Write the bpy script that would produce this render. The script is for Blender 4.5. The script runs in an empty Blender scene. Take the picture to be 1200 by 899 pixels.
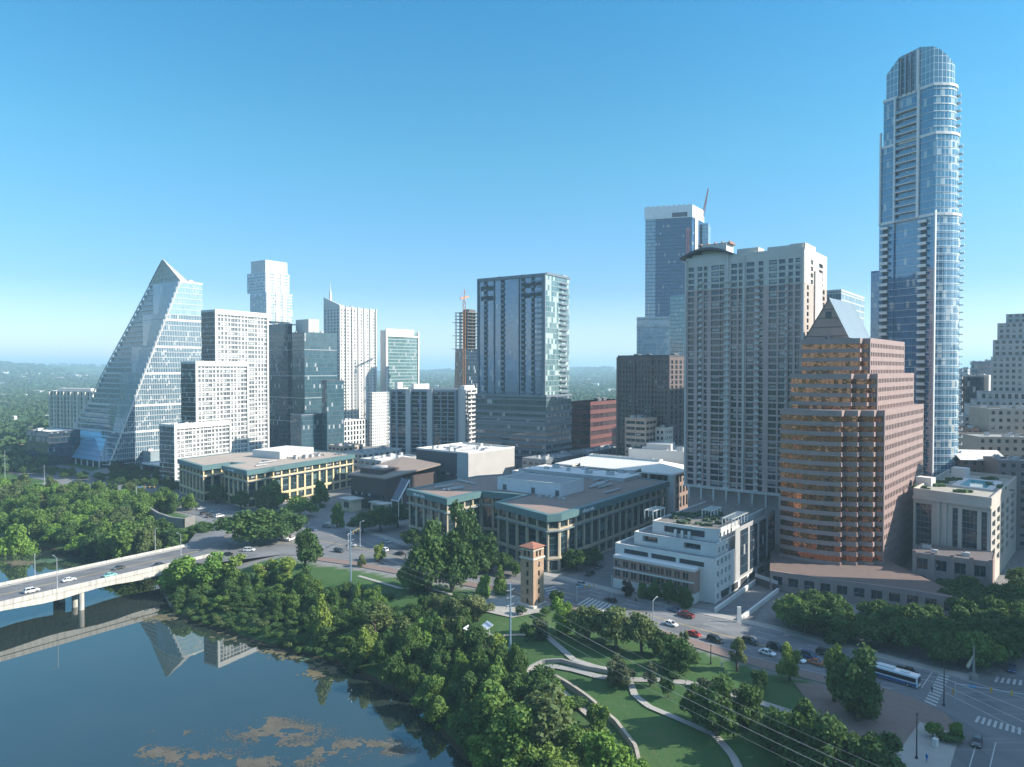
import bpy, math, random
import numpy as np
from math import sin, cos, tan, atan, atan2, radians, sqrt, pi, floor
from mathutils import Vector, Matrix

random.seed(7); RNG = np.random.default_rng(7)
SC = bpy.context.scene
COL = SC.collection

# ------------------------------------------------------------------ camera
F, CX, CY, CAMZ, HOR = 833.0, 600.0, 449.5, 80.0, 433.0      # focal length in photo pixels, centre, eye height, horizon row
PITCH = atan((CY - HOR) / F)
cam = bpy.data.cameras.new('camera'); cam_o = bpy.data.objects.new('camera', cam); COL.objects.link(cam_o)
cam.sensor_fit = 'HORIZONTAL'; cam.sensor_width = 36.0; cam.lens = 36.0 * F / 1200.0
cam.clip_start = 0.5; cam.clip_end = 60000
cam_o.location = (0, 0, CAMZ); cam_o.rotation_euler = (pi / 2 - PITCH, 0, 0)
SC.camera = cam_o

# ------------------------------------------------------------------ sky, sun, exposure
SUN_AZ, SUN_EL = radians(98), radians(32)          # azimuth from the view axis towards the right
world = bpy.data.worlds.new('World'); SC.world = world; world.use_nodes = True
wn = world.node_tree.nodes; wl = world.node_tree.links
bg = wn['Background']
sky = wn.new('ShaderNodeTexSky'); sky.sky_type = 'NISHITA'; sky.sun_disc = False
sky.sun_elevation = SUN_EL; sky.sun_rotation = SUN_AZ
sky.altitude = 150; sky.air_density = 1.0; sky.dust_density = 0.3; sky.ozone_density = 1.0
tint = wn.new('ShaderNodeMix'); tint.data_type = 'RGBA'; tint.blend_type = 'MULTIPLY'; tint.inputs[0].default_value = 1.0
tco = wn.new('ShaderNodeTexCoord'); sx_ = wn.new('ShaderNodeSeparateXYZ'); wl.new(tco.outputs['Generated'], sx_.inputs[0])
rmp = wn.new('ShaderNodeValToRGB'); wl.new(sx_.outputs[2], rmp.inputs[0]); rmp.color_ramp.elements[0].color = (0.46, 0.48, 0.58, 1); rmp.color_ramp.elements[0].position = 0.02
rmp.color_ramp.elements[1].color = (1.25, 1.25, 1.15, 1); rmp.color_ramp.elements[1].position = 0.75  # sky above the frame raised beyond natural brightness to lift the fill light
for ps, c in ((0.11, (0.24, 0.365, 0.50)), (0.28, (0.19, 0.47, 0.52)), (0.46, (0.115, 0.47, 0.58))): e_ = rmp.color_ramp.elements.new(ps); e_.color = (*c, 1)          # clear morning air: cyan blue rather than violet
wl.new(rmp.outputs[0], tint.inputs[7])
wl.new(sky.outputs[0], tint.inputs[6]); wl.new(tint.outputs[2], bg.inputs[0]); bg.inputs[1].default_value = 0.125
sun = bpy.data.lights.new('sun', 'SUN'); sun.energy = 3.5; sun.angle = radians(0.5); sun.color = (1.0, 0.92, 0.80)
sun_o = bpy.data.objects.new('sun', sun); COL.objects.link(sun_o)
sdir = Vector((sin(SUN_AZ) * cos(SUN_EL), cos(SUN_AZ) * cos(SUN_EL), sin(SUN_EL)))
sun_o.rotation_euler = sdir.to_track_quat('Z', 'Y').to_euler(); sun_o.location = (300, -50, 300)
SC.view_settings.view_transform = 'Standard'; SC.view_settings.look = 'None'
SC.view_settings.gamma = 1.0; SC.view_settings.use_curve_mapping = False
SC.view_settings.exposure = 1.56
SC.render.engine = 'CYCLES'
cy = SC.cycles
cy.use_denoising = True
try: cy.denoiser = 'OPENIMAGEDENOISE'
except Exception: pass
cy.max_bounces = 6; cy.diffuse_bounces = 2; cy.glossy_bounces = 4; cy.transmission_bounces = 4
cy.transparent_max_bounces = 8; cy.volume_bounces = 0; cy.caustics_reflective = False; cy.caustics_refractive = False
cy.sample_clamp_indirect = 6.0

# ------------------------------------------------------------------ photo geometry -> world
_cp, _sp = cos(PITCH), sin(PITCH)
def ray(px, py):
    a, b = (px - CX) / F, (CY - py) / F
    return a, _cp + b * _sp, -_sp + b * _cp
def at(px, py, D):
    d = ray(px, py); t = D / d[1]
    return Vector((d[0] * t, D, CAMZ + d[2] * t))
def zat(py, D): return at(600, py, D).z
def gp(px, py, z=0.0):
    d = ray(px, py); t = (z - CAMZ) / d[2]
    return Vector((d[0] * t, d[1] * t, z))
def dp(px, D): return Vector(((px - CX) / F * D, D))
def ax(th):
    t = radians(th); return Vector((sin(t), cos(t))), Vector((-cos(t), sin(t)))
def hit(px, P, d):
    k = (px - CX) / F; t = (k * P.y - P.x) / (d.x - k * d.y)
    return P + d * t
def cbox(pl, pc, pr, D, th, depth_l=None, depth_r=None):
    """footprint of a block from its near corner: C (near), R (along the right face), B, L (along the left face)"""
    u, v = ax(th); C = dp(pc, D)
    L = hit(pl, C, v) if depth_l is None else C + v * depth_l
    R = hit(pr, C, u) if depth_r is None else C + u * depth_r
    return [C, R, R + L - C, L]
def offset(poly, d):
    n = len(poly); out = []
    for i in range(n):
        a, b, c = poly[i - 1], poly[i], poly[(i + 1) % n]
        e1 = (b - a).normalized(); e2 = (c - b).normalized()
        n1 = Vector((e1.y, -e1.x)); n2 = Vector((e2.y, -e2.x))
        m = n1 + n2; k = m.dot(n1)
        out.append(b + m * (d / max(k, 0.25)))
    return out
def area(poly): return 0.5 * sum(poly[i - 1].x * poly[i].y - poly[i].x * poly[i - 1].y for i in range(len(poly)))
def V2(*pts): return [Vector(p[:2]) for p in pts]
def inside(p, poly):
    r = False; n = len(poly)
    for i in range(n):
        a, b = poly[i - 1], poly[i]
        if (a.y > p.y) != (b.y > p.y) and p.x < (b.x - a.x) * (p.y - a.y) / (b.y - a.y) + a.x: r = not r
    return r

# ------------------------------------------------------------------ mesh builder
class MB:
    def __init__(s): s.v = []; s.f = []; s.uv = []; s.mi = []; s.d = {}
    def vi(s, p):
        k = (round(p[0], 3), round(p[1], 3), round(p[2], 3))
        i = s.d.get(k)
        if i is None: i = s.d[k] = len(s.v); s.v.append(k)
        return i
    def face(s, pts, mi=0, uv=None):
        ids = [s.vi(p) for p in pts]
        if len(set(ids)) < 3: return
        if len(set(ids)) < len(ids):
            q = []; qu = []
            for j, i in enumerate(ids):
                if i not in q: q.append(i); qu.append(uv[j] if uv else None)
            ids = q; uv = qu if uv else None
        s.f.append(ids); s.mi.append(mi)
        s.uv.append(uv if uv else [(p[0], p[1]) for p in (s.v[i] for i in ids)])
    def quad(s, a, b, z0, z1, mi=0, u0=0.0):
        L = (Vector(b[:2]) - Vector(a[:2])).length
        s.face([(a[0], a[1], z0), (b[0], b[1], z0), (b[0], b[1], z1), (a[0], a[1], z1)], mi, [(u0, z0), (u0 + L, z0), (u0 + L, z1), (u0, z1)])
    def prism(s, poly, z0, z1, mi=0, top=True, bot=False, mtop=None, walls=True):
        u = 0.0; n = len(poly)
        if walls:
            for i in range(n):
                a, b = poly[i], poly[(i + 1) % n]
                s.quad(a, b, z0, z1, mi, u); u += (b - a).length
        if top: s.face([(p.x, p.y, z1) for p in poly], mi if mtop is None else mtop)
        if bot: s.face([(p.x, p.y, z0) for p in reversed(poly)], mi)
    def ring(s, po, pi_, z0, z1, mi=0):
        n = len(po)
        for i in range(n):
            j = (i + 1) % n
            s.quad(po[i], po[j], z0, z1, mi); s.quad(pi_[j], pi_[i], z0, z1, mi)
            s.face([(po[i].x, po[i].y, z1), (po[j].x, po[j].y, z1), (pi_[j].x, pi_[j].y, z1), (pi_[i].x, pi_[i].y, z1)], mi)
            s.face([(po[j].x, po[j].y, z0), (po[i].x, po[i].y, z0), (pi_[i].x, pi_[i].y, z0), (pi_[j].x, pi_[j].y, z0)], mi)
    def box(s, c, sx, sy, sz, ang=0.0, mi=0, bot=True):
        """box whose base centre is c"""
        ca, sa = cos(ang), sin(ang)
        P = [Vector((c[0] + x * ca - y * sa, c[1] + x * sa + y * ca)) for x, y in ((-sx/2, -sy/2), (sx/2, -sy/2), (sx/2, sy/2), (-sx/2, sy/2))]
        s.prism(P, c[2], c[2] + sz, mi, bot=bot)
    def tube(s, p, q, r, n=6, r2=None, mi=0, cap=True):
        p, q = Vector(p), Vector(q); r2 = r if r2 is None else r2
        d = (q - p).normalized(); a = d.orthogonal().normalized(); b = d.cross(a)
        A = [p + (a * cos(2*pi*k/n) + b * sin(2*pi*k/n)) * r for k in range(n)]
        B = [q + (a * cos(2*pi*k/n) + b * sin(2*pi*k/n)) * r2 for k in range(n)]
        for k in range(n): s.face([A[k], A[(k+1) % n], B[(k+1) % n], B[k]], mi)
        if cap: s.face(A[::-1], mi); s.face(B, mi)
    def bar(s, p, q, w, h=None, mi=0):
        s.tube(p, q, w * 0.7, 4, mi=mi)
    def mesh(s, name, mats, smooth=False):
        me = bpy.data.meshes.new(name)
        me.from_pydata(s.v, [], s.f)
        for m in (mats if isinstance(mats, (list, tuple)) else [mats]): me.materials.append(m)
        if len(s.f):
            me.polygons.foreach_set('material_index', s.mi)
            lay = me.uv_layers.new(name='UVMap')
            flat = [c for u in s.uv for p in u for c in p]
            if len(flat) == 2 * len(me.loops): lay.data.foreach_set('uv', flat)
        if smooth: me.polygons.foreach_set('use_smooth', [True] * len(me.polygons))
        me.update()
        return me
    def build(s, name, mats, root=None, smooth=False):
        if not s.f: return None
        return put(name, s.mesh(name, mats, smooth), root)

def put(name, me, root=None, mw=None):
    o = bpy.data.objects.new(name, me); COL.objects.link(o)
    if root is not None:
        o.parent = root
        if root.get('world'): o.matrix_parent_inverse = Matrix.Translation(-root.location)
    if mw is not None: o.matrix_basis = mw
    return o
LABELS = {}
def tag(o, label=None, cat=None, group=None, kind=None):
    if label: o['label'] = label
    if cat: o['category'] = cat
    if group: o['group'] = group
    if kind: o['kind'] = kind
    return o
def thing(name, label, cat, loc, group=None, rotz=0.0, w=True):
    """an Empty at the thing's base; with w the parts are given in world coordinates"""
    o = bpy.data.objects.new(name, None); COL.objects.link(o)
    o.empty_display_size = 0.5
    o.location = loc; o.rotation_euler = (0, 0, rotz)
    if w: o['world'] = 1
    return tag(o, label, cat, group)
def bthing(name, label, cat, poly, z=0.0, group=None):
    c = sum((Vector(p[:2]) for p in poly), Vector((0, 0))) / len(poly)
    return thing(name, label, cat, (c.x, c.y, z), group)

def many(name, root, items, cap=100):
    """items: (mesh, world matrix, size). The ones that show largest become parts of their own, the rest one part of kind stuff."""
    cp = Vector((0, 0, CAMZ))
    items = sorted(items, key=lambda t: -t[2] / max((t[1].translation - cp).length_squared, 1))
    for me, mw, s in items[:cap]: put(name, me, root, mw)
    rest = items[cap:]
    if rest:
        vs, fs, uvs, mis, mats, base = [], [], [], [], [], 0
        for k, (me, mw, s) in enumerate(rest):
            if not mats: mats = list(me.materials)
            vs += [tuple(mw @ v.co) for v in me.vertices]
            fs += [[i + base for i in p.vertices] for p in me.polygons]
            mis += [p.material_index for p in me.polygons]
            uvs += [c + 3.0 * (k + 1) if False else c for d in me.uv_layers[0].data for c in d.uv]
            base += len(me.vertices)
        m2 = bpy.data.meshes.new(name); m2.from_pydata(vs, [], fs)
        for m in mats: m2.materials.append(m)
        m2.polygons.foreach_set('material_index', mis)
        m2.uv_layers.new(name='UVMap').data.foreach_set('uv', uvs)
        m2.update()
        o = put(name, m2, root); o['kind'] = 'stuff'

# ------------------------------------------------------------------ materials
class NT:
    def __init__(s, name):
        s.m = bpy.data.materials.new(name); s.m.use_nodes = True
        s.t = s.m.node_tree; s.b = s.t.nodes['Principled BSDF']; s.out = s.t.nodes['Material Output']
    def n(s, typ, **kw):
        x = s.t.nodes.new('ShaderNode' + typ)
        for k, v in kw.items(): setattr(x, k, v)
        return x
    def l(s, a, b): s.t.links.new(a, b)
    def sv(s, sock, v):
        if isinstance(v, bpy.types.NodeSocket): s.l(v, sock)
        else: sock.default_value = v
    def m_(s, op, a, b=None, c=None):
        x = s.n('Math', operation=op)
        for i, v in enumerate((a, b, c)):
            if v is not None: s.sv(x.inputs[i], v)
        return x.outputs[0]
    def mix(s, f, a, b):
        x = s.n('Mix', data_type='RGBA'); s.sv(x.inputs[0], f)
        for i, v in ((6, a), (7, b)): s.sv(x.inputs[i], v if isinstance(v, bpy.types.NodeSocket) else (*v[:3], 1.0))
        return x.outputs[2]
    def mixf(s, f, a, b):
        x = s.n('Mix', data_type='FLOAT'); s.sv(x.inputs[0], f); s.sv(x.inputs[2], a); s.sv(x.inputs[3], b)
        return x.outputs[0]
    def noise(s, scale, detail=4.0, rough=0.55, vec=None, dim='3D'):
        x = s.n('TexNoise', noise_dimensions=dim)
        x.inputs['Scale'].default_value = scale; x.inputs['Detail'].default_value = detail; x.inputs['Roughness'].default_value = rough
        if vec is not None: s.l(vec, x.inputs['Vector'])
        return x.outputs['Fac']
    def pos(s): return s.n('NewGeometry').outputs['Position']
    def ramp(s, f, stops):
        x = s.n('ValToRGB'); s.l(f, x.inputs[0]); e = x.color_ramp.elements
        while len(e) < len(stops): e.new(0.5)
        for i, (p, c) in enumerate(stops): e[i].position = p; e[i].color = (*c[:3], 1.0) if len(c) < 4 else c
        return x.outputs[0]
    def uv(s):
        x = s.n('UVMap'); y = s.n('SeparateXYZ'); s.l(x.outputs[0], y.inputs[0]); return y.outputs[0], y.outputs[1]
    def bump(s, h, strength=0.3, dist=0.1):
        x = s.n('Bump'); x.inputs['Strength'].default_value = strength; x.inputs['Distance'].default_value = dist
        s.l(h, x.inputs['Height']); s.l(x.outputs[0], s.b.inputs['Normal'])

MATS = {}
def matte(name, col, rough=0.8, var=0.12, scale=0.25, metal=0.0, spec=0.4, grain=0.0):
    if name in MATS: return MATS[name]
    t = NT(name); p = t.pos()
    f = t.noise(scale, 6, 0.65, p)
    g = t.ramp(f, [(0.25, [c * (1 - var) for c in col]), (0.5, col), (0.78, [min(1, c * (1 + var)) for c in col])])
    if grain:
        f2 = t.noise(grain, 2, 0.5, p); g = t.mix(t.m_('MULTIPLY', f2, 0.45), g, [c * 0.55 for c in col])
    t.l(g, t.b.inputs['Base Color'])
    t.b.inputs['Roughness'].default_value = rough; t.b.inputs['Metallic'].default_value = metal
    t.b.inputs['Specular IOR Level'].default_value = spec
    MATS[name] = t.m; return t.m

def curtain(name, tint, tint2, frame, pw=1.5, ph=4.0, lw=0.10, lh=0.14, span=0.0, span_col=None, blind=0.06, ior=2.0, rough=0.04, wob=0.012, blind_col=(0.30, 0.32, 0.33), big=0):
    """glass skin in metres of UV: panes pw x ph with mullions, each pane a little different in tilt and tint, some with blinds"""
    if name in MATS: return MATS[name]
    t = NT(name); u, v = t.uv()
    cu, cv = t.m_('DIVIDE', u, pw), t.m_('DIVIDE', v, ph)
    fu, fv = t.m_('FRACT', cu), t.m_('FRACT', cv)
    cmb = t.n('CombineXYZ'); t.l(t.m_('FLOOR', cu), cmb.inputs[0]); t.l(t.m_('FLOOR', cv), cmb.inputs[1])
    wn_ = t.n('TexWhiteNoise', noise_dimensions='3D'); t.l(cmb.outputs[0], wn_.inputs['Vector'])
    r = wn_.outputs['Value']
    line = t.m_('MAXIMUM', t.m_('LESS_THAN', fu, lw / pw), t.m_('LESS_THAN', fv, lh / ph))
    c = t.mix(r, tint, tint2)
    c = t.mix(t.m_('GREATER_THAN', r, 1.0 - blind), c, blind_col)
    rg = t.mixf(t.m_('GREATER_THAN', r, 1.0 - blind), rough, rough + 0.12)
    if span:
        sp = t.m_('LESS_THAN', fv, span); c = t.mix(sp, c, span_col or frame); rg = t.mixf(sp, rg, 0.35)
    c = t.mix(line, c, frame)
    t.l(c, t.b.inputs['Base Color'])
    t.l(t.mixf(line, rg, 0.45), t.b.inputs['Roughness'])
    t.l(t.mixf(line, ior, 1.45), t.b.inputs['IOR'])
    g = t.n('NewGeometry'); sub = t.n('VectorMath', operation='SUBTRACT'); t.l(wn_.outputs['Color'], sub.inputs[0]); sub.inputs[1].default_value = (0.5, 0.5, 0.5)
    sc = t.n('VectorMath', operation='SCALE'); t.l(sub.outputs[0], sc.inputs[0]); sc.inputs['Scale'].default_value = wob * 2
    # slow warp inside the pane
    nz = t.n('TexNoise'); nz.inputs['Scale'].default_value = 0.35; nz.inputs['Detail'].default_value = 1.0; t.l(g.outputs['Position'], nz.inputs['Vector'])
    s2 = t.n('VectorMath', operation='SUBTRACT'); t.l(nz.outputs['Color'], s2.inputs[0]); s2.inputs[1].default_value = (0.5, 0.5, 0.5)
    s3 = t.n('VectorMath', operation='SCALE'); t.l(s2.outputs[0], s3.inputs[0]); s3.inputs['Scale'].default_value = wob * 2.5
    ad = t.n('VectorMath', operation='ADD'); t.l(g.outputs['Normal'], ad.inputs[0]); t.l(sc.outputs[0], ad.inputs[1])
    a2 = t.n('VectorMath', operation='ADD'); t.l(ad.outputs[0], a2.inputs[0]); t.l(s3.outputs[0], a2.inputs[1])
    nm = t.n('VectorMath', operation='NORMALIZE'); t.l(a2.outputs[0], nm.inputs[0]); t.l(nm.outputs[0], t.b.inputs['Normal'])
    MATS[name] = t.m; return t.m

def pane(name, tint, tint2, frame, nx=2, ny=1, lw=0.06, ior=1.9, blind=0.2, blind_col=(0.34, 0.35, 0.34), rough=0.05, wob=0.02):
    """one window: UV 0..1, its own mullions, tint and blind from the object's random number and its place"""
    if name in MATS: return MATS[name]
    t = NT(name); u, v = t.uv()
    fu = t.m_('FRACT', t.m_('MULTIPLY', u, nx)); fv = t.m_('FRACT', t.m_('MULTIPLY', v, ny))
    oi = t.n('ObjectInfo'); g = t.n('NewGeometry')
    sn = t.n('VectorMath', operation='SNAP'); t.l(g.outputs['Position'], sn.inputs[0]); sn.inputs[1].default_value = (4.1, 4.1, 3.3)
    wn_ = t.n('TexWhiteNoise', noise_dimensions='4D'); t.l(sn.outputs[0], wn_.inputs['Vector']); t.l(oi.outputs['Random'], wn_.inputs['W'])
    r = wn_.outputs['Value']
    edge = lambda f, n, w: t.m_('MAXIMUM', t.m_('LESS_THAN', f, w * n), t.m_('GREATER_THAN', f, 1 - w * n))
    line = t.m_('MAXIMUM', edge(fu, nx, lw / 2), edge(fv, ny, lw / 2))
    c = t.mix(r, tint, tint2)
    isb = t.m_('MULTIPLY', t.m_('GREATER_THAN', r, 1 - blind), t.m_('GREATER_THAN', v, t.m_('MULTIPLY', wn_.outputs['Color'], 0.8) if False else 0.35))
    c = t.mix(isb, c, blind_col); c = t.mix(line, c, frame)
    t.l(c, t.b.inputs['Base Color']); t.l(t.mixf(line, rough, 0.5), t.b.inputs['Roughness']); t.l(t.mixf(line, ior, 1.45), t.b.inputs['IOR'])
    sub = t.n('VectorMath', operation='SUBTRACT'); t.l(wn_.outputs['Color'], sub.inputs[0]); sub.inputs[1].default_value = (0.5, 0.5, 0.5)
    sc = t.n('VectorMath', operation='SCALE'); t.l(sub.outputs[0], sc.inputs[0]); sc.inputs['Scale'].default_value = wob
    ad = t.n('VectorMath', operation='ADD'); t.l(g.outputs['Normal'], ad.inputs[0]); t.l(sc.outputs[0], ad.inputs[1])
    nm = t.n('VectorMath', operation='NORMALIZE'); t.l(ad.outputs[0], nm.inputs[0]); t.l(nm.outputs[0], t.b.inputs['Normal'])
    MATS[name] = t.m; return t.m

def facade(name, wall, glass, pw, ph, wf=0.6, hf=0.55, ior=1.9, off=(0.0, 0.0), wall2=None):
    """far facade: punched windows with a dark pane, in metres of UV"""
    if name in MATS: return MATS[name]
    t = NT(name); u, v = t.uv()
    cu, cv = t.m_('DIVIDE', t.m_('ADD', u, off[0]), pw), t.m_('DIVIDE', t.m_('ADD', v, off[1]), ph)
    fu, fv = t.m_('FRACT', cu), t.m_('FRACT', cv)
    cmb = t.n('CombineXYZ'); t.l(t.m_('FLOOR', cu), cmb.inputs[0]); t.l(t.m_('FLOOR', cv), cmb.inputs[1])
    wn_ = t.n('TexWhiteNoise', noise_dimensions='3D'); t.l(cmb.outputs[0], wn_.inputs['Vector']); r = wn_.outputs['Value']
    inx = t.m_('MULTIPLY', t.m_('GREATER_THAN', fu, (1 - wf) / 2), t.m_('LESS_THAN', fu, (1 + wf) / 2))
    iny = t.m_('MULTIPLY', t.m_('GREATER_THAN', fv, (1 - hf) / 2), t.m_('LESS_THAN', fv, (1 + hf) / 2))
    w = t.m_('MULTIPLY', inx, iny)
    g = t.mix(r, [c * 0.5 for c in glass], [min(1, c * 1.7) for c in glass])
    wc = t.mix(t.noise(0.08, 4, 0.6, t.pos()), [c * 0.85 for c in wall], wall2 or wall)
    t.l(t.mix(w, wc, g), t.b.inputs['Base Color'])
    t.l(t.mixf(w, 0.8, 0.07), t.b.inputs['Roughness']); t.l(t.mixf(w, 1.45, ior), t.b.inputs['IOR'])
    t.bump(t.m_('SUBTRACT', 1.0, w), 0.9, 0.35)
    MATS[name] = t.m; return t.m
# ------------------------------------------------------------------ terrain
NORTH = [(420, -165), (120, 48), (60, 100), (20, 132), (-12, 160), (-26, 187), (-50, 210), (-84, 229), (-122, 254), (-146, 290), (-172, 326), (-200, 338), (-236, 352), (-300, 392), (-420, 470), (-700, 640), (-1500, 900)]
SOUTH = [(-1500, 560), (-700, 300), (-420, 130), (-200, -20), (0, -110), (200, -250), (420, -420)]
RIVER = np.array(NORTH + SOUTH, float)
def seg_dist(x, y, pts):
    d = np.full(x.shape, 1e9)
    for (ax_, ay), (bx, by) in zip(pts[:-1], pts[1:]):
        ex, ey = bx - ax_, by - ay; t = np.clip(((x - ax_) * ex + (y - ay) * ey) / (ex * ex + ey * ey), 0, 1)
        d = np.minimum(d, np.hypot(x - ax_ - t * ex, y - ay - t * ey))
    return d
def in_poly(x, y, P):
    r = np.zeros(x.shape, bool); n = len(P)
    for i in range(n):
        x1, y1 = P[i - 1]; x2, y2 = P[i]
        if y1 == y2: continue
        c = ((y1 > y) != (y2 > y)) & (x < (x2 - x1) * (y - y1) / (y2 - y1) + x1); r ^= c
    return r
def H(x, y):
    x = np.asarray(x, float); y = np.asarray(y, float)
    dn = seg_dist(x, y, NORTH); ds = seg_dist(x, y, SOUTH); d = np.minimum(dn, ds)
    wet = in_poly(x, y, RIVER)
    s = np.clip(d / 9.0, 0, 1); s2 = np.clip((d - 6) / 44.0, 0, 1)
    land = -9.3 + 3.6 * s + 5.6 * (s2 * s2 * (3 - 2 * s2)) + 0.35 * np.sin(x * .21 + 1) * np.sin(y * .17) * s * (1 - s2)
    z = np.where(wet, -9.3 - np.clip(d * 0.3, 0, 4), land)
    r = np.hypot(x, y)
    hill = np.clip((r - 2600) / 4200, 0, 1)
    a = np.arctan2(x, y)
    lump = 44 + 26 * np.sin(a * 9 + 1.1) + 18 * np.sin(a * 23 + r * .0007) + 9 * np.sin(a * 61 + r * .0016 + 2) + 5 * np.sin(a * 140 + r * .003)
    left = 1 + 0.75 * np.clip((-a - 0.30) / 0.25, 0, 1)
    return z + hill * hill * lump * left * np.where(y > 0, 1, 0.3)
def h1(x, y): return float(H(np.array([x]), np.array([y]))[0])
def gt(px, py):
    z = -3.0
    for _ in range(14):
        p = gp(px, py, z); z = 0.5 * z + 0.5 * h1(p.x, p.y)
    p = gp(px, py, z); return p
def spaced(lo, hi, step, far_lo, far_hi, k=1.16):
    c = list(np.arange(lo, hi + .1, step)); s = step; x = lo
    while x > far_lo: s *= k; x -= s; c.insert(0, x)
    s = step; x = hi
    while x < far_hi: s *= k; x += s; c.append(x)
    return np.array(c)
gx = spaced(-420, 330, 3.0, -24000, 24000); gy = spaced(70, 480, 3.0, -4000, 34000, 1.13)
X, Y = np.meshgrid(gx, gy); Z = H(X, Y)
nx_, ny_ = len(gx), len(gy)
idx = np.arange(nx_ * ny_).reshape(ny_, nx_)
quads = np.stack([idx[:-1, :-1], idx[:-1, 1:], idx[1:, 1:], idx[1:, :-1]], -1).reshape(-1, 4)
def np_mesh(name, co, faces, mats, uv=None, smooth=False):
    """faces: n x k int array"""
    me = bpy.data.meshes.new(name); n, k = faces.shape
    me.vertices.add(len(co)); me.vertices.foreach_set('co', np.asarray(co, np.float32).ravel())
    me.loops.add(n * k); me.loops.foreach_set('vertex_index', faces.astype(np.int32).ravel())
    me.polygons.add(n); me.polygons.foreach_set('loop_start', np.arange(0, n * k, k, dtype=np.int32))
    me.update(calc_edges=True)
    for m in (mats if isinstance(mats, (list, tuple)) else [mats]): me.materials.append(m)
    if smooth: me.polygons.foreach_set('use_smooth', np.ones(n, bool))
    return me

S_CURB = [(1042, 808), (960, 790), (900, 776), (800, 746), (725, 722), (650, 702), (592, 689), (540, 680), (480, 670), (420, 659), (370, 652)]
N_CURB = [(1135, 797), (1060, 780), (1000, 763), (900, 737), (840, 724), (790, 713), (700, 690), (640, 675), (560, 659), (480, 642), (440, 628), (380, 613)]
PARK_EDGE = [(1250, 905), (1120, 899), (1045, 822)] + [(a - 4, b + 9) for a, b in S_CURB[1:]] + [(330, 652), (245, 664), (190, 690)]
park = [tuple(gp(a, b)[:2]) for a, b in PARK_EDGE]
PARK = [(260, 20)] + park + [(-122, 254), (-50, 205), (-12, 150), (60, 80)]
LEFT_PARK = [(-146, 290), (-140, 320), (-150, 352), (-182, 392), (-330, 480), (-600, 640), (-700, 620), (-420, 450), (-236, 340), (-172, 320)]
u_ = np.ones(X.shape)
u_[in_poly(X, Y, PARK)] = 0; u_[in_poly(X, Y, LEFT_PARK)] = 0; u_[in_poly(X, Y, RIVER)] = 0
u_[Y < 40] = 0
rr = np.hypot(X - 60, Y - 600)
u_ = np.where(rr > 720, np.clip(1 - (rr - 720) / 260, 0, 1), u_)
u_ = np.where((X < -330) & (Y < 900), 0, u_)
def ground_mat():
    t = NT('ground'); p = t.pos()
    at_ = t.n('Attribute', attribute_name='urban')
    n1 = t.noise(0.035, 6, .6, p); n2 = t.noise(0.5, 5, .7, p); n3 = t.noise(3.0, 3, .7, p)
    gr = t.ramp(n1, [(0.3, (.034, .078, .026)), (0.5, (.052, .110, .034)), (0.62, (.070, .125, .042)), (0.75, (.115, .130, .060))])
    gr = t.mix(t.m_('MULTIPLY', n3, 0.5), gr, (.030, .066, .024))
    gr = t.mix(t.m_('MULTIPLY', t.m_('GREATER_THAN', n2, 0.61), 0.42), gr, (.125, .115, .065))
    pv = t.ramp(n2, [(0.3, (.14, .142, .145)), (0.6, (.21, .205, .195))])
    # far country: fields and roofs between woods
    vz = t.n('TexVoronoi'); vz.inputs['Scale'].default_value = 0.004; t.l(p, vz.inputs['Vector'])
    dist = t.n('VectorMath', operation='LENGTH'); t.l(p, dist.inputs[0])
    far = t.m_('MULTIPLY', t.m_('GREATER_THAN', dist.outputs['Value'], 1500), t.m_('GREATER_THAN', t.noise(0.0016, 8, .75, p), 0.60))
    gr = t.mix(t.m_('MULTIPLY', far, 0.55), gr, (.17, .16, .12))
    sub = t.n('SeparateXYZ'); t.l(p, sub.inputs[0])
    mud = t.m_('LESS_THAN', t.m_('ADD', sub.outputs[2], t.m_('MULTIPLY', n2, 0.6)), -8.2)
    gr = t.mix(mud, gr, (.045, .040, .026))
    t.l(t.mix(at_.outputs['Fac'], gr, pv), t.b.inputs['Base Color']); t.b.inputs['Roughness'].default_value = 0.95
    t.b.inputs['Specular IOR Level'].default_value = 0.15
    t.bump(t.m_('ADD', n2, n3), 0.5, 0.25)
    return t.m
me = np_mesh('ground', np.stack([X, Y, Z - 0.06], -1).reshape(-1, 3), quads, ground_mat(), smooth=True)
a_ = me.attributes.new('urban', 'FLOAT', 'POINT'); a_.data.foreach_set('value', u_.ravel().astype(np.float32))
tag(put('ground', me), kind='structure')

# ------------------------------------------------------------------ water
def water_mat():
    t = NT('water'); p = t.pos()
    n = t.noise(0.03, 4, .6, p)
    t.l(t.ramp(n, [(0.3, (.016, .026, .024)), (0.7, (.026, .036, .030))]), t.b.inputs['Base Color'])
    t.b.inputs['Roughness'].default_value = 0.015; t.b.inputs['IOR'].default_value = 2.3
    mp = t.n('Mapping'); t.l(p, mp.inputs['Vector']); mp.inputs['Scale'].default_value = (1, .55, 1)
    n2 = t.noise(0.9, 3, .6, mp.outputs[0]); n3 = t.noise(0.12, 2, .5, p)
    t.bump(t.m_('ADD', t.m_('MULTIPLY', n2, 0.12), t.m_('MULTIPLY', n3, 0.4)), 0.07, 0.08)
    return t.m
mb = MB(); R_ = [Vector(p) for p in NORTH + SOUTH]
gw = spaced(-400, 120, 60, -1600, 500, 1.5)
mb.face([(-1600, -500, -9.0), (500, -500, -9.0), (500, 1000, -9.0), (-1600, 1000, -9.0)])
tag(mb.build('water', water_mat()), kind='structure')

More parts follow.
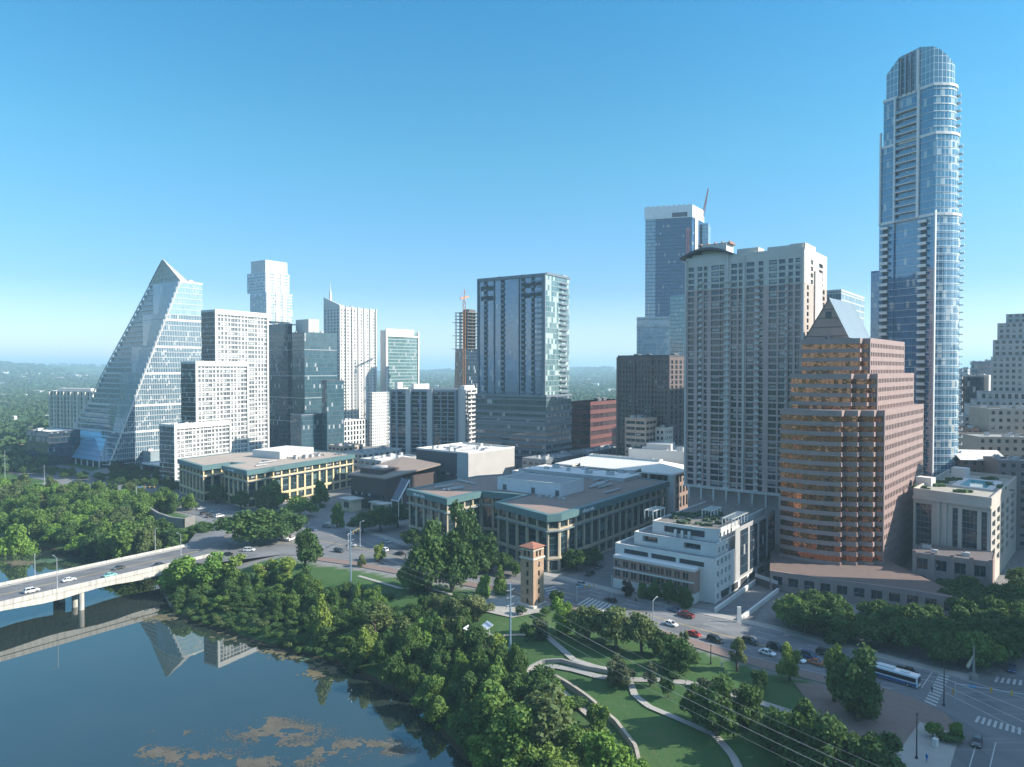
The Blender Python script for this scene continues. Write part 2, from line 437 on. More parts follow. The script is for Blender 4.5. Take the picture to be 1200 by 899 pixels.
# ------------------------------------------------------------------ roads, pavements, markings
def asphalt():
    t = NT('asphalt'); p = t.pos(); a = t.noise(.05, 5, .6, p); b = t.noise(1.3, 4, .7, p); c = t.ramp(a, [(.3, (.115, .118, .124)), (.5, (.15, .152, .157)), (.7, (.19, .19, .19))]); c = t.mix(t.m_('MULTIPLY', b, .5), c, (.10, .102, .106))
    vz = t.n('TexVoronoi'); vz.inputs['Scale'].default_value = .07; t.l(p, vz.inputs['Vector']); sp = t.n('SeparateColor'); t.l(vz.outputs['Color'], sp.inputs[0]); c = t.mix(t.m_('MULTIPLY', t.m_('GREATER_THAN', sp.outputs[0], .72), .45), c, (.085, .087, .092))
    mp = t.n('Mapping'); t.l(p, mp.inputs['Vector']); mp.inputs['Rotation'].default_value = (0, 0, radians(38)); mp.inputs['Scale'].default_value = (.02, .55, 1); st = t.noise(1.0, 3, .6, mp.outputs[0]); c = t.mix(t.m_('MULTIPLY', t.m_('GREATER_THAN', st, .58), .3), c, (.22, .22, .217))
    t.l(c, t.b.inputs['Base Color']); t.b.inputs['Roughness'].default_value = .85; t.b.inputs['Specular IOR Level'].default_value = .3; t.bump(b, .3, .05); return t.m
ASPH = asphalt()
CONC = matte('concrete', (.30, .285, .26), .85, .12, .3)
CONC2 = matte('pale_concrete', (.27, .26, .24), .85, .14, .3)
BRICKP = matte('brick_paving', (.20, .145, .125), .9, .16, .5, grain=1.5)
PAINT = matte('road_paint', (.38, .38, .37), .8, .15, .8)
YELL = matte('yellow_paint', (.50, .36, .08), .8, .1, .8)
def sheet(name, polys_px, mat, z, world_pts=False):
    mb = MB()
    for P in polys_px:
        pts = [gp(a, b, 0) for a, b in P] if not world_pts else [Vector((p[0], p[1], 0)) for p in P]
        if area([p.xy for p in pts]) < 0: pts = pts[::-1]
        mb.face([(p.x, p.y, z) for p in pts])
    o = mb.build(name, mat); return tag(o, kind='structure')
RIGHT_X = [(1114, 899), (1127, 857), (1108, 836), (1083, 823)]
def off_pts(px): return [gp(a, b).xy for a, b in px]
main = [gp(a, b).xy for a, b in [(1083, 823)] + S_CURB] + [gp(a, b).xy for a, b in reversed(N_CURB)]
sheet('road', [main], ASPH, 0.0, True)
cross = [gp(a, b).xy for a, b in RIGHT_X] + [gp(1135, 797).xy, gp(1165, 795).xy, gp(1215, 770).xy] + [Vector((190, 240)), Vector((215, 225)), Vector((165, 165)), Vector((260, 100)), Vector((245, 78)), Vector((150, 135)), Vector((118, 96)), Vector((100, 110))]
sheet('road', [cross], ASPH, 0.004, True)
sheet('road', [[(205, 656), (240, 661), (330, 650), (372, 653), (383, 612), (345, 606), (352, 640), (330, 637), (272, 641), (262, 629), (287, 605), (302, 595), (250, 588), (244, 606), (222, 634)]], ASPH, 0.008)
sheet('road', [[(655, 699), (742, 712), (716, 664), (735, 640), (765, 622), (752, 622), (712, 640), (690, 664)]], ASPH, 0.004)
sheet('road', [[(836, 720), (880, 733), (908, 690), (898, 682)]], ASPH, 0.004)
sheet('road', [[(0, 552), (0, 538), (60, 541), (140, 560), (250, 590), (240, 606), (120, 578)]], ASPH, 0.004)
sheet('plaza', [[(1042, 808), (1083, 823), (1108, 836), (1127, 857), (1114, 899), (1040, 905), (960, 840), (930, 800)]], BRICKP, 0.02)
sheet('plaza', [[(592, 690), (650, 703), (640, 716), (600, 724), (566, 716), (565, 700)]], CONC, 0.02)
sheet('plaza', [[(1040, 899), (1078, 846), (1124, 862), (1112, 905)]], CONC, 0.024)
def along(A, B, f): return [Vector(a).lerp(Vector(b), f) for a, b in zip(A, B)]
def resample(P, n):
    P = [Vector(p) for p in P]; L = [0]
    for a, b in zip(P[:-1], P[1:]): L.append(L[-1] + (b - a).length)
    out = []
    for k in range(n):
        s = L[-1] * k / (n - 1); i = min(max(j for j in range(len(L)) if L[j] <= s + 1e-9), len(P) - 2)
        out.append(P[i].lerp(P[i + 1], (s - L[i]) / max(L[i + 1] - L[i], 1e-6)))
    return out
Sw = resample([gp(a, b).xy for a, b in S_CURB], 90); Nw = resample([gp(a, b).xy for a, b in N_CURB], 90)
def ribbon(mb, P, w, z, dash=None, mi=0):
    for i in range(len(P) - 1):
        if dash and i % dash[1] >= dash[0]: continue
        a, b = P[i], P[i + 1]; t = (b - a).normalized(); n = Vector((-t.y, t.x)) * w / 2
        zz = z if not callable(z) else None
        za = z(a) if zz is None else zz; zb = z(b) if zz is None else zz
        mb.face([(*(a - n), za), (*(b - n), zb), (*(b + n), zb), (*(a + n), za)], mi)
mk = MB()
for f in (0.22, 0.42, 0.64, 0.82): ribbon(mk, along(Sw, Nw, f), 0.22, 0.016, (2, 5) if f not in (0.42,) else None, 1 if f == 0.42 else 0)
for f in (0.03, 0.97): ribbon(mk, along(Sw, Nw, f), 0.18, 0.016)
def zebra(a, b, c, d, n, duty=0.5):
    A, B, C_, D_ = [gp(*q).xy for q in (a, b, c, d)]      # a-b one kerb, d-c the other: bars run across
    for k in range(n):
        f0, f1 = k / n, (k + duty) / n
        mk.face([(*A.lerp(B, f0), .018), (*A.lerp(B, f1), .018), (*D_.lerp(C_, f1), .018), (*D_.lerp(C_, f0), .018)])
zebra((670, 712), (716, 724), (728, 712), (690, 700), 9)
zebra((1083, 822), (1103, 785), (1115, 788), (1097, 828), 12, .45)
zebra((1142, 846), (1200, 862), (1200, 854), (1146, 839), 8)
zebra((1165, 799), (1215, 806), (1215, 800), (1168, 793), 7)
zebra((1075, 838), (1093, 845), (1106, 836), (1088, 828), 4, .4)
zebra((636, 690), (650, 703), (663, 700), (650, 687), 5, .4)
for q in (((1100, 800), (1200, 846)), ((1112, 797), (1200, 832)), ((1125, 795), (1200, 818)), ((1136, 899), (1147, 862)), ((1160, 899), (1167, 870)), ((1108, 812), (1200, 858)), ((1080, 806), (1097, 781)), ((676, 694), (706, 690))):
    ribbon(mk, [gp(*q[0]).xy, gp(*q[1]).xy], 0.22, 0.02)
tag(mk.build('road_markings', [PAINT, YELL]), kind='structure')
# raised pavements with a kerb face
def pavement(P, w, side, mat, h=0.13):
    mb = MB(); n = len(P)
    nrm = []
    for i in range(n):
        t = (P[min(i + 1, n - 1)] - P[max(i - 1, 0)]).normalized(); nrm.append(Vector((t.y, -t.x)) * side)
    for i in range(n - 1):
        a, b = P[i], P[i + 1]; c, d = b + nrm[i + 1] * w, a + nrm[i] * w
        for q in ((a, b, c, d),):
            pts = [(p.x, p.y, h) for p in q]
            mb.face(pts if side < 0 else pts[::-1])
        mb.face([(*a, -.1), (*b, -.1), (*b, h), (*a, h)], 1); mb.face([(*d, -.6), (*c, -.6), (*c, h), (*d, h)], 1)
    return tag(mb.build('pavement', [mat, CONC2]), kind='structure')
pavement(Sw, 5.0, -1, BRICKP)
pavement(Nw, 4.0, 1, CONC)
def path_ribbon(pxs, w, name='path', mat=CONC, lift=0.10):
    P = resample([gt(*q).xy for q in pxs], max(6, 4 * len(pxs)))
    mb = MB(); ribbon(mb, P, w, lambda q: h1(q.x, q.y) + lift); return tag(mb.build(name, mat), kind='structure'), P
TAN = matte('tan_gravel', (.30, .25, .19), .95, .15, .4)
path_ribbon([(617, 792), (630, 783), (650, 781), (672, 785), (700, 793), (730, 797), (770, 797), (805, 800), (838, 808), (880, 820), (930, 836)], 2.6, mat=CONC2)
path_ribbon([(640, 745), (655, 758), (672, 773), (700, 782), (722, 786)], 2.0)
path_ribbon([(738, 799), (744, 815), (760, 828), (800, 845), (838, 862), (858, 885), (868, 905)], 1.8)
path_ribbon([(640, 796), (672, 822), (705, 850), (732, 885), (738, 905)], 2.2)
path_ribbon([(540, 700), (505, 690), (470, 690), (420, 675)], 1.6)
path_ribbon([(590, 745), (608, 744), (626, 745)], 1.8, mat=TAN)
path_ribbon([(100, 592), (118, 596), (132, 600), (140, 606)], 3.0, mat=TAN)

# low stone walls of the park
STONE = matte('limestone_wall', (.34, .30, .25), .9, .25, .8, grain=1.2)
def stone_wall(label, pxs, w, h, mat=STONE, z=None, nm='stone_wall'):
    P = resample([gt(*q).xy for q in pxs], max(6, 5 * len(pxs)))
    mb = MB(); n = len(P)
    for i in range(n - 1):
        a, b = P[i], P[i + 1]; t = (b - a).normalized(); q = Vector((-t.y, t.x)) * w / 2
        za, zb = (h1(a.x, a.y), h1(b.x, b.y)) if z is None else (z, z)
        lo = lambda zz: zz - 0.8
        c = [a - q, b - q, b + q, a + q]; zl = [za, zb, zb, za]
        for k in range(4):
            m = (k + 1) % 4
            if k in (1, 3) and not (i in (0, n - 2)): continue
            mb.face([(*c[k], lo(zl[k])), (*c[m], lo(zl[m])), (*c[m], zl[m] + h), (*c[k], zl[k] + h)])
        mb.face([(*c[k], zl[k] + h) for k in range(4)])
    o = mb.build(nm, mat); tag(o, label, 'wall'); return o
stone_wall('long low rubble wall beside the path running down the lawn edge', [(640, 790), (662, 803), (690, 822), (722, 850), (745, 880), (750, 902)], .8, 1.3)
stone_wall('pale curved wall along the top path of the lawn', [(614, 795), (620, 785), (636, 777), (658, 776), (690, 785), (722, 791)], .6, 1.0, CONC2)
stone_wall('tall curved grey retaining wall beside the road near the bridge', [(174, 604), (186, 611), (200, 616), (216, 618), (228, 614)], 1.2, 4.6, matte('grey_stone', (.22, .21, .20), .9, .25, .5, grain=1.0))

# ------------------------------------------------------------------ haze: one closed box of even air
hz = NT('haze'); hz.t.nodes.remove(hz.b)
pv = hz.n('VolumePrincipled'); pv.inputs['Color'].default_value = (.55, .84, 1.0, 1); pv.inputs['Density'].default_value = 1.65e-4
pv.inputs['Anisotropy'].default_value = 0.1
hz.l(pv.outputs[0], hz.out.inputs['Volume'])
mb = MB(); mb.box((0, 15000, -16), 80000, 60000, 16 + 300)
tag(mb.build('haze', hz.m), kind='stuff')
# ------------------------------------------------------------------ building helpers
def bands(poly, zs, h, out, mi=0, mb=None):
    mb = mb or MB(); po = offset(poly, out); pn = offset(poly, -0.04)
    for z in zs: mb.ring(po, pn, z, z + h, mi)
    return mb
def fins(poly, edges, z0, z1, step, w, d, mb=None, ends=True):
    """vertical fins standing proud of the chosen edges"""
    mb = mb or MB()
    for e in edges:
        a, b = poly[e], poly[(e + 1) % len(poly)]; L = (b - a).length; t = (b - a) / L; n = Vector((t.y, -t.x)); k = max(1, round(L / step))
        for i in range(k + 1):
            if not ends and i in (0, k): continue
            p = a + t * (L * i / k) + n * (d / 2 - 0.02)
            mb.box((p.x, p.y, z0), w, d, z1 - z0, atan2(t.y, t.x))
    return mb
def parapet(B, poly, z, h, t, mat, name='parapet'):
    mb = MB(); mb.ring(offset(poly, 0.06), offset(poly, -t), z, z + h); return mb.build(name, mat, B)
UNIT = matte('galvanised_steel', (.42, .43, .44), .5, .12, .8, metal=0.3)
UNITD = matte('dark_louvre', (.10, .10, .11), .6, .12, .8)
ROOFT = matte('tan_roof_gravel', (.36, .30, .25), .95, .14, .2, grain=1.5)
ROOFG = matte('grey_roof_membrane', (.30, .30, .30), .9, .12, .2, grain=.8)
ROOFW = matte('white_roof_membrane', (.62, .60, .57), .8, .10, .2)
ROOFB = matte('brown_roof_gravel', (.25, .185, .155), .95, .16, .2, grain=1.5)
def units(B, poly, z, n, smin=2, smax=5, hmin=1.2, hmax=2.6, mats=None, ang=None, seed=1):
    rnd = random.Random(seed); xs = [p.x for p in poly]; ys = [p.y for p in poly]; got = []
    ang = atan2((poly[1] - poly[0]).y, (poly[1] - poly[0]).x) if ang is None else ang
    tries = 0
    inner = offset(poly, -2.5)
    while len(got) < n and tries < 400:
        tries += 1; p = Vector((rnd.uniform(min(xs), max(xs)), rnd.uniform(min(ys), max(ys)))); s = rnd.uniform(smin, smax)
        if not inside(p, inner) or any((p - q).length < s + r for q, r in got): continue
        got.append((p, s)); h = rnd.uniform(hmin, hmax); mb = MB()
        mb.box((p.x, p.y, z), s, s * rnd.uniform(.5, .9), h, ang)
        for k in range(rnd.choice((1, 2, 2))):
            q = p + Vector((cos(ang), sin(ang))) * s * (k - .5) * .45; mb.tube((q.x, q.y, z + h), (q.x, q.y, z + h + .35), s * .16, 10, mi=1)
        mb.build('roof_unit', mats or [UNIT, UNITD], B)
def ducts(B, poly, z, n, seed=1, w=.9):
    rnd = random.Random(seed); a = (poly[1] - poly[0]).normalized(); b = Vector((-a.y, a.x)); inner = offset(poly, -2.0); xs = [p.x for p in poly]; ys = [p.y for p in poly]; k = 0; t_ = 0
    while k < n and t_ < 200:
        t_ += 1; p = Vector((rnd.uniform(min(xs), max(xs)), rnd.uniform(min(ys), max(ys)))); d = rnd.choice((a, b)); L = rnd.uniform(6, 16); q = p + d * L
        if not (inside(p, inner) and inside(q, inner)): continue
        m = MB(); c = (p + q) / 2; m.box((*c, z + .35), L, w, .6, atan2(d.y, d.x))
        for f in (.1, .5, .9): s = p.lerp(q, f); m.box((*s, z), .2, w * .8, .34, atan2(d.y, d.x))
        m.tube((*q, z), (*q, z + 1.4), w * .4, 8); m.build('roof_duct', UNIT, B); k += 1
def block(B, poly, z0, z1, mat, roof=None, par=None, ph=1.0, name='facade'):
    mb = MB(); mb.prism(poly, z0, z1, 0, top=False); mb.build(name, mat, B)
    mb = MB(); mb.face([(p.x, p.y, z1) for p in poly]); mb.build('roof', roof or ROOFG, B)
    if par: parapet(B, poly, z1, ph, .4, par)
_WM = {}
def win_mesh(w, h, mat, bar=None, d=0.0):
    k = (round(w, 2), round(h, 2), mat.name)
    if k not in _WM:
        mb = MB(); mb.face([(-w/2, 0, 0), (w/2, 0, 0), (w/2, 0, h), (-w/2, 0, h)], 0, [(0, 0), (1, 0), (1, 1), (0, 1)])
        _WM[k] = mb.mesh('window', mat)
    return _WM[k]
def frame_mw(p, t, z):
    """local x along the wall, local -y outwards"""
    return Matrix(((t.x, -t.y, 0, p.x), (t.y, t.x, 0, p.y), (0, 0, 1, z), (0, 0, 0, 1)))
def gridf(mb, wins, p0, p1, z0, z1, xs, zs, dep, glass, mi=0, mir=None, skip=None):
    """wall from p0 to p1 with real window reveals: xs, zs are spans along the wall and in height (world z)"""
    L = (p1 - p0).length; t = (p1 - p0) / L; n = Vector((t.y, -t.x)); mir = mi if mir is None else mir
    P = lambda x, z, d=0.0: (p0.x + t.x * x - n.x * d, p0.y + t.y * x - n.y * d, z)
    q = lambda xa, xb, za, zb: mb.face([P(xa, za), P(xb, za), P(xb, zb), P(xa, zb)], mi, [(xa, za), (xb, za), (xb, zb), (xa, zb)]) if xb - xa > .01 and zb - za > .01 else None
    zc = z0
    for (za, zb) in zs:
        q(0, L, zc, za); zc = zb; xc = 0.0
        for j, (xa, xb) in enumerate(xs):
            if skip and skip(j, za): continue
            q(xc, xa, za, zb); xc = xb
            mb.face([P(xa, za), P(xa, za, dep), P(xa, zb, dep), P(xa, zb)][::-1], mir); mb.face([P(xb, za), P(xb, za, dep), P(xb, zb, dep), P(xb, zb)], mir)
            mb.face([P(xa, zb), P(xb, zb), P(xb, zb, dep), P(xa, zb, dep)][::-1], mir); mb.face([P(xa, za), P(xb, za), P(xb, za, dep), P(xa, za, dep)], mir)
            c = p0 + t * ((xa + xb) / 2) - n * dep; w, h = xb - xa, zb - za
            gl = glass(j) if callable(glass) else glass
            wins.append((win_mesh(w, h, gl), frame_mw(c, t, za), w * h))
        q(xc, L, za, zb)
    q(0, L, zc, z1)
def even(L, n, frac, m=0.0):
    s = (L - 2 * m) / n; return [(m + s * (i + .5 - frac / 2), m + s * (i + .5 + frac / 2)) for i in range(n)]
def floors(z0, n, fh, lo, hi): return [(z0 + k * fh + lo, z0 + k * fh + hi) for k in range(n)]

# glass and wall finishes
WHITE = matte('white_panel', (.56, .55, .525), .7, .07, .15)
PALE = matte('pale_precast', (.50, .485, .46), .8, .10, .15)
DARKP = matte('dark_panel', (.055, .06, .07), .5, .15, .2)
GREYM = matte('grey_metal', (.22, .24, .26), .45, .1, .3, metal=.4)
TAUPE = matte('taupe_precast', (.31, .26, .235), .8, .12, .12)
LIME = matte('cream_limestone', (.60, .47, .28), .85, .14, .25)
PINK = matte('pink_granite', (.285, .205, .19), .6, .14, .35)
G_SAIL = curtain('sail_glass', (.035, .085, .125), (.08, .14, .18), (.62, .66, .68), 1.5, 4.4, .2, .0, ior=1.9, blind=.08, wob=.008)
G_BLUE = curtain('blue_glass', (.02, .06, .12), (.05, .12, .19), (.35, .42, .47), 1.5, 3.7, .10, .12, ior=2.1, blind=.05)
G_TEAL = curtain('teal_glass', (.012, .045, .065), (.03, .08, .105), (.06, .10, .12), 1.6, 3.9, .08, .5, ior=1.9, blind=.03)
G_DARK = curtain('dark_glass', (.010, .020, .034), (.025, .045, .065), (.06, .08, .10), 1.6, 3.8, .08, .25, ior=1.75, blind=.04)
P_DARK = pane('dark_window', (.010, .015, .022), (.03, .042, .056), (.10, .11, .12), 2, 1, blind=.14, ior=1.7)
P_GREY = pane('grey_window', (.05, .065, .08), (.13, .15, .17), (.45, .45, .44), 2, 1, blind=.35, blind_col=(.40, .41, .41))
P_BLUEW = pane('blue_grey_window', (.006, .014, .028), (.018, .034, .058), (.16, .16, .16), 2, 2, lw=.035, blind=.16, ior=1.75)
P_BRONZE = pane('bronze_window', (.020, .012, .010), (.045, .028, .022), (.08, .055, .045), 1, 1, ior=2.1, blind=.05, blind_col=(.2, .15, .13))

# ------------------------------------------------------------------ sail shaped glass tower
def sail_tower():
    th = 35; u, v = ax(th); C0 = dp(127, 575); R = hit(238, C0, u)
    B = bthing('glass_tower', 'tall sail shaped glass tower with leaning terraced side and white lattice peak', 'skyscraper', [C0, R], 0)
    Ltab = [(545, 75), (495, 90), (476, 103), (442, 118), (411, 134), (376, 152.5), (330, 176)]
    Ktab = [(545, 118), (507, 127), (473, 140), (440, 154), (406, 167.5), (373, 180), (330, 193)]
    def tb(T, y):
        for (y1, a), (y2, b) in zip(T[:-1], T[1:]):
            if y2 <= y <= y1: return a + (b - a) * (y1 - y) / (y1 - y2)
        return T[0][1] if y > T[0][0] else T[-1][1]
    NF = 34; pts = []
    for k in range(NF + 1):
        f = k / NF; y = 545 + (330 - 545) * f; A = hit(127 + 85 * f, C0, u); pts.append((y, A, zat(y, A.y)))
    gl, sl, tr, fc, fp, pg = MB(), MB(), MB(), MB(), MB(), MB(); lim = [507, 473, 440, 406, 373]
    nrm = Vector((u.y, -u.x))
    for k in range(NF):
        y, A, z0 = pts[k]; _, A2, z1 = pts[k + 1]
        L = hit(tb(Ltab, y), A, v); Bk = L + (R - A) * 0.92; tr_on = k % 1 == 0
        g = sum(1 for q in lim if y <= q + .5); yk = ([545] + lim)[g]; K = hit(min(tb(Ktab, yk - 1), 127 + 85 * k / NF - 1), A, v)
        big = any(abs(y - q) < 3.2 for q in lim)
        M = K.lerp(A, .52) - u * 2.0; poly = [A, R, Bk, L, K, M]
        sl.prism(offset(poly, .22), z0 - (1.1 if big else .22), z0 + (.7 if big else .12), bot=True)
        rec = 2.6 if 0 < g < 6 else .2
        if y > 509:
            gl.prism([A, R, Bk, L + u * 2.5, K + u * 2.5, K], z0, z1 - .1, top=False)
        else:
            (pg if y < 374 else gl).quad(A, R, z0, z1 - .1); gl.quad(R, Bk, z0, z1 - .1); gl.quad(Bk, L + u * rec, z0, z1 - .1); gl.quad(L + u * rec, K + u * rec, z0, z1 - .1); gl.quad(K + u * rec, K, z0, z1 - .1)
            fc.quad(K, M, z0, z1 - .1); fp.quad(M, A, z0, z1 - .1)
            for s in (0,):
                a, b = L, K; t = (b - a).normalized()
                tr.quad((a.x, a.y), (b.x, b.y), z0 + .14, z0 + 1.1)
    y, A, zt = pts[-1]; L = hit(176, A, v); Bk = L + (R - A) * .92
    sl.prism(offset([A, R, Bk, L], .25), zt - .9, zt + .6, bot=True)
    gl.build('curtain_wall', G_SAIL, B); pg.build('upper_glass', curtain('reflection_pale_glass', (.16, .27, .33), (.22, .33, .38), (.5, .55, .57), 1.5, 4.4, .1, .0, ior=2.2, blind=.03, wob=.006), B); fp.build('facet_glass', curtain('reflection_facet_glass', (.13, .21, .27), (.18, .26, .32), (.5, .55, .57), 1.5, 4.4, .1, .0, ior=2.2, blind=.05, wob=.006), B); fc.build('facet_glass', curtain('facet_glass', (.06, .12, .19), (.09, .17, .25), (.40, .46, .50), 1.5, 4.4, .1, .0, ior=2.3, blind=.03, wob=.006), B); sl.build('floor_slab', WHITE, B)  # paler glass colours paint in brighter reflections on the top and turned facet
    RAILG = curtain('rail_glass', (.22, .30, .34), (.30, .38, .42), (.6, .62, .62), 1.5, 9, .1, .0, ior=1.6, blind=.0)
    tr.build('balcony_rail', RAILG, B)
    # the white edge that runs down the fold, and the leaning edge
    e = MB()
    for a, b in zip(pts[:-1], pts[1:]):
        e.bar((*(a[1] + nrm * .2 - v * 0), a[2]), (*(b[1] + nrm * .2), b[2]), 1.0)
        La, Lb = hit(tb(Ltab, a[0]), a[1], v), hit(tb(Ltab, b[0]), b[1], v)
        e.bar((*La, a[2]), (*Lb, b[2]), .8)
    e.build('edge_trim', WHITE, B)
    # leaning blue glass at the foot, on white columns
    k0 = next(i for i, p in enumerate(pts) if p[0] <= 508); yk, Ak, zk = pts[k0]
    T1, T2 = hit(94, Ak, v), hit(126.5, Ak, v)
    B2 = T2 - u * 15; B2 = hit(114, B2, v); B1 = hit(80, B2, v); zb = zat(541, B2.y)
    w = MB()
    w.face([(*B1, zb), (*B2, zb), (*T2, zk - .8), (*T1, zk - .8)], 0, [(0, 0), (34, 0), (34, 30), (0, 30)])
    w.face([(*B2, zb), (*(C0 + u * 1.5), zb), (*T2, zk - .8)], 1, [(0, 0), (14, 0), (12, 25)])
    w.face([(*(B1 + u * 16), zb), (*B1, zb), (*T1, zk - .8)], 1, [(0, 0), (14, 0), (12, 25)])
    w.face([(*B2, zb), (*B1, zb), (*(B1 + u * 16), zb), (*(B2 + u * 16), zb)], 1)
    w.build('canopy_glass', [curtain('slanted_glass', (.13, .27, .40), (.16, .31, .45), (.03, .05, .08), 12, 4.8, .06, .35, ior=2.4, blind=0, wob=.004), G_SAIL], B)
    for i in range(6):
        p = B1.lerp(B2, i / 5) + u * .7; c = MB(); c.box((p.x, p.y, 0), 1.1, 1.1, zb - .02, radians(35)); c.build('column', WHITE, B)
    lob = MB(); lob.prism([B2 + u * 4, C0 + u * 2, C0 + u * 20, B1 + u * 20, B1 + u * 4], 0, zb - .1, top=False); lob.build('lobby_glass', G_DARK, B)
    low = MB(); low.prism([C0 + nrm * 0, R, R + v * 40, C0 + v * 40 + u * 4, C0 + u * 4], 0, pts[0][2] + 1); low.build('base_wall', G_SAIL, B)
    # lattice peak
    Pk = at(190.5, 304, A.y + 6); a, b, c = Vector((*L, zt + .6)), Vector((*A, zt + .6)), Vector((*hit(221, A, u), zt + .6)); d = Vector((*(L + u * 14), zt + .6))
    lt = MB()
    for (p, q) in ((a, b), (b, c), (c, d), (d, a)):
        for i in range(8):
            f = i / 7; e0 = p.lerp(q, f); lt.tube(e0, e0.lerp(Pk, .98), .55, 4)
        for j in range(5):
            f = j / 5; lt.tube(p.lerp(Pk, f), q.lerp(Pk, f), .6, 4)
    lt.build('peak_lattice', WHITE, B)
    gi = MB(); gi.face([a, b, Pk]); gi.face([b, c, Pk]); gi.face([c, d, Pk]); gi.face([d, a, Pk])
    o = gi.build('peak_glass', curtain('peak_glazing', (.52, .56, .57), (.60, .63, .63), (.6, .6, .6), 2, 2, .1, .1, ior=1.5, blind=0), B)
    o.scale = (1, 1, 1)
    units(B, [hit(222, A, u), R, R + v * 16, hit(222, A, u) + v * 16], zt + .6, 3, 2, 4)
sail_tower()

# ------------------------------------------------------------------ white gridded apartment tower in three steps
def stepped_white():
    D = 560; th = 29; u, v = ax(th); C = dp(203, D - 72)
    B = bthing('apartment_tower', 'white framed apartment tower in three rising blocks with dark glass ends', 'apartment tower', [C, hit(314, C, u)], 0)
    wins = []; wall = MB(); fr = MB(); ends = MB()
    for (pl, pc, pr, yt, dd) in ((186, 203, 270, 499, -72), (212, 228.6, 291, 425, -54), (236.4, 252, 314.5, 364, -34)):
        P = cbox(pl, pc, pr, D + dd, th); z = zat(yt, D + dd)
        n = round(z / 3.55); fh = (z - 4.5) / n; L = (P[1] - P[0]).length
        m = max(5, round(L / 3.4)); xs = []
        for i in range(m):
            w = (L - 3.4) / m; x = 2.0 + i * w; f = .90 if (i * 7 + m) % 5 in (0, 3) else .66
            xs.append((x + w * (.5 - f / 2), x + w * (.5 + f / 2)))
        gridf(wall, wins, P[0], P[1], 0, z, xs, floors(3.0, n, fh, .7, fh - .35), .28, P_GREY)
        wall.quad(P[1], P[2], 0, z); 
        ends.prism([P[0], P[1], P[2], P[3]], 0, z - .8, walls=False); 
        ends.quad(P[3], P[0], 0, z - .8); ends.quad(P[2], P[3], 0, z - .8)
        # the heavy white portal frame round each block's sunny face
        t = u; nn = Vector((u.y, -u.x))
        for a, wd in ((P[0] - t * .0, 2.0),):
            q = a + t * 1.0 + nn * .35; fr.box((q.x, q.y, 0), wd, .7, z + 1.2, atan2(t.y, t.x))
        q = P[0].lerp(P[1], .5) + nn * .351; fr.box((q.x, q.y, z - 2.6), L, .7, 3.8, atan2(t.y, t.x))
        q = P[1] - t * .8 + nn * .352; fr.box((q.x, q.y, 0), 1.6, .7, z - 2.6, atan2(t.y, t.x))
        parapet(B, P, z - .8, 1.6, .5, WHITE)
        units(B, P, z - .8, 3, 2, 4, seed=int(yt))
        sl = bands(P, [3.0 + k * fh - .12 for k in range(1, n)], .3, .3); sl.build('floor_slab', WHITE, B)
    wall.build('wall', WHITE, B); fr.build('portal_frame', WHITE, B)
    ends.build('end_glass', curtain('black_end_glass', (.012, .016, .020), (.03, .035, .04), (.05, .05, .055), 1.4, 3.55, .06, .4, ior=1.6), B)
    many('window', B, wins)
stepped_white()

# ------------------------------------------------------------------ dark glass tower
def dark_tower():
    D = 648; th = 38; P = cbox(315, 357, 395, D, th); z = zat(389, D); zl = zat(378, D)
    B = bthing('glass_tower', 'dark blue glass tower with a cut away corner and trellis on its roof', 'skyscraper', P)
    u, v = ax(th)
    mb = MB(); mb.quad(P[0], P[1], 0, z); mb.quad(P[1], P[2], 0, z); mb.quad(P[2], P[3], 0, z); mb.build('curtain_wall', G_TEAL, B)
    mb = MB(); m1 = P[3].lerp(P[0], .55); m2 = P[3].lerp(P[0], .62); nl = Vector((v.x * 0 - sin(radians(38)), -cos(radians(38))))
    mb.quad(P[3], m1, 0, zl); mb.quad(m2 + u * 2, P[0] , 0, z); mb.quad(m1 + u * 2, m2 + u * 2, 0, zl); mb.quad(m1, m1 + u * 2, 0, zl); mb.build('shaded_glass', curtain('shade_navy_glass', (.012, .024, .045), (.03, .05, .08), (.04, .055, .07), 1.6, 3.9, .1, .3, ior=1.7, blind=.03), B)  # darker navy glass puts the left face's shade into its colour
    mb = MB(); mb.face([(p.x, p.y, z) for p in P]); mb.build('roof', ROOFG, B)
    bands(P, [zat(q, D) for q in (441, 467, 410, 495)], .5, .3).build('floor_band', matte('light_band', (.35, .38, .40), .5), B)
    bands(P, [k * 3.9 for k in range(2, int(z / 3.9))], .25, .10).build('spandrel', DARKP, B)
    tr = MB(); q = [P[3].lerp(P[0], f) for f in (0, .45)]
    for k in range(9):
        a = q[0].lerp(q[1], k / 8); tr.bar((*a, zl), (*(a + u * 18), zl), .5); tr.bar((*a, z), (*a, zl), .5)
    for k in range(5):
        a = u * 18 * k / 4; tr.bar((*(q[0] + a), zl), (*(q[1] + a), zl), .5)
    tr.build('roof_trellis', GREYM, B)
    ph = cbox(347, 362, 374, D + 12, th); m = MB(); m.prism(ph, z, zat(374, D + 12)); m.build('penthouse', PALE, B)
    lo = cbox(340, 353, 380, D - 34, th); zz = zat(487, D - 34); m = MB(); m.prism(lo, 0, zz, mtop=1); m.build('low_wing', [G_TEAL, ROOFG], B); parapet(B, lo, zz, .8, .4, GREYM)
    lo = cbox(377, 383, 403, D - 26, th); zz = zat(447, D - 26); m = MB(); m.prism(lo, 0, zz, mtop=1); m.build('side_wing', [G_TEAL, ROOFG], B); parapet(B, lo, zz, .8, .4, DARKP)
    bands(lo, [k * 3.9 for k in range(2, int(zz / 3.9))], .25, .10).build('spandrel', DARKP, B)
    units(B, P, z, 5, 2, 5)
dark_tower()

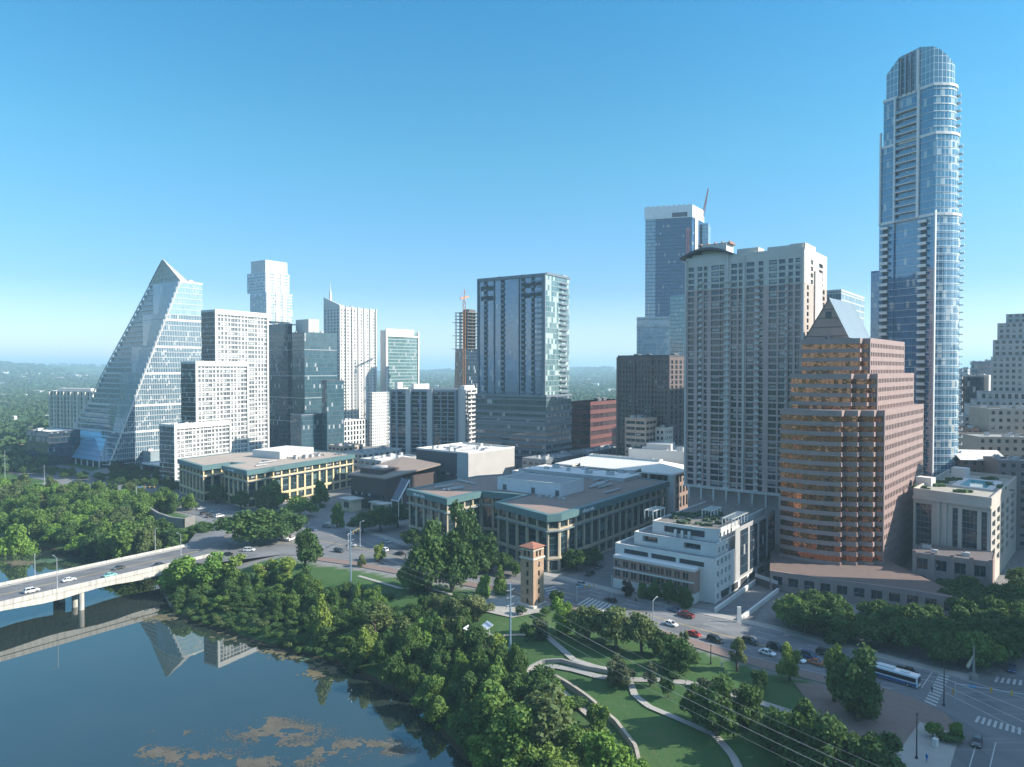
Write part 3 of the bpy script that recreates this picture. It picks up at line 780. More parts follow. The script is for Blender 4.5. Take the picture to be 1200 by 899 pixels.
# ------------------------------------------------------------------ distant towers
def jenga():
    D = 840; th = 35
    B = bthing('condominium_tower', 'distant pale blue tower of offset stacked boxes with a grey screened crown', 'skyscraper', cbox(293, 311, 343, D, th))
    f1 = curtain('pale_blue_glass', (.10, .20, .32), (.20, .32, .44), (.62, .64, .66), 2.2, 3.6, .5, .9, ior=1.8, blind=.2, blind_col=(.55, .57, .58))
    for pl, pc, pr, y0, y1, dd in ((295, 312, 337.5, 303.5, 318.5, 6), (290.5, 311.6, 339.8, 318.5, 342, 0), (293.7, 312.5, 343, 342, 376, -2), (291.5, 311, 341, 376, 420, 1), (293.7, 312.5, 343, 420, 520, -2)):
        P = cbox(pl, pc, pr, D + dd, th); z1, z0 = zat(y0, D), zat(y1, D)
        if dd == 6:
            m = MB(); m.prism(P, z0, z1); m.build('crown_screen', curtain('crown_louvre', (.42, .43, .44), (.50, .50, .50), (.62, .62, .62), 1.2, 3, .3, .4, ior=1.45, rough=.5, blind=0), B)
        else:
            m = MB(); m.prism(P, z0, z1, bot=True); m.build('stacked_block', f1, B); bands(P, [z0 + k * 3.6 for k in range(1, int((z1 - z0) / 3.6))], .5, .35).build('floor_slab', WHITE, B)
            w = MB(); t = (P[1] - P[0]).normalized(); n = Vector((t.y, -t.x)); L = (P[1] - P[0]).length
            for f in (.02, .35, .62): q = P[0] + t * L * (f + .07) + n * .3; w.box((q.x, q.y, z0), L * .14, .6, z1 - z0 - .1, atan2(t.y, t.x))
            w.build('white_pier', WHITE, B)
jenga()
def white_spire():
    D = 745; th = 33; u, v = ax(th)
    P = cbox(379.6, 398, 440.3, D, th); z = zat(359, D)
    B = bthing('condominium_tower', 'slender white residential tower with a raked crown and needle spire', 'apartment tower', P)
    wins = []; w = MB(); L = (P[1] - P[0]).length; n = int(z / 3.3)
    gridf(w, wins, P[0], P[1], 0, z, even(L, 11, .5), floors(2, n - 1, 3.3, .8, 2.7), .6, P_GREY)
    L2 = (P[0] - P[3]).length; gridf(w, wins, P[3], P[0], 0, z, even(L2, 5, .5), floors(2, n - 1, 3.3, .8, 2.7), .6, P_GREY)
    w.quad(P[1], P[2], 0, z); w.quad(P[2], P[3], 0, z); w.face([(p.x, p.y, z) for p in P]); w.build('wall', WHITE, B); many('window', B, wins)
    f = fins(P, [0], 0, z + 1, L / 5.5, 1.0, 1.3); f.build('white_pier', WHITE, B)
    # raked crown on the left end
    T = [P[3], P[3].lerp(P[0], 1.0), P[0] + u * 5, P[3] + u * 8]
    zz = [zat(347, D), zat(357, D), zat(358, D), zat(349, D)]; m = MB(); pts = [(q.x, q.y, s) for q, s in zip(T, zz)]
    for i in range(4):
        a, b = T[i], T[(i + 1) % 4]; m.face([(*a, z - .5), (*b, z - .5), (*b, zz[(i + 1) % 4]), (*a, zz[i])])
    m.face(pts); m.build('raked_crown', WHITE, B)
    s = MB(); c = T[0].lerp(T[1], .3) + u * 3; s.tube((*c, z), (*c, zat(340, D)), 2.2, 8, 1.0); s.tube((*c, zat(340, D)), (*c, zat(330, D)), .6, 6, .15); s.build('spire', WHITE, B)
    Q = cbox(432, 436, 455.5, D - 6, th); z2 = zat(460, D - 6); m = MB(); m.prism(Q, 0, z2); m.build('side_wing', facade('white_wing_facade', (.66, .65, .62), (.06, .08, .1), 3.2, 3.3, .5, .5), B)
    units(B, P, z, 4, 2, 4)
    D2 = D - 30; Q = cbox(395, 402.7, 457, D2, th); z3 = zat(493, D2); m = MB(); w2 = []
    G = bthing('parking_podium', 'white gridded parking podium at the foot of the slender white tower', 'garage', Q)
    gridf(m, w2, Q[0], Q[1], 0, z3, even((Q[1] - Q[0]).length, 16, .62), floors(2, 5, (z3 - 3) / 5, .9, (z3 - 3) / 5 - .3), .8, P_DARK); m.quad(Q[3], Q[0], 0, z3); m.quad(Q[1], Q[2], 0, z3); m.quad(Q[2], Q[3], 0, z3); m.build('wall', WHITE, G); many('opening', G, w2)
    m = MB(); m.face([(p.x, p.y, z3 - .5) for p in Q]); m.build('roof', ROOFW, G); units(G, Q, z3 - .5, 4)
white_spire()
def green_slab():
    D = 800; th = 38; P = cbox(446, 451.7, 490.7, D, th); z = zat(388, D)
    B = bthing('office_tower', 'flat topped green glass tower with a white frame beyond the grey condominium', 'skyscraper', P)
    m = MB(); m.prism(P, 0, z, mtop=1); m.build('curtain_wall', [curtain('green_glass', (.06, .13, .14), (.10, .19, .19), (.30, .36, .36), 1.8, 3.8, .15, .7, ior=1.9), ROOFG], B)
    f = MB(); t = (P[1] - P[0]).normalized(); n = Vector((t.y, -t.x)); L = (P[1] - P[0]).length
    for x, w in ((1.5, 3), (L - 1, 2)): q = P[0] + t * x + n * .5; f.box((q.x, q.y, 0), w, 1, z + 1.5, atan2(t.y, t.x))
    q = P[0].lerp(P[1], .42) + n * .502; f.box((q.x, q.y, z - 4), L * .84, 1, 7, atan2(t.y, t.x)); q = P[0].lerp(P[1], .5) + n * .504; f.box((q.x, q.y, z - 6), L, 1, 2, atan2(t.y, t.x)); f.quad(P[3] - t * .2, P[0] - t * .2, 0, z + 1)
    f.build('white_frame', WHITE, B); units(B, P, z, 3, 3, 6)
green_slab()
def condo_grey():
    D = 560; th = 60; P = [dp(456.6, D), dp(534.7, D - 14), dp(560, D + 22), dp(478, D + 36)]; z = zat(457, D)
    B = bthing('apartment_tower', 'mid rise grey and blue condominium with white pilasters and rooftop penthouses', 'apartment tower', P)
    wins = []; w = MB(); L = (P[1] - P[0]).length; n = 19; fh = (z - 3) / n
    gridf(w, wins, P[0], P[1], 0, z, [(L * a, L * b) for a, b in ((.02, .09), (.12, .24), (.33, .45), (.48, .56), (.66, .76), (.78, .86), (.88, .97))], floors(2, n, fh, .35, fh - .3), 1.0, P_DARK)
    w.quad(P[1], P[2], 0, z); w.quad(P[2], P[3], 0, z); w.quad(P[3], P[0], 0, z); w.face([(p.x, p.y, z) for p in P]); w.build('wall', matte('slate_stucco', (.26, .28, .31), .8, .1, .2), B)
    many('window', B, wins)
    f = MB(); t = (P[1] - P[0]).normalized(); nn = Vector((t.y, -t.x))
    for x in (.285, .61): q = P[0] + t * L * x + nn * .4; f.box((q.x, q.y, 0), L * .075, .8, z + .5, atan2(t.y, t.x))
    f.build('pilaster', PALE, B)
    parapet(B, P, z, 1.0, .4, PALE)
    for a, b, yy in ((463, 472, 448), (482, 503, 450)): m = MB(); m.prism(cbox(a, a + 3, b, D + 8, 40), z, zat(yy, D + 8)); m.build('penthouse', WHITE, B)
    bb = MB()
    for k in range(n):
        for x in (.725, .82, .925): q = P[0] + t * L * x + nn * .7; bb.box((q.x, q.y, 2 + k * fh), L * .08, 1.4, .25, atan2(t.y, t.x))
    bb.build('balcony_slab', PALE, B)
    D = 548; Q = [dp(535.5, D), dp(545, D - 8), dp(559.5, D + 14), dp(550, D + 24)]; z = zat(456.5, D)
    E = bthing('apartment_tower', 'narrow white balconied block joined between the grey condominium and tall glass tower', 'apartment tower', Q)
    w = MB(); w.prism(Q, 0, z); w.build('wall', PALE, E); e = [1]
    n = 19; fh = z / n; t = (Q[2] - Q[1]).normalized(); nn = Vector((t.y, -t.x)); L = (Q[2] - Q[1]).length
    for k in range(1, n):
        q = Q[1].lerp(Q[2], .5) + nn * .9; m = MB(); m.box((q.x, q.y, k * fh), L * .86, 1.8, .3, atan2(t.y, t.x)); q2 = q + nn * .85; m.box((q2.x, q2.y, k * fh + .3), L * .86, .12, .9, atan2(t.y, t.x)); m.build('balcony', WHITE, E)
    wi = []
    for k in range(n):
        for x in (.28, .72): wi.append((win_mesh(L * .36, fh * .7, P_DARK), frame_mw(Q[1] + t * L * x + nn * .04, t, k * fh + .3), 8))
    many('window', E, wi)
    m = MB(); m.prism(offset(Q, -2), z, z + 3); m.build('penthouse', WHITE, E)
condo_grey()
def construction():
    D = 760; th = 38; P = cbox(533.5, 548, 566, D, th); zg = zat(409, D); zt = zat(366, D)
    B = bthing('tower_under_construction', 'unfinished tower with bare concrete floors above its first glass cladding', 'building site', P)
    m = MB(); Pb = offset(P, 1.5)
    u = 0
    for i in range(4):
        a, b = Pb[i], Pb[(i + 1) % 4]; c, d = P[(i + 1) % 4], P[i]; L = (b - a).length; m.face([(*a, 0), (*b, 0), (*c, zg), (*d, zg)], 0, [(u, 0), (u + L, 0), (u + L, zg), (u, zg)]); u += L
    m.build('curtain_wall', G_DARK, B)
    n = 11; fh = (zt - zg) / n; RAW = matte('raw_concrete', (.24, .22, .20), .9, .15, .3)
    for k in range(n + 1):
        s = MB(); s.prism(offset(P, .5 if k % 4 else 2.2), zg + k * fh, zg + k * fh + .45, bot=True); s.build('concrete_floor', RAW, B)
    c = MB()
    for i in range(4):
        for f in (0, .33, .66):
            q = P[i].lerp(P[(i + 1) % 4], f); q = q.lerp(sum(P, Vector((0, 0))) / 4, .06); c.box((*q, zg), 1, 1, zt - zg, 0)
    cc = sum(P, Vector((0, 0))) / 4; c.box((*cc, zg), 11, 9, zt - zg + 4, radians(52)); c.build('concrete_core', matte('core_concrete', (.10, .095, .09), .9), B)
    # crane climbing the corner
    q = at(544, 400, D - 12); K = thing('tower_crane', 'orange tower crane standing against the unfinished tower', 'crane', (q.x, q.y, 0))
    ORANGE = matte('crane_orange', (.55, .22, .07), .6)
    t = MB(); zc = zat(352, D)
    for dx in (-1.2, 1.2):
        for dy in (-1.2, 1.2): t.bar((q.x + dx, q.y + dy, 0), (q.x + dx, q.y + dy, zc), .55)
    for k in range(int(zc / 3)):
        s = 1 if k % 2 else -1; t.bar((q.x - 1.2 * s, q.y - 1.2, 3 * k), (q.x + 1.2 * s, q.y - 1.2, 3 * k + 3), .35); t.bar((q.x + 1.2, q.y - 1.2 * s, 3 * k), (q.x + 1.2, q.y + 1.2 * s, 3 * k + 3), .35)
    t.build('mast', ORANGE, K)
    j = MB(); j.bar((q.x - 4, q.y, zc), (q.x + 3, q.y + 24, zc + 5), 1.0); j.bar((q.x - 4, q.y, zc + 1.6), (q.x + 3, q.y + 24, zc + 5.6), .5); j.bar((q.x, q.y, zc), (q.x + .5, q.y, zc + 10), .7); j.bar((q.x + .5, q.y, zc + 10), (q.x + 3, q.y + 24, zc + 5.6), .2); j.bar((q.x + .5, q.y, zc + 10), (q.x - 3.5, q.y - 4, zc + 1), .3)
    j.build('jib', ORANGE, K); j = MB(); j.box((q.x, q.y, zc - 2.5), 3, 3, 2.6); j.build('cab', WHITE, K)
construction()

# ------------------------------------------------------------------ big blue glass hotel tower in the middle
def w_tower():
    D = 479; C = dp(639.5, D); th = 34; u, v = ax(th); L = hit(560, C, v); R = hit(667, C, u); P = [C, R, R + L - C, L]; z = zat(320, D); zb = zat(463, D)
    B = bthing('hotel_tower', 'broad blue glass tower with dark balcony columns over a wide dark base', 'skyscraper', P)
    FR = matte('blue_grey_frame', (.13, .16, .19), .5, .1, .2)
    G1 = curtain('sky_blue_glass', (.03, .08, .17), (.06, .13, .24), (.22, .28, .35), 1.6, 3.6, .08, .14, ior=2.4, blind=.04, wob=.006)
    G2 = curtain('pale_side_glass', (.05, .10, .11), (.14, .22, .22), (.20, .25, .26), 2.4, 3.6, .12, .5, ior=2.0, blind=.28, blind_col=(.34, .42, .40), wob=.02)
    W = (L - C).length; t = (C - L).normalized(); n = Vector((t.y, -t.x)); nf = int((z - zb) / 3.6); fh = (z - zb - 3) / nf
    mb = MB(); mb.quad(L + t * .1, C, zb, z - 1, 0); mb.quad(R, P[2], zb, z - 1); mb.quad(P[2], L, zb, z - 1); mb.build('front_glass', G1, B)
    mb = MB(); mb.quad(C, R, zb, z - 1); mb.build('side_glass', G2, B)
    mb = MB(); mb.face([(p.x, p.y, z - 1) for p in P]); mb.build('roof', ROOFG, B)
    f = MB()
    def vbar(x0, x1, za, zb_, d=.9): q = L + t * ((x0 + x1) / 2 * W) + n * d / 2; f.box((q.x, q.y, za), (x1 - x0) * W, d, zb_ - za, atan2(t.y, t.x))
    vbar(0, .022, 0, z); vbar(.955, 1, 0, z, 1.0); vbar(.022, .955, z - 2.2, z, .95)
    vbar(.25, .262, zb, z - 2.2, .7); vbar(.62, .63, zb, z - 2.2, .7)
    nr = Vector((u.y, -u.x)); q = C.lerp(R, .5) + nr * .3; f.box((q.x, q.y, z - 1), (R - C).length, .6, 1.6, atan2(u.y, u.x))
    f.build('frame', FR, B)
    # balconies: flat dark strips paint the recess shade, slab and rail floor by floor
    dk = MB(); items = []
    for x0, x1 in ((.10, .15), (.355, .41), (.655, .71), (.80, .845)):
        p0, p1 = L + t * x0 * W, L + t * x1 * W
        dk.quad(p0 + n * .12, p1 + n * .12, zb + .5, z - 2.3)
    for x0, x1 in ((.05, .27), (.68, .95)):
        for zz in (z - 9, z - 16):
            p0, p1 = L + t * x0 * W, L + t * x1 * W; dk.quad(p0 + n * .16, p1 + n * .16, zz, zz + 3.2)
    dk.build('balcony_recess_shade', matte('shadow_grey', (.035, .045, .055), .6), B)
    for k in range(nf):
        for x0, x1 in ((.10, .15), (.355, .41), (.655, .71), (.80, .845), (.88, .95)):
            w = (x1 - x0) * W; key = ('bal', round(w, 1))
            if key not in _WM:
                m = MB(); m.box((0, -.45, 0), w, .9, .16, mi=0); m.box((0, -.88, .16), w, .05, 1.05, mi=1); _WM[key] = m.mesh('balcony', [FR, curtain('balcony_glass', (.09, .15, .21), (.13, .19, .26), (.3, .35, .4), 1.5, 9, .05, 0, ior=1.6, blind=0)])
            items.append((_WM[key], frame_mw(L + t * ((x0 + x1) / 2 * W) + n * .1, t, zb + 1 + k * fh), w))
    many('balcony', B, items, 100)
    its = []
    for k in range(nf):
        w = (R - C).length * .3; key = ('sb', round(w, 1))
        if key not in _WM: m = MB(); m.box((0, -.8, 0), w, 1.6, .3); m.box((0, -1.55, .3), w, .06, .9); _WM[key] = m.mesh('side_balcony', FR)
        its.append((_WM[key], frame_mw(C.lerp(R, .72) + nr * .02, u, zb + 1 + k * fh), w))
    many('side_balcony', B, its)
    # base
    Pb = offset(P, 1.2); m = MB(); m.prism(Pb, 0, zb, mtop=1); m.build('base_wall', [curtain('base_glass', (.02, .04, .055), (.05, .08, .09), (.10, .13, .15), 2.2, 4.2, .15, 1.3, ior=1.8, blind=.1, span_col=(.1, .13, .15)), FR], B)
    b = bands(Pb, [zb - 1.6, zb - 20, 14], 1.6, .35); b.build('base_band', FR, B)
    lv = bands(Pb, [16 + k * 4.2 for k in range(int((zb - 24) / 4.2))], .8, .25); lv.build('louvre_band', matte('steel_louvre', (.15, .18, .21), .5), B)
    units(B, P, z - 1, 5, 3, 7, 1, 2.5)
w_tower()
# ------------------------------------------------------------------ brown and tan blocks in the middle distance
def brown_group():
    D = 520; th = 36; P = cbox(667.5, 692, 731.8, D, th); z = zat(471, D)
    B = bthing('office_building', 'low dark red office block with stepped ribbon window floors', 'office', P)
    RED = matte('oxblood_granite', (.13, .048, .042), .5, .12, .3); n = 9; fh = z / n
    g = MB(); b = MB(); u, v = ax(th)
    for k in range(n):
        s = (n - 1 - k) * .9; Q = [P[0] - v * 0, P[1] + u * s, P[2] + u * s, P[3]]; g.prism(offset(Q, -.5), k * fh, k * fh + fh, top=(k == n - 1)); b.prism(Q, k * fh + fh * .55, k * fh + fh, bot=True)
    g.build('ribbon_window', curtain('red_ribbon_glass', (.03, .015, .015), (.06, .03, .03), (.05, .02, .02), 1.5, 30, .08, 0, ior=1.7, blind=.03), B); b.build('spandrel', RED, B)
    units(B, P, z, 3, 3, 6, mats=[UNITD, UNIT])
    D = 452; th = 40; P = cbox(724, 784, 815, D, th); z = zat(418, D)
    B = bthing('hotel_tower', 'wide brown brick tower with closely spaced windows behind the low white roofs', 'hotel', P)
    BR = matte('brown_brick', (.125, .10, .095), .85, .12, .2); w = MB(); wins = []; L = (P[0] - P[3]).length; n = 26; fh = (z - 4) / n
    gridf(w, wins, P[3], P[0], 0, z, even(L, 15, .55, 1), floors(2, n, fh, .7, fh - .3), .4, P_DARK)
    L = (P[1] - P[0]).length; gridf(w, wins, P[0], P[1], 0, z, even(L, 6, .55, 1), floors(2, n, fh, .7, fh - .3), .4, P_DARK)
    w.quad(P[1], P[2], 0, z); w.quad(P[2], P[3], 0, z); w.face([(p.x, p.y, z) for p in P]); w.build('wall', BR, B); many('window', B, wins)
    fins(P, [3], 2, z, L / 3, 1.4, .7).build('pier', BR, B); parapet(B, P, z, 1.2, .5, DARKP); units(B, P, z, 4, 3, 6, mats=[UNITD, UNIT])
    for (pl, pc, pr, yt, D, wall, lab, pw, ph) in ((732, 758, 775, 475, 470, (.36, .28, .22), 'tan concrete block between the dark red office and brown tower', 3.6, 3.4),
                                  (732.6, 757, 770, 492, 440, (.56, .54, .50), 'white banded low office in front of the tan block', 40, 3.6),
                                  (768, 779, 789, 503, 445, (.60, .55, .47), 'small cream block beside the white banded office', 3.2, 3.6)):
        P = cbox(pl, pc, pr, D, 38); z = zat(yt, D); B = bthing('office_building', lab, 'office', P); w = MB(); wins = []; n = max(3, int(z / ph)); fh = (z - .8) / n
        for a, b in ((P[3], P[0]), (P[0], P[1])):
            L = (b - a).length; m = max(2, round(L / min(pw, 6))) ; gridf(w, wins, a, b, 0, z, even(L, m, .93 if pw > 20 else .55, .4), floors(0, n, fh, fh * .4, fh * .9), .6, P_DARK)
        w.quad(P[1], P[2], 0, z); w.quad(P[2], P[3], 0, z); w.face([(p.x, p.y, z - .02) for p in P]); w.build('wall', matte('wall_%d' % pl, wall, .8), B); many('window', B, wins); parapet(B, P, z, .9, .4, matte('wall_%d' % pl, wall)); units(B, P, z, 3, 2, 4)
brown_group()

# ------------------------------------------------------------------ tallest far glass tower
def far_glass():
    D = 811; th = 50; P = [dp(755.7, D + 14), dp(810, D), dp(823, D + 30), dp(770, D + 44)]; z = zat(240, D)
    B = bthing('glass_tower', 'very tall flat topped blue glass tower with a white cap and red crane', 'skyscraper', P)
    G = curtain('far_blue_glass', (.012, .06, .15), (.025, .09, .20), (.05, .08, .12), 1.6, 4.1, .1, .8, ior=1.65, blind=.03, wob=.006)
    G2 = curtain('far_pale_glass', (.10, .19, .27), (.16, .26, .34), (.4, .46, .5), 1.6, 4.1, .1, .3, ior=2.2, blind=.03, wob=.006)
    a = P[0].lerp(P[1], .22); m = MB(); m.quad(a, P[1], 0, z - 14); m.quad(P[1], P[2], 0, z - 14); m.quad(P[2], P[3], 0, z - 14); m.quad(P[3], P[0], 0, z - 14); m.build('curtain_wall', G, B)
    m = MB(); m.quad(P[0], a, 0, z - 14); m.build('corner_glass', G2, B)
    c = MB(); c.prism(offset(P, .8), z - 14, z, bot=True); c.build('white_cap', matte('white_cap_panel', (.60, .62, .64), .5), B)
    t = (P[2] - P[1]).normalized(); n = Vector((t.y, -t.x)); f = MB(); q = P[1].lerp(P[2], .35) + n * .5; f.box((q.x, q.y, z * .55), 9, 1, z * .45 - 14, atan2(t.y, t.x)); f.build('white_pier', WHITE, B)
    d = MB(); t = (P[1] - P[0]).normalized(); n = Vector((t.y, -t.x)); q = P[0].lerp(P[1], .74) + n * .9; d.box((q.x, q.y, z - 13), 17, .3, 5, atan2(t.y, t.x)); d.build('cap_window', DARKP, B)
    tb = bands(P, [4.1 * k for k in range(4, int(z / 4.1) - 3)], .5, .25); tb.build('spandrel', matte('navy_spandrel', (.03, .045, .065), .4), B)
    for i in range(9):
        q = P[0].lerp(P[1], (i + .5) / 9); m = MB(); m.box((q.x + 1, q.y + 3, z), 2.6, 2.2, 1.8, atan2(t.y, t.x)); m.build('roof_unit', UNIT, B)
    Q = [dp(822, D + 22), dp(829, D + 20), dp(832, D + 40), dp(825, D + 44)]; m = MB(); m.prism(Q, 0, zat(262, D + 22)); m.build('side_slice', G2, B)
    Q = [dp(746, D - 10), dp(786, D - 22), dp(800, D + 8), dp(760, D + 20)]; z2 = zat(371, D - 20); m = MB(); m.prism(Q, 0, z2, mtop=1); m.build('podium_glass', [curtain('podium_blue', (.16, .24, .30), (.24, .32, .37), (.35, .4, .44), 2, 4.2, .1, .4, ior=2.2, blind=.12), ROOFG], B)
    bands(Q, [z2 - 3, z2 - 12], 1.0, .3).build('podium_band', GREYM, B)
    D = 700; Q = cbox(785, 806, 830, D, 40); z3 = zat(345, D); T = bthing('office_tower', 'teal glass block squeezed between the tallest tower and the brick one', 'office tower', Q); m = MB(); m.prism(Q, 0, z3, mtop=1); m.build('curtain_wall', [curtain('turquoise_glass', (.02, .13, .17), (.05, .20, .24), (.04, .10, .12), 1.6, 3.9, .1, .5, ior=2.0), ROOFG], T); bands(Q, [3.9 * k for k in range(3, int(z3 / 3.9))], .4, .15).build('spandrel', matte('teal_spandrel', (.03, .10, .12), .4), T)
    # red crane jib and mast on the far tower
    K = at(806, 290, D + 70); K = thing('tower_crane', 'red tower crane rising behind the tallest far glass tower', 'crane', (K.x, K.y, 0))
    RED = matte('crane_red', (.26, .09, .09), .6); a = at(806, 285, 802); b = at(812, 268, 802); m = MB()
    for dx in (-1.2, 1.2):
        for dy in (-1.2, 1.2): m.bar((a.x + dx, a.y + dy, z - 70), (a.x + dx, a.y + dy, z - 28), .5)
    for k in range(14): s = 1 if k % 2 else -1; m.bar((a.x - 1.2 * s, a.y - 1.2, z - 70 + 3 * k), (a.x + 1.2 * s, a.y - 1.2, z - 67 + 3 * k), .4)
    m.build('mast', RED, K); j0, j1 = at(824.5, 246, 840), at(830, 221, 840); m = MB(); m.tube(j0, j1, .8, 4); m.tube(j0 + Vector((1.5, 0, -2)), j1, .5, 4); m.tube(j0 - Vector((0, 0, 8)), j0, 1.0, 4); m.build('jib', RED, K)
far_glass()

# ------------------------------------------------------------------ brick and stone apartment tower on the terraced block
def brick_tower():
    D = 312; th = 38; u, v = ax(th); C = dp(942, D); L = hit(803.5, C, v); R = hit(968, C, u); P = [C, R, R + L - C, L]; z = zat(292, D)
    B = bthing('apartment_tower', 'tall taupe brick apartment tower with pale stone top and curved roof hood', 'apartment tower', P)
    BR = matte('taupe_brick', (.50, .345, .315), .85, .12, .15); ST = matte('pale_stone', (.52, .48, .44), .8, .1, .15)
    W = (L - C).length; t = (C - L).normalized(); n = Vector((t.y, -t.x)); nf = 36; zp = 24; fh = (z - 3 - zp) / nf
    xs = [(a * W, b * W) for a, b in ((.02, .075), (.105, .150), (.165, .195), (.23, .30), (.305, .345), (.405, .455), (.47, .50), (.535, .60), (.635, .675), (.72, .785), (.80, .85), (.875, .91), (.93, .965))]
    w = MB(); wins = []; zsplit = zp + fh * (nf - 4)
    w_lo, w_hi = MB(), MB()
    gridf(w_lo, wins, L, C, zp, zsplit, xs, floors(zp, nf - 4, fh, .35, fh - .45), .7, lambda j: P_BLUEW)
    gridf(w_hi, wins, L, C, zsplit, z, xs, floors(zsplit, 4, fh, .5, fh - .5), .7, P_BLUEW)
    LR = (R - C).length
    gridf(w_hi, wins, C, R, zsplit, z, [(LR * .25, LR * .36), (LR * .62, LR * .8)], floors(zsplit, 4, fh, .5, fh - .5), .6, P_DARK)
    w_st = MB(); gridf(w_st, wins, C, R, zp, zsplit, [(LR * .10, LR * .18), (LR * .8, LR * .9)], floors(zp, nf - 4, fh, .4, fh - .6), .6, P_DARK)
    for m in (w_lo, w_hi):
        za, zb = (zp, zsplit) if m is w_lo else (zsplit, z); m.quad(R, P[2], za, zb); m.quad(P[2], L, za, zb)
    w_lo.build('brick_wall', BR, B); w_hi.face([(p.x, p.y, z) for p in P]); w_hi.build('stone_top', ST, B)
    many('window', B, wins)
    w_st.build('stone_side', matte('buff_stone', (.40, .33, .29), .8, .1, .2), B); pf = MB()
    for x in (0.0, .345 + .03, .515, .99): q = L + t * W * x + n * .3; pf.box((q.x, q.y, zp), .9, .6, z - zp, atan2(t.y, t.x))
    nr = Vector((u.y, -u.x)); q = C + u * LR * .55 + nr * .35; pf.box((q.x, q.y, zp), LR * .30, .7, z - 8 - zp, atan2(u.y, u.x))
    pf.build('stone_pier', ST, B)
    # balconies: pale slabs with thin rails
    items = []
    for k in range(nf - 2):
        for x0, x1 in ((.125, .155), (.350, .40), (.61, .65), (.855, .872)):
            wd = (x1 - x0) * W; key = ('ab', round(wd, 1))
            if key not in _WM: m = MB(); m.box((0, -.55, 0), wd, 1.1, .28); m.box((0, -1.07, .28), wd, .05, .85, mi=1); _WM[key] = m.mesh('balcony', [ST, PALE])
            items.append((_WM[key], frame_mw(L + t * ((x0 + x1) / 2) * W + n * .02, t, zp + k * fh + .02), wd))
    many('balcony', B, items)
    bands([P[0], P[1], P[2], P[3]], [zp + k * fh for k in range(1, nf, 1)], .15, .10).build('string_course', ST, B)
    # curved hood at the left, corner turret, penthouse blocks
    h = MB(); N = 14; a0, a1 = L - t * 2.5, L + t * W * .42
    for k in range(N):
        f0, f1 = k / N, (k + 1) / N; z0, z1 = z - 2.0 + 7.2 * sin(pi * (f0 * .68 + .16)), z - 2.0 + 7.2 * sin(pi * (f1 * .68 + .16)); p0, p1 = a0.lerp(a1, f0), a0.lerp(a1, f1)
        q = lambda p, d, zz: (*(p - n * d), zz)
        h.face([q(p0, -2, z0), q(p1, -2, z1), q(p1, 14, z1), q(p0, 14, z0)]); h.face([q(p0, -2, z0 - 1), q(p0, 14, z0 - 1), q(p1, 14, z1 - 1), q(p1, -2, z1 - 1)]); h.face([q(p0, -2, z0 - 1), q(p1, -2, z1 - 1), q(p1, -2, z1), q(p0, -2, z0)])
    h.build('roof_hood', DARKP, B)
    for (x0, x1, hh, d0, d1) in ((.05, .38, 2.4, 1.0, 12), (.12, .34, 7, 3, 12), (.44, .62, 3.4, 2, 10), (.70, .98, 2.6, 1, 9)):
        p0, p1 = L + t * x0 * W - n * d0, L + t * x1 * W - n * d0; pp = [p0, p1, p1 - n * (d1 - d0), p0 - n * (d1 - d0)]; m = MB(); m.prism(pp, z, z + hh + .001 * d0); m.build('penthouse', ST if hh < 5 else PALE, B)
    q = C.lerp(R, .5) - v * 0; m = MB(); pp = [C + u * LR * .05 + v * .3, C + u * LR * .5 + v * .3, C + u * LR * .5 + v * 7, C + u * LR * .05 + v * 7]; m.prism(pp, z, z + 3.2); m.build('penthouse', ST, B)
    m = MB(); q = L + t * W * .22 - n * 8; m.box((q.x, q.y, z + 7), 16, 8, .5, atan2(t.y, t.x)); 
    for k in range(5): qq = q + t * (k - 2) * 3.6; m.box((qq.x, qq.y, z + 7.5), .5, 6, .9, atan2(t.y, t.x))
    m.build('roof_frame', matte('rust_frame', (.24, .15, .12), .7), B)
    parapet(B, P, z, 1.0, .4, ST)
    # colonnade at the foot
    for k in range(9): q = L + t * W * (k + .5) / 9 + n * 2; m = MB(); m.box((q.x, q.y, 18), 1.0, 1.0, 5.4, atan2(t.y, t.x)); m.build('column', ST, B)
    m = MB(); m.prism([L + n * 2.6, C + n * 2.6, C, L], 23.4, 24.2, bot=True); m.build('colonnade_beam', ST, B)
    m = MB(); m.prism(offset(P, -1), 0, 24, top=False); m.build('lobby_wall', BR, B)
brick_tower()
def tops_behind():
    D = 420; P = cbox(962, 985, 1012, D, 38); z = zat(341, D); B = bthing('office_tower', 'pale glass block showing just above the pink granite gable', 'office tower', P)
    m = MB(); m.prism(P, 0, z, mtop=1); m.build('curtain_wall', [curtain('grey_green_glass', (.10, .15, .17), (.16, .22, .24), (.5, .53, .53), 1.6, 3.9, .12, .6, ior=1.9), ROOFG], B); parapet(B, P, z, 1, .4, PALE)
    D = 520; P = cbox(1019.5, 1032, 1040, D, 38); z = zat(319, D); B = bthing('office_tower', 'narrow deep blue glass tower peeping out beside the tall round topped tower', 'office tower', P)
    m = MB(); m.prism(P, 0, z, mtop=1); m.build('curtain_wall', [curtain('deep_blue_glass', (.01, .06, .17), (.03, .10, .22), (.02, .05, .12), 1.8, 3.9, .1, .2, ior=2.2), ROOFG], B); parapet(B, P, z, 1.2, .4, matte('blue_parapet', (.05, .10, .18), .4))
tops_behind()

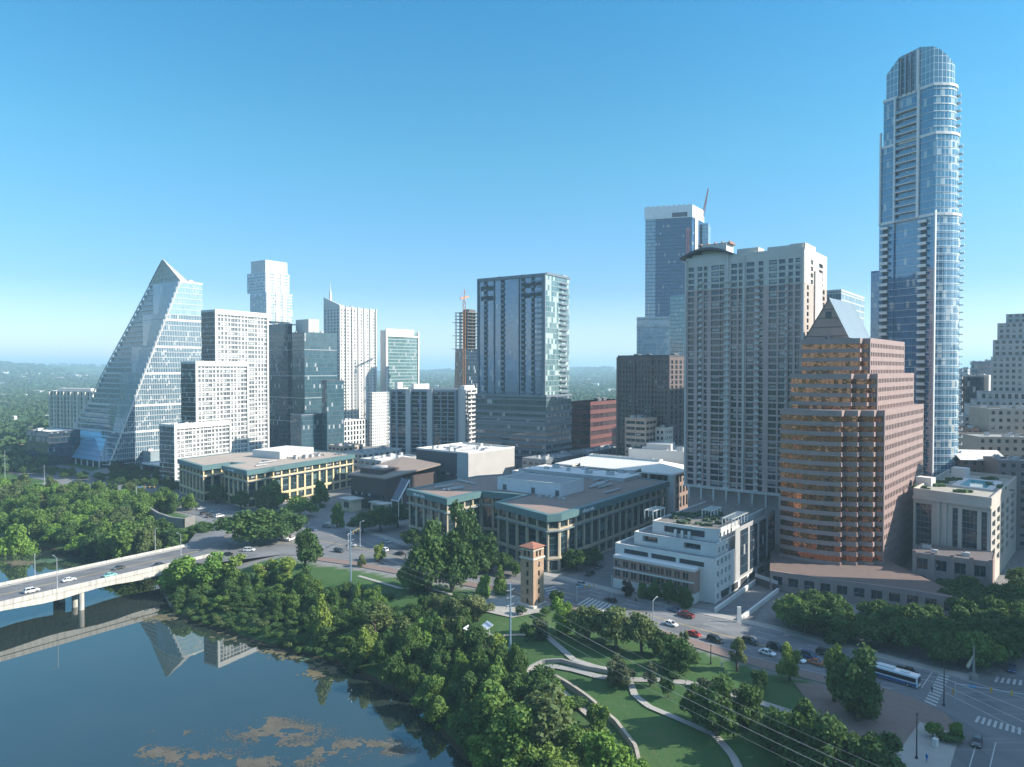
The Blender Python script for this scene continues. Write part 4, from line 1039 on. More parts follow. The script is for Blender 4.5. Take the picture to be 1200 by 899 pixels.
# ------------------------------------------------------------------ pink granite tower with nested gables
def granite_tower():
    th = 41; u, v = ax(th); D = 266; C = dp(1036, D); nl = Vector((-sin(radians(th)), -cos(radians(th)))); nr = Vector((u.y, -u.x))
    R = hit(1081.6, C, u); Lr = (R - C).length
    z1, z2, z3 = zat(483, D), zat(440, D + 4), zat(398, D + 8); za = zat(350, D + 8)
    B = bthing('office_tower', 'pink granite office tower with nested gables and bronze mirror ribbon windows', 'office tower', [C, R, hit(915, C, v)])
    BRZ = NT('bronze_mirror'); t = BRZ; uu, vv = t.uv()
    g = t.n('NewGeometry')
    f = t.m_('FRACT', t.m_('DIVIDE', uu, 1.5)); line = t.m_('LESS_THAN', f, .05)
    t.l(t.mix(line, (.35, .145, .068), (.03, .02, .018)), t.b.inputs['Base Color']); t.b.inputs['Metallic'].default_value = .85; t.l(t.mixf(line, .05, .4), t.b.inputs['Roughness'])
    cmb = t.n('CombineXYZ'); t.l(t.m_('FLOOR', t.m_('DIVIDE', uu, 1.5)), cmb.inputs[0]); t.l(t.m_('FLOOR', t.m_('DIVIDE', vv, 3.7)), cmb.inputs[1]); wn_ = t.n('TexWhiteNoise'); t.l(cmb.outputs[0], wn_.inputs['Vector'])
    nz = t.n('TexNoise'); nz.inputs['Scale'].default_value = .8; nz.inputs['Detail'].default_value = 2; mp = t.n('Mapping'); mp.inputs['Scale'].default_value = (1, 1, 2.2); t.l(g.outputs['Position'], mp.inputs['Vector']); t.l(mp.outputs[0], nz.inputs['Vector'])
    s1 = t.n('VectorMath', operation='SUBTRACT'); t.l(wn_.outputs['Color'], s1.inputs[0]); s1.inputs[1].default_value = (.5, .5, .5); k1 = t.n('VectorMath', operation='SCALE'); t.l(s1.outputs[0], k1.inputs[0]); k1.inputs['Scale'].default_value = .08
    s2 = t.n('VectorMath', operation='SUBTRACT'); t.l(nz.outputs['Color'], s2.inputs[0]); s2.inputs[1].default_value = (.5, .5, .5); k2 = t.n('VectorMath', operation='SCALE'); t.l(s2.outputs[0], k2.inputs[0]); k2.inputs['Scale'].default_value = .22
    a1 = t.n('VectorMath', operation='ADD'); t.l(g.outputs['Normal'], a1.inputs[0]); t.l(k1.outputs[0], a1.inputs[1]); a2 = t.n('VectorMath', operation='ADD'); t.l(a1.outputs[0], a2.inputs[0]); t.l(k2.outputs[0], a2.inputs[1]); nm = t.n('VectorMath', operation='NORMALIZE'); t.l(a2.outputs[0], nm.inputs[0]); t.l(nm.outputs[0], t.b.inputs['Normal'])
    BRZ = t.m
    def plan(s0, notches, left_px, curve, back):
        """plan of one tier: from the right face corner step back through square notches to the curved left face"""
        pts = []; q = C + u * s0 + v * s0
        W = (hit(left_px, C + u * s0 + v * s0, v) - q).length; st = 4.6
        pts.append(q)
        for k in range(notches): pts += [q + nl * (-0.0)]
        # notches walk along v, each standing forward 2 m then back
        out = [q]; p = q
        for k in range(notches):
            p = p + v * 2.3; out.append(p); p = p + nl * 3.8; out.append(p); p = p + v * 2.3; out.append(p)
        p0 = p; e = hit(left_px, p0, v); rem = (e - p0).length
        N = 7
        for k in range(1, N + 1):
            f = k / N; m_ = p0 + v * rem * f; d = curve * (sin(pi * min(1, f * .62 + .16)) - sin(pi * .16)); out.append(m_ + nl * d)
        Rr = hit(back, q, u); Bk = out[-1] + (Rr - q) + (-nl * 0)
        return [Rr] + [out[-1] + u * ((Rr - q).length - 2)] + out[::-1]          # R, back-left, then left face end ... corner C
    tiers = [(0, z1, plan(0.0, 3, 915, 4.0, 1081.6)), (z1, z2, plan(3.4, 2, 926, 2.5, 1070)), (z2, z3, plan(7.0, 1, 938, 1.0, 1058.6))]
    wins = []; wr = MB(); fh = 3.72
    for (lo, hi, pl) in tiers:
        if area(pl) < 0: pl = pl[::-1]
        n = round((hi - lo) / fh) if lo else 17; f = (hi - lo - (.0 if lo else 0)) / n
        Cc, Rr = pl[-1], pl[0]
        if area(pl) > 0:
            pass
        ci = min(range(len(pl)), key=lambda i: (pl[i] - (C + u * (0 if lo == 0 else 3.4 if lo == z1 else 7.0) + v * (0 if lo == 0 else 3.4 if lo == z1 else 7.0))).length); cp = pl[ci]; rp = hit(1081.6 if lo == 0 else 1070 if lo == z1 else 1058.6, cp, u)
        inner = offset(pl, -.35)
        for k in range(n):
            za_, zb_ = lo + k * f, lo + (k + 1) * f
            g = MB(); uacc = 0; N = len(inner)
            for i in range(N):
                a, b = inner[i], inner[(i + 1) % N]; g.quad(a, b, za_, zb_, 0, uacc); uacc += (b - a).length
            g.build('ribbon_window', BRZ, B)
            s = MB(); s.prism(pl, zb_ - f * .42, zb_ + (.02 if k < n - 1 else .6), bot=True); s.build('granite_band', PINK, B)
        # right face: granite wall with narrow upright windows, 0.35 m proud of the bands
        Lx = (rp - cp).length; off = nr * .38; p0, p1 = cp + off, rp + off
        gridf(wr, wins, p0, p1, lo, hi + .7, even(Lx, round(Lx / 2.5), .55, .8), floors(lo, n, f, .5, f * .62), .4, P_BRONZE)
        wr.quad(p1, p1 - off * 1.2, lo, hi + .7); wr.quad(p0 - off * 1.2, p0, lo, hi + .7)
        wr.face([(*p0, hi + .7), (*p1, hi + .7), (*(p1 - off * 2), hi + .7), (*(p0 - off * 2), hi + .7)])
    wr.build('granite_wall', PINK, B); many('window', B, wins)
    # nested gables on the left face
    def gable(tip_px, tip_y, l_px, r_px, yb, dd, thick):
        """a gable plane parallel to the left face; returns its three corners"""
        Q = C + u * dd + v * 0; q = lambda px: hit(px, Q + nl * 0, v)
        a, b, c = q(l_px), q(r_px), q(tip_px); zb_ = zat(yb, b.y); zt = zat(tip_y, c.y)
        m = MB(); ptsF = [(*a, zb_), (*b, zb_), (*c, zt)]; bk = u * thick
        m.face(ptsF); m.face([(*(a + bk), zb_), (*(c + bk), zt), (*(b + bk), zb_)])
        A2, B2, C2 = (*(a + bk), zb_), (*(b + bk), zb_), (*(c + bk), zt)
        m.face([ptsF[1], B2, C2, ptsF[2]], 1); m.face([ptsF[2], C2, A2, ptsF[0]], 1)
        if zb_ > 0: m.face([ptsF[0], A2, B2, ptsF[1]])
        m.build('gable', [matte('gable_granite', (.40, .25, .205), .65, .15, .3), PINK], B)
        e = MB(); e.bar((*(b - u * .3), zb_), (*(c - u * .3), zt), .9); e.bar((*(a - u * .3), zb_), (*(c - u * .3), zt), .5); e.build('gable_coping', PINK, B)
        return Vector((*a, zb_)), Vector((*b, zb_)), Vector((*c, zt))
    g1 = gable(962, 438, 930, 988, 483, 3.2, 7)
    g2 = gable(969, 393, 936, 994, 440, 5.2, 8)
    # top gable with the blue metal roof behind it
    Q = C + u * 7.2 + v * 0; q = lambda px: hit(px, Q, v); a, b, c = q(942), q(995), q(971); zb_, zt = z3 + .6, zat(350, c.y); dl = 32
    m = MB(); m.face([(*a, zb_), (*b, zb_), (*c, zt)]); bk = u * dl; m.face([(*(a + bk), zb_), (*(c + bk), zt), (*(b + bk), zb_)]); m.face([(*a, zb_), (*(a + bk), zb_), (*(b + bk), zb_), (*b, zb_)]); m.build('gable', matte('gable_granite', (.25, .175, .155)), B)
    m = MB()
    for f in (.08, .3, .52, .74): m.bar((*(a.lerp(c, f) - u * .05), zb_ + (zt - zb_) * f), (*(b.lerp(c, f) - u * .05), zb_ + (zt - zb_) * f), .22)
    m.build('gable_groove', matte('groove_brown', (.13, .085, .07), .8), B)
    m = MB(); m.box((*(c.lerp(a.lerp(b, .5), .2) - u * .05), zb_ + (zt - zb_) * .52), 2.2, .3, 2.6, atan2(v.y, v.x)); m.build('gable_window', DARKP, B)
    rf = MB(); o = Vector((0, 0)); b3 = b + nr * 9; b3 = b - v * 7
    rf.face([(*(b - u * .4), zb_ + .4), (*(b + bk), zb_ + .4), (*(c + bk), zt + .35), (*(c - u * .4), zt + .35)], 0, [(0, 0), (dl, 0), (dl, 18), (0, 18)]); rf.face([(*(c - u * .4), zt + .35), (*(c + bk), zt + .35), (*(a + bk), zb_ + .4), (*(a - u * .4), zb_ + .4)], 0, [(0, 18), (dl, 18), (dl, 0), (0, 0)])
    rf.build('metal_roof', curtain('blue_roof_panel', (.20, .27, .33), (.25, .32, .38), (.30, .36, .41), 1.0, 40, .08, 0, ior=1.9, rough=.22, blind=0), B)
    # low cornice wall on the plaza side
    m = MB(); o = a
    units(B, [C + u * 4 + v * 3, R - u * 4 + v * 3, R - u * 4 + v * 12, C + u * 4 + v * 12], z1 + .6, 2, 1.2, 2.2, .8, 1.2)
    # base: curved granite plinth with square openings and a brown terrace
    edge = [(902, 691), (940, 697), (985, 704), (1035, 711), (1085, 719), (1124, 727)]
    front = resample([gp(px, py).xy for px, py in edge], 12); rear = [C + u * 0 + v * 40, C + v * 18 + nl * 6, C + nl * 5, gp(1096, 700).xy]
    E = bthing('plaza_podium', 'curved pink granite podium wall with dark square openings and brown terrace', 'podium', front)
    zt = 7.0; w = MB(); wi = []
    for i in range(len(front) - 1):
        a, b = front[i], front[i + 1]; L = (b - a).length; gridf(w, wi, a, b, 0, zt, [(L * .2, L * .82)], [(2.0, 5.2)], .8, P_DARK)
    back = [gp(1110, 712).xy, C + u * 8, C + v * 20 + u * 4, hit(905, C + u * 6, v)]
    w.quad(front[-1], back[0], 0, zt); w.quad(back[-1], front[0], 0, zt); w.build('granite_wall', PINK, E); many('opening', E, wi)
    poly = front + back
    m = MB(); m.face([(p.x, p.y, zt - .5) for p in poly]); m.build('terrace', matte('brown_terrace', (.16, .115, .10), .9, .15, .3, grain=1.0), E)
    m = MB()
    for i in range(len(front) - 1):
        a, b = front[i], front[i + 1]; tt = (b - a).normalized(); nn = Vector((tt.y, -tt.x)); m.face([(*(a + nn * .12), zt), (*(b + nn * .12), zt), (*(b - nn * .7), zt), (*(a - nn * .7), zt)]); m.face([(*(a - nn * .7), zt), (*(b - nn * .7), zt), (*(b - nn * .7), zt - .5), (*(a - nn * .7), zt - .5)])
    m.build('coping', PINK, E)
granite_tower()

# ------------------------------------------------------------------ round topped tallest tower and its podium
def round_tower():
    D = 352; th = 38; u, v = ax(th)
    A = dp(1030, D + 11); Bp = dp(1094, D - 14)            # flat shaded face, left to right
    t = (Bp - A).normalized(); n = Vector((t.y, -t.x)); W = (Bp - A).length
    B = bthing('glass_tower', 'tallest slender blue glass tower with white fins and domed glass crown', 'skyscraper', [A, Bp, Bp - n * 20], 32)
    z0 = zat(560, D - 10); zt = zat(103, D - 9); zs = zat(160, D - 9); zb = zat(254, D - 9)
    def plan(xl, xr, bul, depth):
        a, b = A + t * xl, Bp - t * xr; out = [a, a.lerp(b, .27), a.lerp(b, .27) - n * .9, a.lerp(b, .70) - n * .9, a.lerp(b, .70), b]
        N = 9; p0 = 600 + b.x / b.y * F
        for k in range(1, N + 1):
            f = k / N; out.append(hit(p0 + (1124 - bul - p0) * sin(pi / 2 * min(1, f / .5)), b - n * depth * f, t) - t * max(0, f - .6) * 14)
        out.append(a - n * depth * .95); return out
    G = curtain('deep_sky_glass', (.012, .085, .19), (.03, .13, .26), (.10, .20, .29), 1.5, 3.55, .10, .10, ior=2.3, blind=.07, wob=.008)
    G2 = curtain('bright_curve_glass', (.05, .15, .25), (.10, .22, .32), (.46, .54, .58), 1.9, 3.55, .22, .45, ior=2.2, blind=.12, blind_col=(.42, .46, .46), wob=.012)
    W_ = matte('white_slab', (.60, .61, .60), .6, .06, .3)
    tiers = [(z0, zb, plan(-.6, -.3, 0, 32)), (zb, zs, plan(.0, .2, 3, 31)), (zs, zt - .0, plan(1.2, 1.4, 6, 29))]
    sl = MB(); fh = 3.55
    for i, (lo, hi, pl) in enumerate(tiers):
        flat = MB(); cur = MB(); N = len(pl); uacc = 0
        for k in range(N):
            a, b = pl[k], pl[(k + 1) % N]; (flat if k < 5 or k >= N - 2 else cur).quad(a, b, lo, hi, 0, uacc); uacc += (b - a).length
        flat.build('flat_glass', G, B); cur.build('curved_glass', G2, B)
        m = MB(); m.face([(p.x, p.y, hi) for p in pl]); m.build('setback_roof', ROOFG, B)
        K = int((hi - lo) / fh)
        for k in range(1, K + 1):
            sl.ring(offset(pl, .16), offset(pl, -.1), lo + k * fh - .08, lo + k * fh + .08)
        rim = MB(); rim.ring(offset(pl, .35), offset(pl, -.4), hi - .3, hi + 1.0); rim.build('cornice', W_, B)
    sl.build('floor_slab', W_, B)
    # balcony bay between the two white fins
    items = []; pl = tiers[1][2]; a, b = pl[1], pl[4]; w = (b - a).length
    for (lo, hi) in ((zb, zt - 2),):
        for k in range(int((hi - lo) / fh)):
            key = ('rb', round(w, 1))
            if key not in _WM: m = MB(); m.box((0, .1, 0), w - .2, 2.0, .3); m.box((0, -.86, .3), w - .2, .06, 1.0, mi=1); _WM[key] = m.mesh('balcony', [W_, curtain('blue_rail', (.10, .20, .30), (.14, .25, .35), (.4, .45, .5), 1.5, 9, .06, 0, ior=1.7, blind=0)])
            items.append((_WM[key], frame_mw(a.lerp(b, .5), t, lo + k * fh), w))
    pl = tiers[0][2]; key = ('rc', 1)
    m = MB(); m.box((0, -.7, 0), 4.2, 1.8, .3); m.box((0, -1.55, .3), 4.2, .08, 1.0); _WM[key] = m.mesh('balcony', W_)
    for k in range(int((zb - z0) / fh)):
        for f in (.12, .80): items.append((_WM[key], frame_mw(pl[0].lerp(pl[5], f), t, z0 + 2 + k * fh), 5))
    many('balcony', B, items)
    m2 = MB(); m2.box((0, -.6, 0), 3.2, 1.9, .3); m2.box((0, -1.5, .3), 3.2, .08, 1.0); me = m2.mesh('corner_balcony', W_); its = []
    for lo, hi, pl in tiers:
        p, q = pl[9], pl[10]; tt = (q - p).normalized()
        for k in range(int((hi - lo) / fh)): its.append((me, frame_mw(p.lerp(q, .5), tt, lo + 1.5 + k * fh), 4))
    many('corner_balcony', B, its)
    f = MB(); pl = tiers[1][2]
    for q, z_a, z_b, w in ((pl[1], zb, zt + .5, .9), (pl[4], zb, zt + 2.5, 1.2), (pl[0], zb, zs + 8, .7), (tiers[0][2][5], z0, zb + 2, .6)):
        f.box((*(q + n * .45), z_a), w, .9, z_b - z_a, atan2(t.y, t.x))
    f.build('white_fin', W_, B)
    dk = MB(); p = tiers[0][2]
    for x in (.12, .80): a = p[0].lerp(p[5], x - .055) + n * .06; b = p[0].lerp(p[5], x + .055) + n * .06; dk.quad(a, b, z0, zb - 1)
    dk.build('balcony_recess_shade', matte('recess_shade_blue', (.03, .05, .07), .5), B)  # flat dark strips on the glass paint the shade of balcony bays
    # domed crown
    c = sum(tiers[2][2], Vector((0, 0))) / len(tiers[2][2]); zc = zat(55, D - 6); pc = plan(2.4, 1.8, 9, 27)
    G3 = curtain('crown_glass', (.08, .16, .23), (.14, .24, .31), (.62, .66, .68), 2.0, 3.4, .2, .2, ior=2.2, blind=.0, wob=.01)
    m = MB(); N = len(pc); uacc = 0
    hz = lambda p: zc - 9.5 * min(1.1, abs((600 + p.x / p.y * F - 1077) / 38)) ** 2.6 + (p.y - (D - 6)) * .32
    for k in range(N):
        a, b = pc[k], pc[(k + 1) % N]; L = (b - a).length; m.face([(*a, zt + .4), (*b, zt + .4), (*b, hz(b)), (*a, hz(a))], 0, [(uacc, 0), (uacc + L, 0), (uacc + L, hz(b) - zt), (uacc, hz(a) - zt)]); uacc += L
    cen = (A + t * W * .72 - n * 12)
    for k in range(N):
        a, b = pc[k], pc[(k + 1) % N]; m.face([(*a, hz(a)), (*b, hz(b)), (*cen, zc + 1.0)], 0, [(0, 0), (4, 0), (2, 6)])
    m.build('crown_glass', G3, B)
    f = MB(); a, b = pc[2], pc[3]
    for k in range(4): q = a.lerp(b, .12 + k * .25) + n * .8; f.box((*q, zt + .4), .5, 1.0, hz(q) - zt - 1.5, atan2(t.y, t.x))
    for k in range(7): q = a.lerp(b, .5) + n * .8; f.box((*q, zt + 1.5 + k * 2.1), w * .9 - 1.4, .6, .45, atan2(t.y, t.x))
    f.build('crown_louvre', matte('crown_grey', (.20, .26, .31), .6), B)
    f = MB(); q = pc[4] + n * .5; f.box((*q, zt), 1.1, 1.0, zc - zt - 1.5, atan2(t.y, t.x)); f.build('white_fin', W_, B)
    f = MB(); f.tube((*(cen - t * 11), zc - 3), (*(cen - t * 11), zc + 2.5), .2); f.build('antenna', W_, B)
    # podium with terrace and pool
    D = 259; Cc = dp(1164, D); th = 38; u, v = ax(th); z = zat(586, D); Lp = dp(1072, D + 22); Rp = Cc + Vector((.663, .749)) * 70
    Pp = [Cc, Rp, Rp + Lp - Cc, Lp]
    E = bthing('podium_building', 'cream stone podium with tall dark window bays and pool terrace on its roof', 'podium', Pp)
    ST = matte('cream_precast', (.43, .40, .36), .8, .1, .2); w = MB(); wi = []; L = (Cc - Lp).length
    PG = pane('podium_glass', (.012, .02, .03), (.03, .045, .06), (.08, .09, .10), 4, 7, blind=0.0, lw=.03, ior=1.8)
    gridf(w, wi, Lp, Cc, 0, z, [(L * .03, L * .25), (L * .52, L * .59), (L * .64, L * .83), (L * .88, L * .95)], [(z * .33, z * .85)], .8, PG)
    gridf(w, wi, Lp + n * 0, Lp + n * .01 + (Cc - Lp) * .0001, 0, 1, [], [], .2, PG) if False else None
    Lq = (Rp - Cc).length; gridf(w, wi, Cc, Rp, 0, z, [(Lq * .03, Lq * .14), (Lq * .2, Lq * .3), (Lq * .36, Lq * .46), (Lq * .55, Lq * .65), (Lq * .75, Lq * .9)], floors(z * .2, 6, z * .11, .5, z * .11 - .5), .8, PANEG)
    w.quad(Rp, Pp[2], 0, z); w.quad(Pp[2], Lp, 0, z); w.build('stone_wall', ST, E); many('window', E, wi)
    tt = (Cc - Lp).normalized(); nn = Vector((tt.y, -tt.x)); f = MB()
    for x in (.34, .43): q = Lp + tt * L * x + nn * .3; f.box((*q, 0), 1.4, .6, z * .93, atan2(tt.y, tt.x))
    q = Lp.lerp(Cc, .5) + nn * .45; f.box((*q, z * .90), L, .9, 1.0, atan2(tt.y, tt.x)); f.build('stone_pier', ST, E)
    m = MB(); m.face([(p.x, p.y, z - .6) for p in Pp]); m.build('roof_terrace', matte('terrace_paving', (.30, .29, .25), .9, .2, .4), E); parapet(E, Pp, z - .6, 1.4, .5, ST)
    ur = (Rp - Cc).normalized(); q = lambda a, b: Cc + (Lp - Cc).normalized() * a + ur * b
    pool = [q(6, 30), q(6, 52), q(16, 52), q(16, 30)][::-1]; pool = pool if area(pool) > 0 else pool[::-1]
    m = MB(); m.ring(offset(pool, 2.6), pool, z - .6, z - .25); m.build('pool_deck', matte('white_deck', (.58, .56, .53), .8), E)
    m = MB(); m.face([(p.x, p.y, z - .4) for p in pool]); WP = NT('pool_water'); WP.b.inputs['Base Color'].default_value = (.08, .42, .48, 1); WP.b.inputs['Roughness'].default_value = .06; m.build('pool_water', WP.m, E)
    gr = matte('roof_planting', (.05, .10, .035), .95, .4, .6)
    for a, b, sx, sy in ((22, 22, 6, 4), (24, 32, 8, 4), (12, 14, 9, 3), (21, 44, 7, 4), (2.5, 38, 1.4, 18), (26, 10, 9, 3), (9, 60, 9, 4)):
        m = MB(); p = q(a, b)
        for k in range(10): m.box((p.x + random.uniform(-sx, sx) / 2.4, p.y + random.uniform(-sy, sy) / 2.4, z - .6), random.uniform(.8, 2), random.uniform(.8, 2), random.uniform(.5, 1.4), random.uniform(0, 3))
        m.build('planter', gr, E)
    for a, b, h_ in ((20, 56, 4.5), (27, 20, 3.5)): m = MB(); p = q(a, b); m.box((p.x, p.y, z - .6), 6, 4, h_, atan2(tt.y, tt.x)); m.build('roof_pavilion', W_, E)
    m = MB(); pl0 = tiers[0][2]; m.prism(offset(pl0, 2.2), z0 - 1.2, z0 - .2, bot=True); m.build('tower_canopy', W_, B)
    m = MB(); m.prism(offset(pl0, -.6), 0, z0 + .5, top=False); m.build('tower_base', ST, B)
    # arcade in front
    a, b = gp(1070, 690).xy, gp(1162, 704).xy; za = 13.5; d = Vector((.6, .8)) * 17
    Q = [a, b, b + d, a + d]; A2 = bthing('arcade_building', 'low pink granite arcade with square windows over round arches', 'arcade', Q); w = MB(); wi = []; L = (b - a).length
    gridf(w, wi, a, b, 6.0, za, [(L * (k * .245 + .05), L * (k * .245 + .19)) for k in range(4)], [(7.6, 11.6)], .8, P_DARK)
    t2 = (b - a) / L
    for k in range(4):
        x0, x1 = L * (k * .245 + .04), L * (k * .245 + .205); xa = 0 if k == 0 else L * ((k - 1) * .245 + .205)
        w.quad(a + t2 * xa, a + t2 * x0, 0, 6); r = (x1 - x0) / 2; N = 8
        for i in range(N):
            t0_, t1_ = pi - pi * i / N, pi - pi * (i + 1) / N; p0, p1 = a + t2 * (x0 + r + r * cos(t0_)), a + t2 * (x0 + r + r * cos(t1_)); w.face([(*p0, 2.2 + 3.2 * sin(t0_)), (*p1, 2.2 + 3.2 * sin(t1_)), (*p1, 6), (*p0, 6)])
            bk = Vector((t2.y, -t2.x)) * -2.0; w.face([(*p0, 2.2 + 3.2 * sin(t0_)), (*(p0 + bk), 2.2 + 3.2 * sin(t0_)), (*(p1 + bk), 2.2 + 3.2 * sin(t1_)), (*p1, 2.2 + 3.2 * sin(t1_))])
    w.quad(a + t2 * L * .94, b, 0, 6); w.quad(b, Q[2], 0, za); w.quad(Q[2], Q[3], 0, za); w.quad(Q[3], a, 0, za); w.build('granite_wall', PINK, A2); many('window', A2, wi)
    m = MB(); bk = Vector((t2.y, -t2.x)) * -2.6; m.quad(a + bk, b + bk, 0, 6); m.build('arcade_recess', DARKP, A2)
    m = MB(); m.face([(p.x, p.y, za - .3) for p in Q]); m.build('roof', matte('slate_roof', (.12, .105, .105), .8, .15, .3), A2)
    f = MB(); nn = Vector((t2.y, -t2.x))
    for k in range(5): q_ = a + t2 * L * min(.985, k * .245 + .015) + nn * .35; f.box((*q_, 0), 1.2, .7, za + .8, atan2(t2.y, t2.x))
    f.build('buttress', PINK, A2); units(A2, Q, za - .3, 3, 1.5, 3, .8, 1.4)
PANEG = pane('office_pane', (.04, .07, .09), (.10, .15, .17), (.40, .42, .42), 3, 1, blind=.15)
round_tower()

# ------------------------------------------------------------------ stepped grey tower and other blocks at the far right
def right_back():
    D = 430; T = [(1129, 512, 488), (1136, 488, 476), (1142, 476, 470), (1148, 470, 460), (1161, 460, 418), (1163, 418, 398), (1168, 398, 378), (1178, 378, 367)]
    B = thing('office_tower', 'pale grey office tower stepping inwards like a ziggurat towards its top', 'office tower', (*dp(1190, D + 20), 0))
    W = matte('grey_cast_stone', (.40, .38, .37), .8, .1, .15); wins = []; w = MB(); k = 0
    for px, yb, yt in T:
        s = k * 1.2; a, b = dp(px, D + s), dp(1262, D - 26 + s + (k * .6)); z0 = 0 if k == 0 else zat(yb, D); z1 = zat(yt, D); t = (b - a).normalized(); n = Vector((t.y, -t.x)); L = (b - a).length; bk = -n * (46 - 2 * s)
        nf = max(1, round((z1 - max(z0, 0)) / 3.7)); fh = (z1 - z0) / nf
        gridf(w, wins, a, b, z0, z1, even(L, round(L / 3.3), .52, .6), floors(z0, nf, fh, fh * .3, fh * .84), .5, P_DARK)
        w.quad(b, b + bk, z0, z1); w.quad(b + bk, a + bk, z0, z1); w.quad(a + bk, a, z0, z1); w.face([(*a, z1), (*b, z1), (*(b + bk), z1), (*(a + bk), z1)], 1); k += 1
    w.build('stone_wall', [W, ROOFG], B); many('window', B, wins)
    for (pl, pr, yt, D, lab, mat, name) in ((1127, 1153, 442, 480, 'dark grey glass block left of the ziggurat tower', G_DARK, 'office_building'), (1138, 1166, 425, 560, 'slate blue stepped office block far behind the ziggurat tower', curtain('slate_glass', (.08, .11, .14), (.13, .17, .2), (.2, .23, .25), 2, 3.8, .2, 1.4), 'office_tower'), (1118, 1134, 433, 700, 'faint pale tower far off beside the tall blue tower', facade('far_pale', (.45, .45, .45), (.15, .18, .2), 4, 4), 'office_tower')):
        a, b = dp(pl, D), dp(pr, D - 8); n = Vector(((b - a).y, -(b - a).x)).normalized(); P = [a, b, b - n * 25, a - n * 25]; z = zat(yt, D); Bx = bthing(name, lab, 'office', P); m = MB(); m.prism(P, 0, z, mtop=1); m.build('curtain_wall', [mat, ROOFG], Bx); parapet(Bx, P, z, 1, .5, GREYM); units(Bx, P, z, 3, 2, 5)
        if pl == 1127: m = MB(); m.box((*(b - n * 12), 0), 5, 18, z + 1.5, atan2((b - a).y, (b - a).x)); m.build('pale_wing', PALE, Bx)
    for (pl, pr, yb, yt, D, lab, col, dep, cat) in ((1127, 1148, 530, 503, 400, 'orange brick box building beside the tall blue tower base', (.38, .20, .13), 18, 'building'), (1160, 1215, 522, 480, 395, 'tan stone block in front of the ziggurat tower', (.36, .31, .26), 24, 'building'), (1148, 1225, 540, 513, 370, 'long low tan building with a flat grey roof', (.34, .29, .24), 26, 'building'), (1128, 1180, 556, 538, 335, 'low brick hall with a pale pitched roof', (.22, .15, .13), 22, 'building'), (1172, 1230, 552, 541, 318, 'low dark roofed shed by the pool podium', (.20, .18, .18), 16, 'building')):
        a, b = dp(pl, D), dp(pr, D - 4); n = Vector(((b - a).y, -(b - a).x)).normalized(); P = [a, b, b - n * dep, a - n * dep]; z = zat(yt, D); Bx = bthing('commercial_building', lab, cat, P); w = MB(); wi = []; L = (b - a).length; nf = max(1, round(z / 4)); fh = z / nf
        gridf(w, wi, a, b, 0, z, even(L, max(3, round(L / 4)), .45), floors(0, nf, fh, fh * .35, fh * .8), .4, P_DARK); w.quad(b, P[2], 0, z); w.quad(P[2], P[3], 0, z); w.quad(P[3], a, 0, z); w.build('wall', matte('cw%d' % pl, col, .85), Bx); many('window', Bx, wi)
        m = MB()
        if 'pitched' in lab:
            r0, r1 = (a + P[3]) / 2, (b + P[2]) / 2; e = (b - a).normalized() * .8
            m.face([(*(a - e + n), z - .3), (*(b + e + n), z - .3), (*(r1 + e), z + 3.4), (*(r0 - e), z + 3.4)]); m.face([(*(P[2] + e - n), z - .3), (*(P[3] - e - n), z - .3), (*(r0 - e), z + 3.4), (*(r1 + e), z + 3.4)]); m.face([(*b, z - .3), (*P[2], z - .3), (*r1, z + 3.3)]); m.face([(*P[3], z - .3), (*a, z - .3), (*r0, z + 3.3)]); m.build('roof', ROOFW, Bx)
        else:
            m.face([(p.x, p.y, z - .4) for p in P]); m.build('roof', ROOFG, Bx); parapet(Bx, P, z - .4, 1.0, .4, matte('cw%d' % pl, col)); units(Bx, P, z - .4, 4, 2, 4, seed=pl)
right_back()
# ------------------------------------------------------------------ the two limestone and teal offices
TEAL = matte('teal_fascia', (.075, .145, .155), .5, .10, .2)
G_BAY = pane('bay_window', (.008, .018, .024), (.02, .038, .046), (.05, .09, .095), 3, 4, lw=.022, blind=.12, blind_col=(.10, .15, .16), ior=1.9)
G_TOP = pane('clerestory_window', (.010, .018, .024), (.03, .045, .05), (.06, .09, .09), 4, 1, lw=.03, blind=.1, ior=1.8)
def sign(B, text, p, t, z, size, col, out=.25):
    cu = bpy.data.curves.new('lettering', 'FONT'); cu.body = text; cu.size = size; cu.extrude = .06; cu.align_x = 'CENTER'; cu.align_y = 'CENTER'; cu.materials.append(col)
    tmp = bpy.data.objects.new('lettering', cu); COL.objects.link(tmp); bpy.context.view_layer.update(); me = bpy.data.meshes.new_from_object(tmp); bpy.data.objects.remove(tmp); me.materials.clear(); me.materials.append(col)
    o = put('lettering', me, B); n = Vector((t.y, -t.x)); q = p + n * out
    o.matrix_basis = Matrix(((t.x, 0, n.x, q.x), (t.y, 0, n.y, q.y), (0, 1, 0, z), (0, 0, 0, 1)))
SIGNW = matte('sign_letters', (.75, .78, .80), .5, .03)
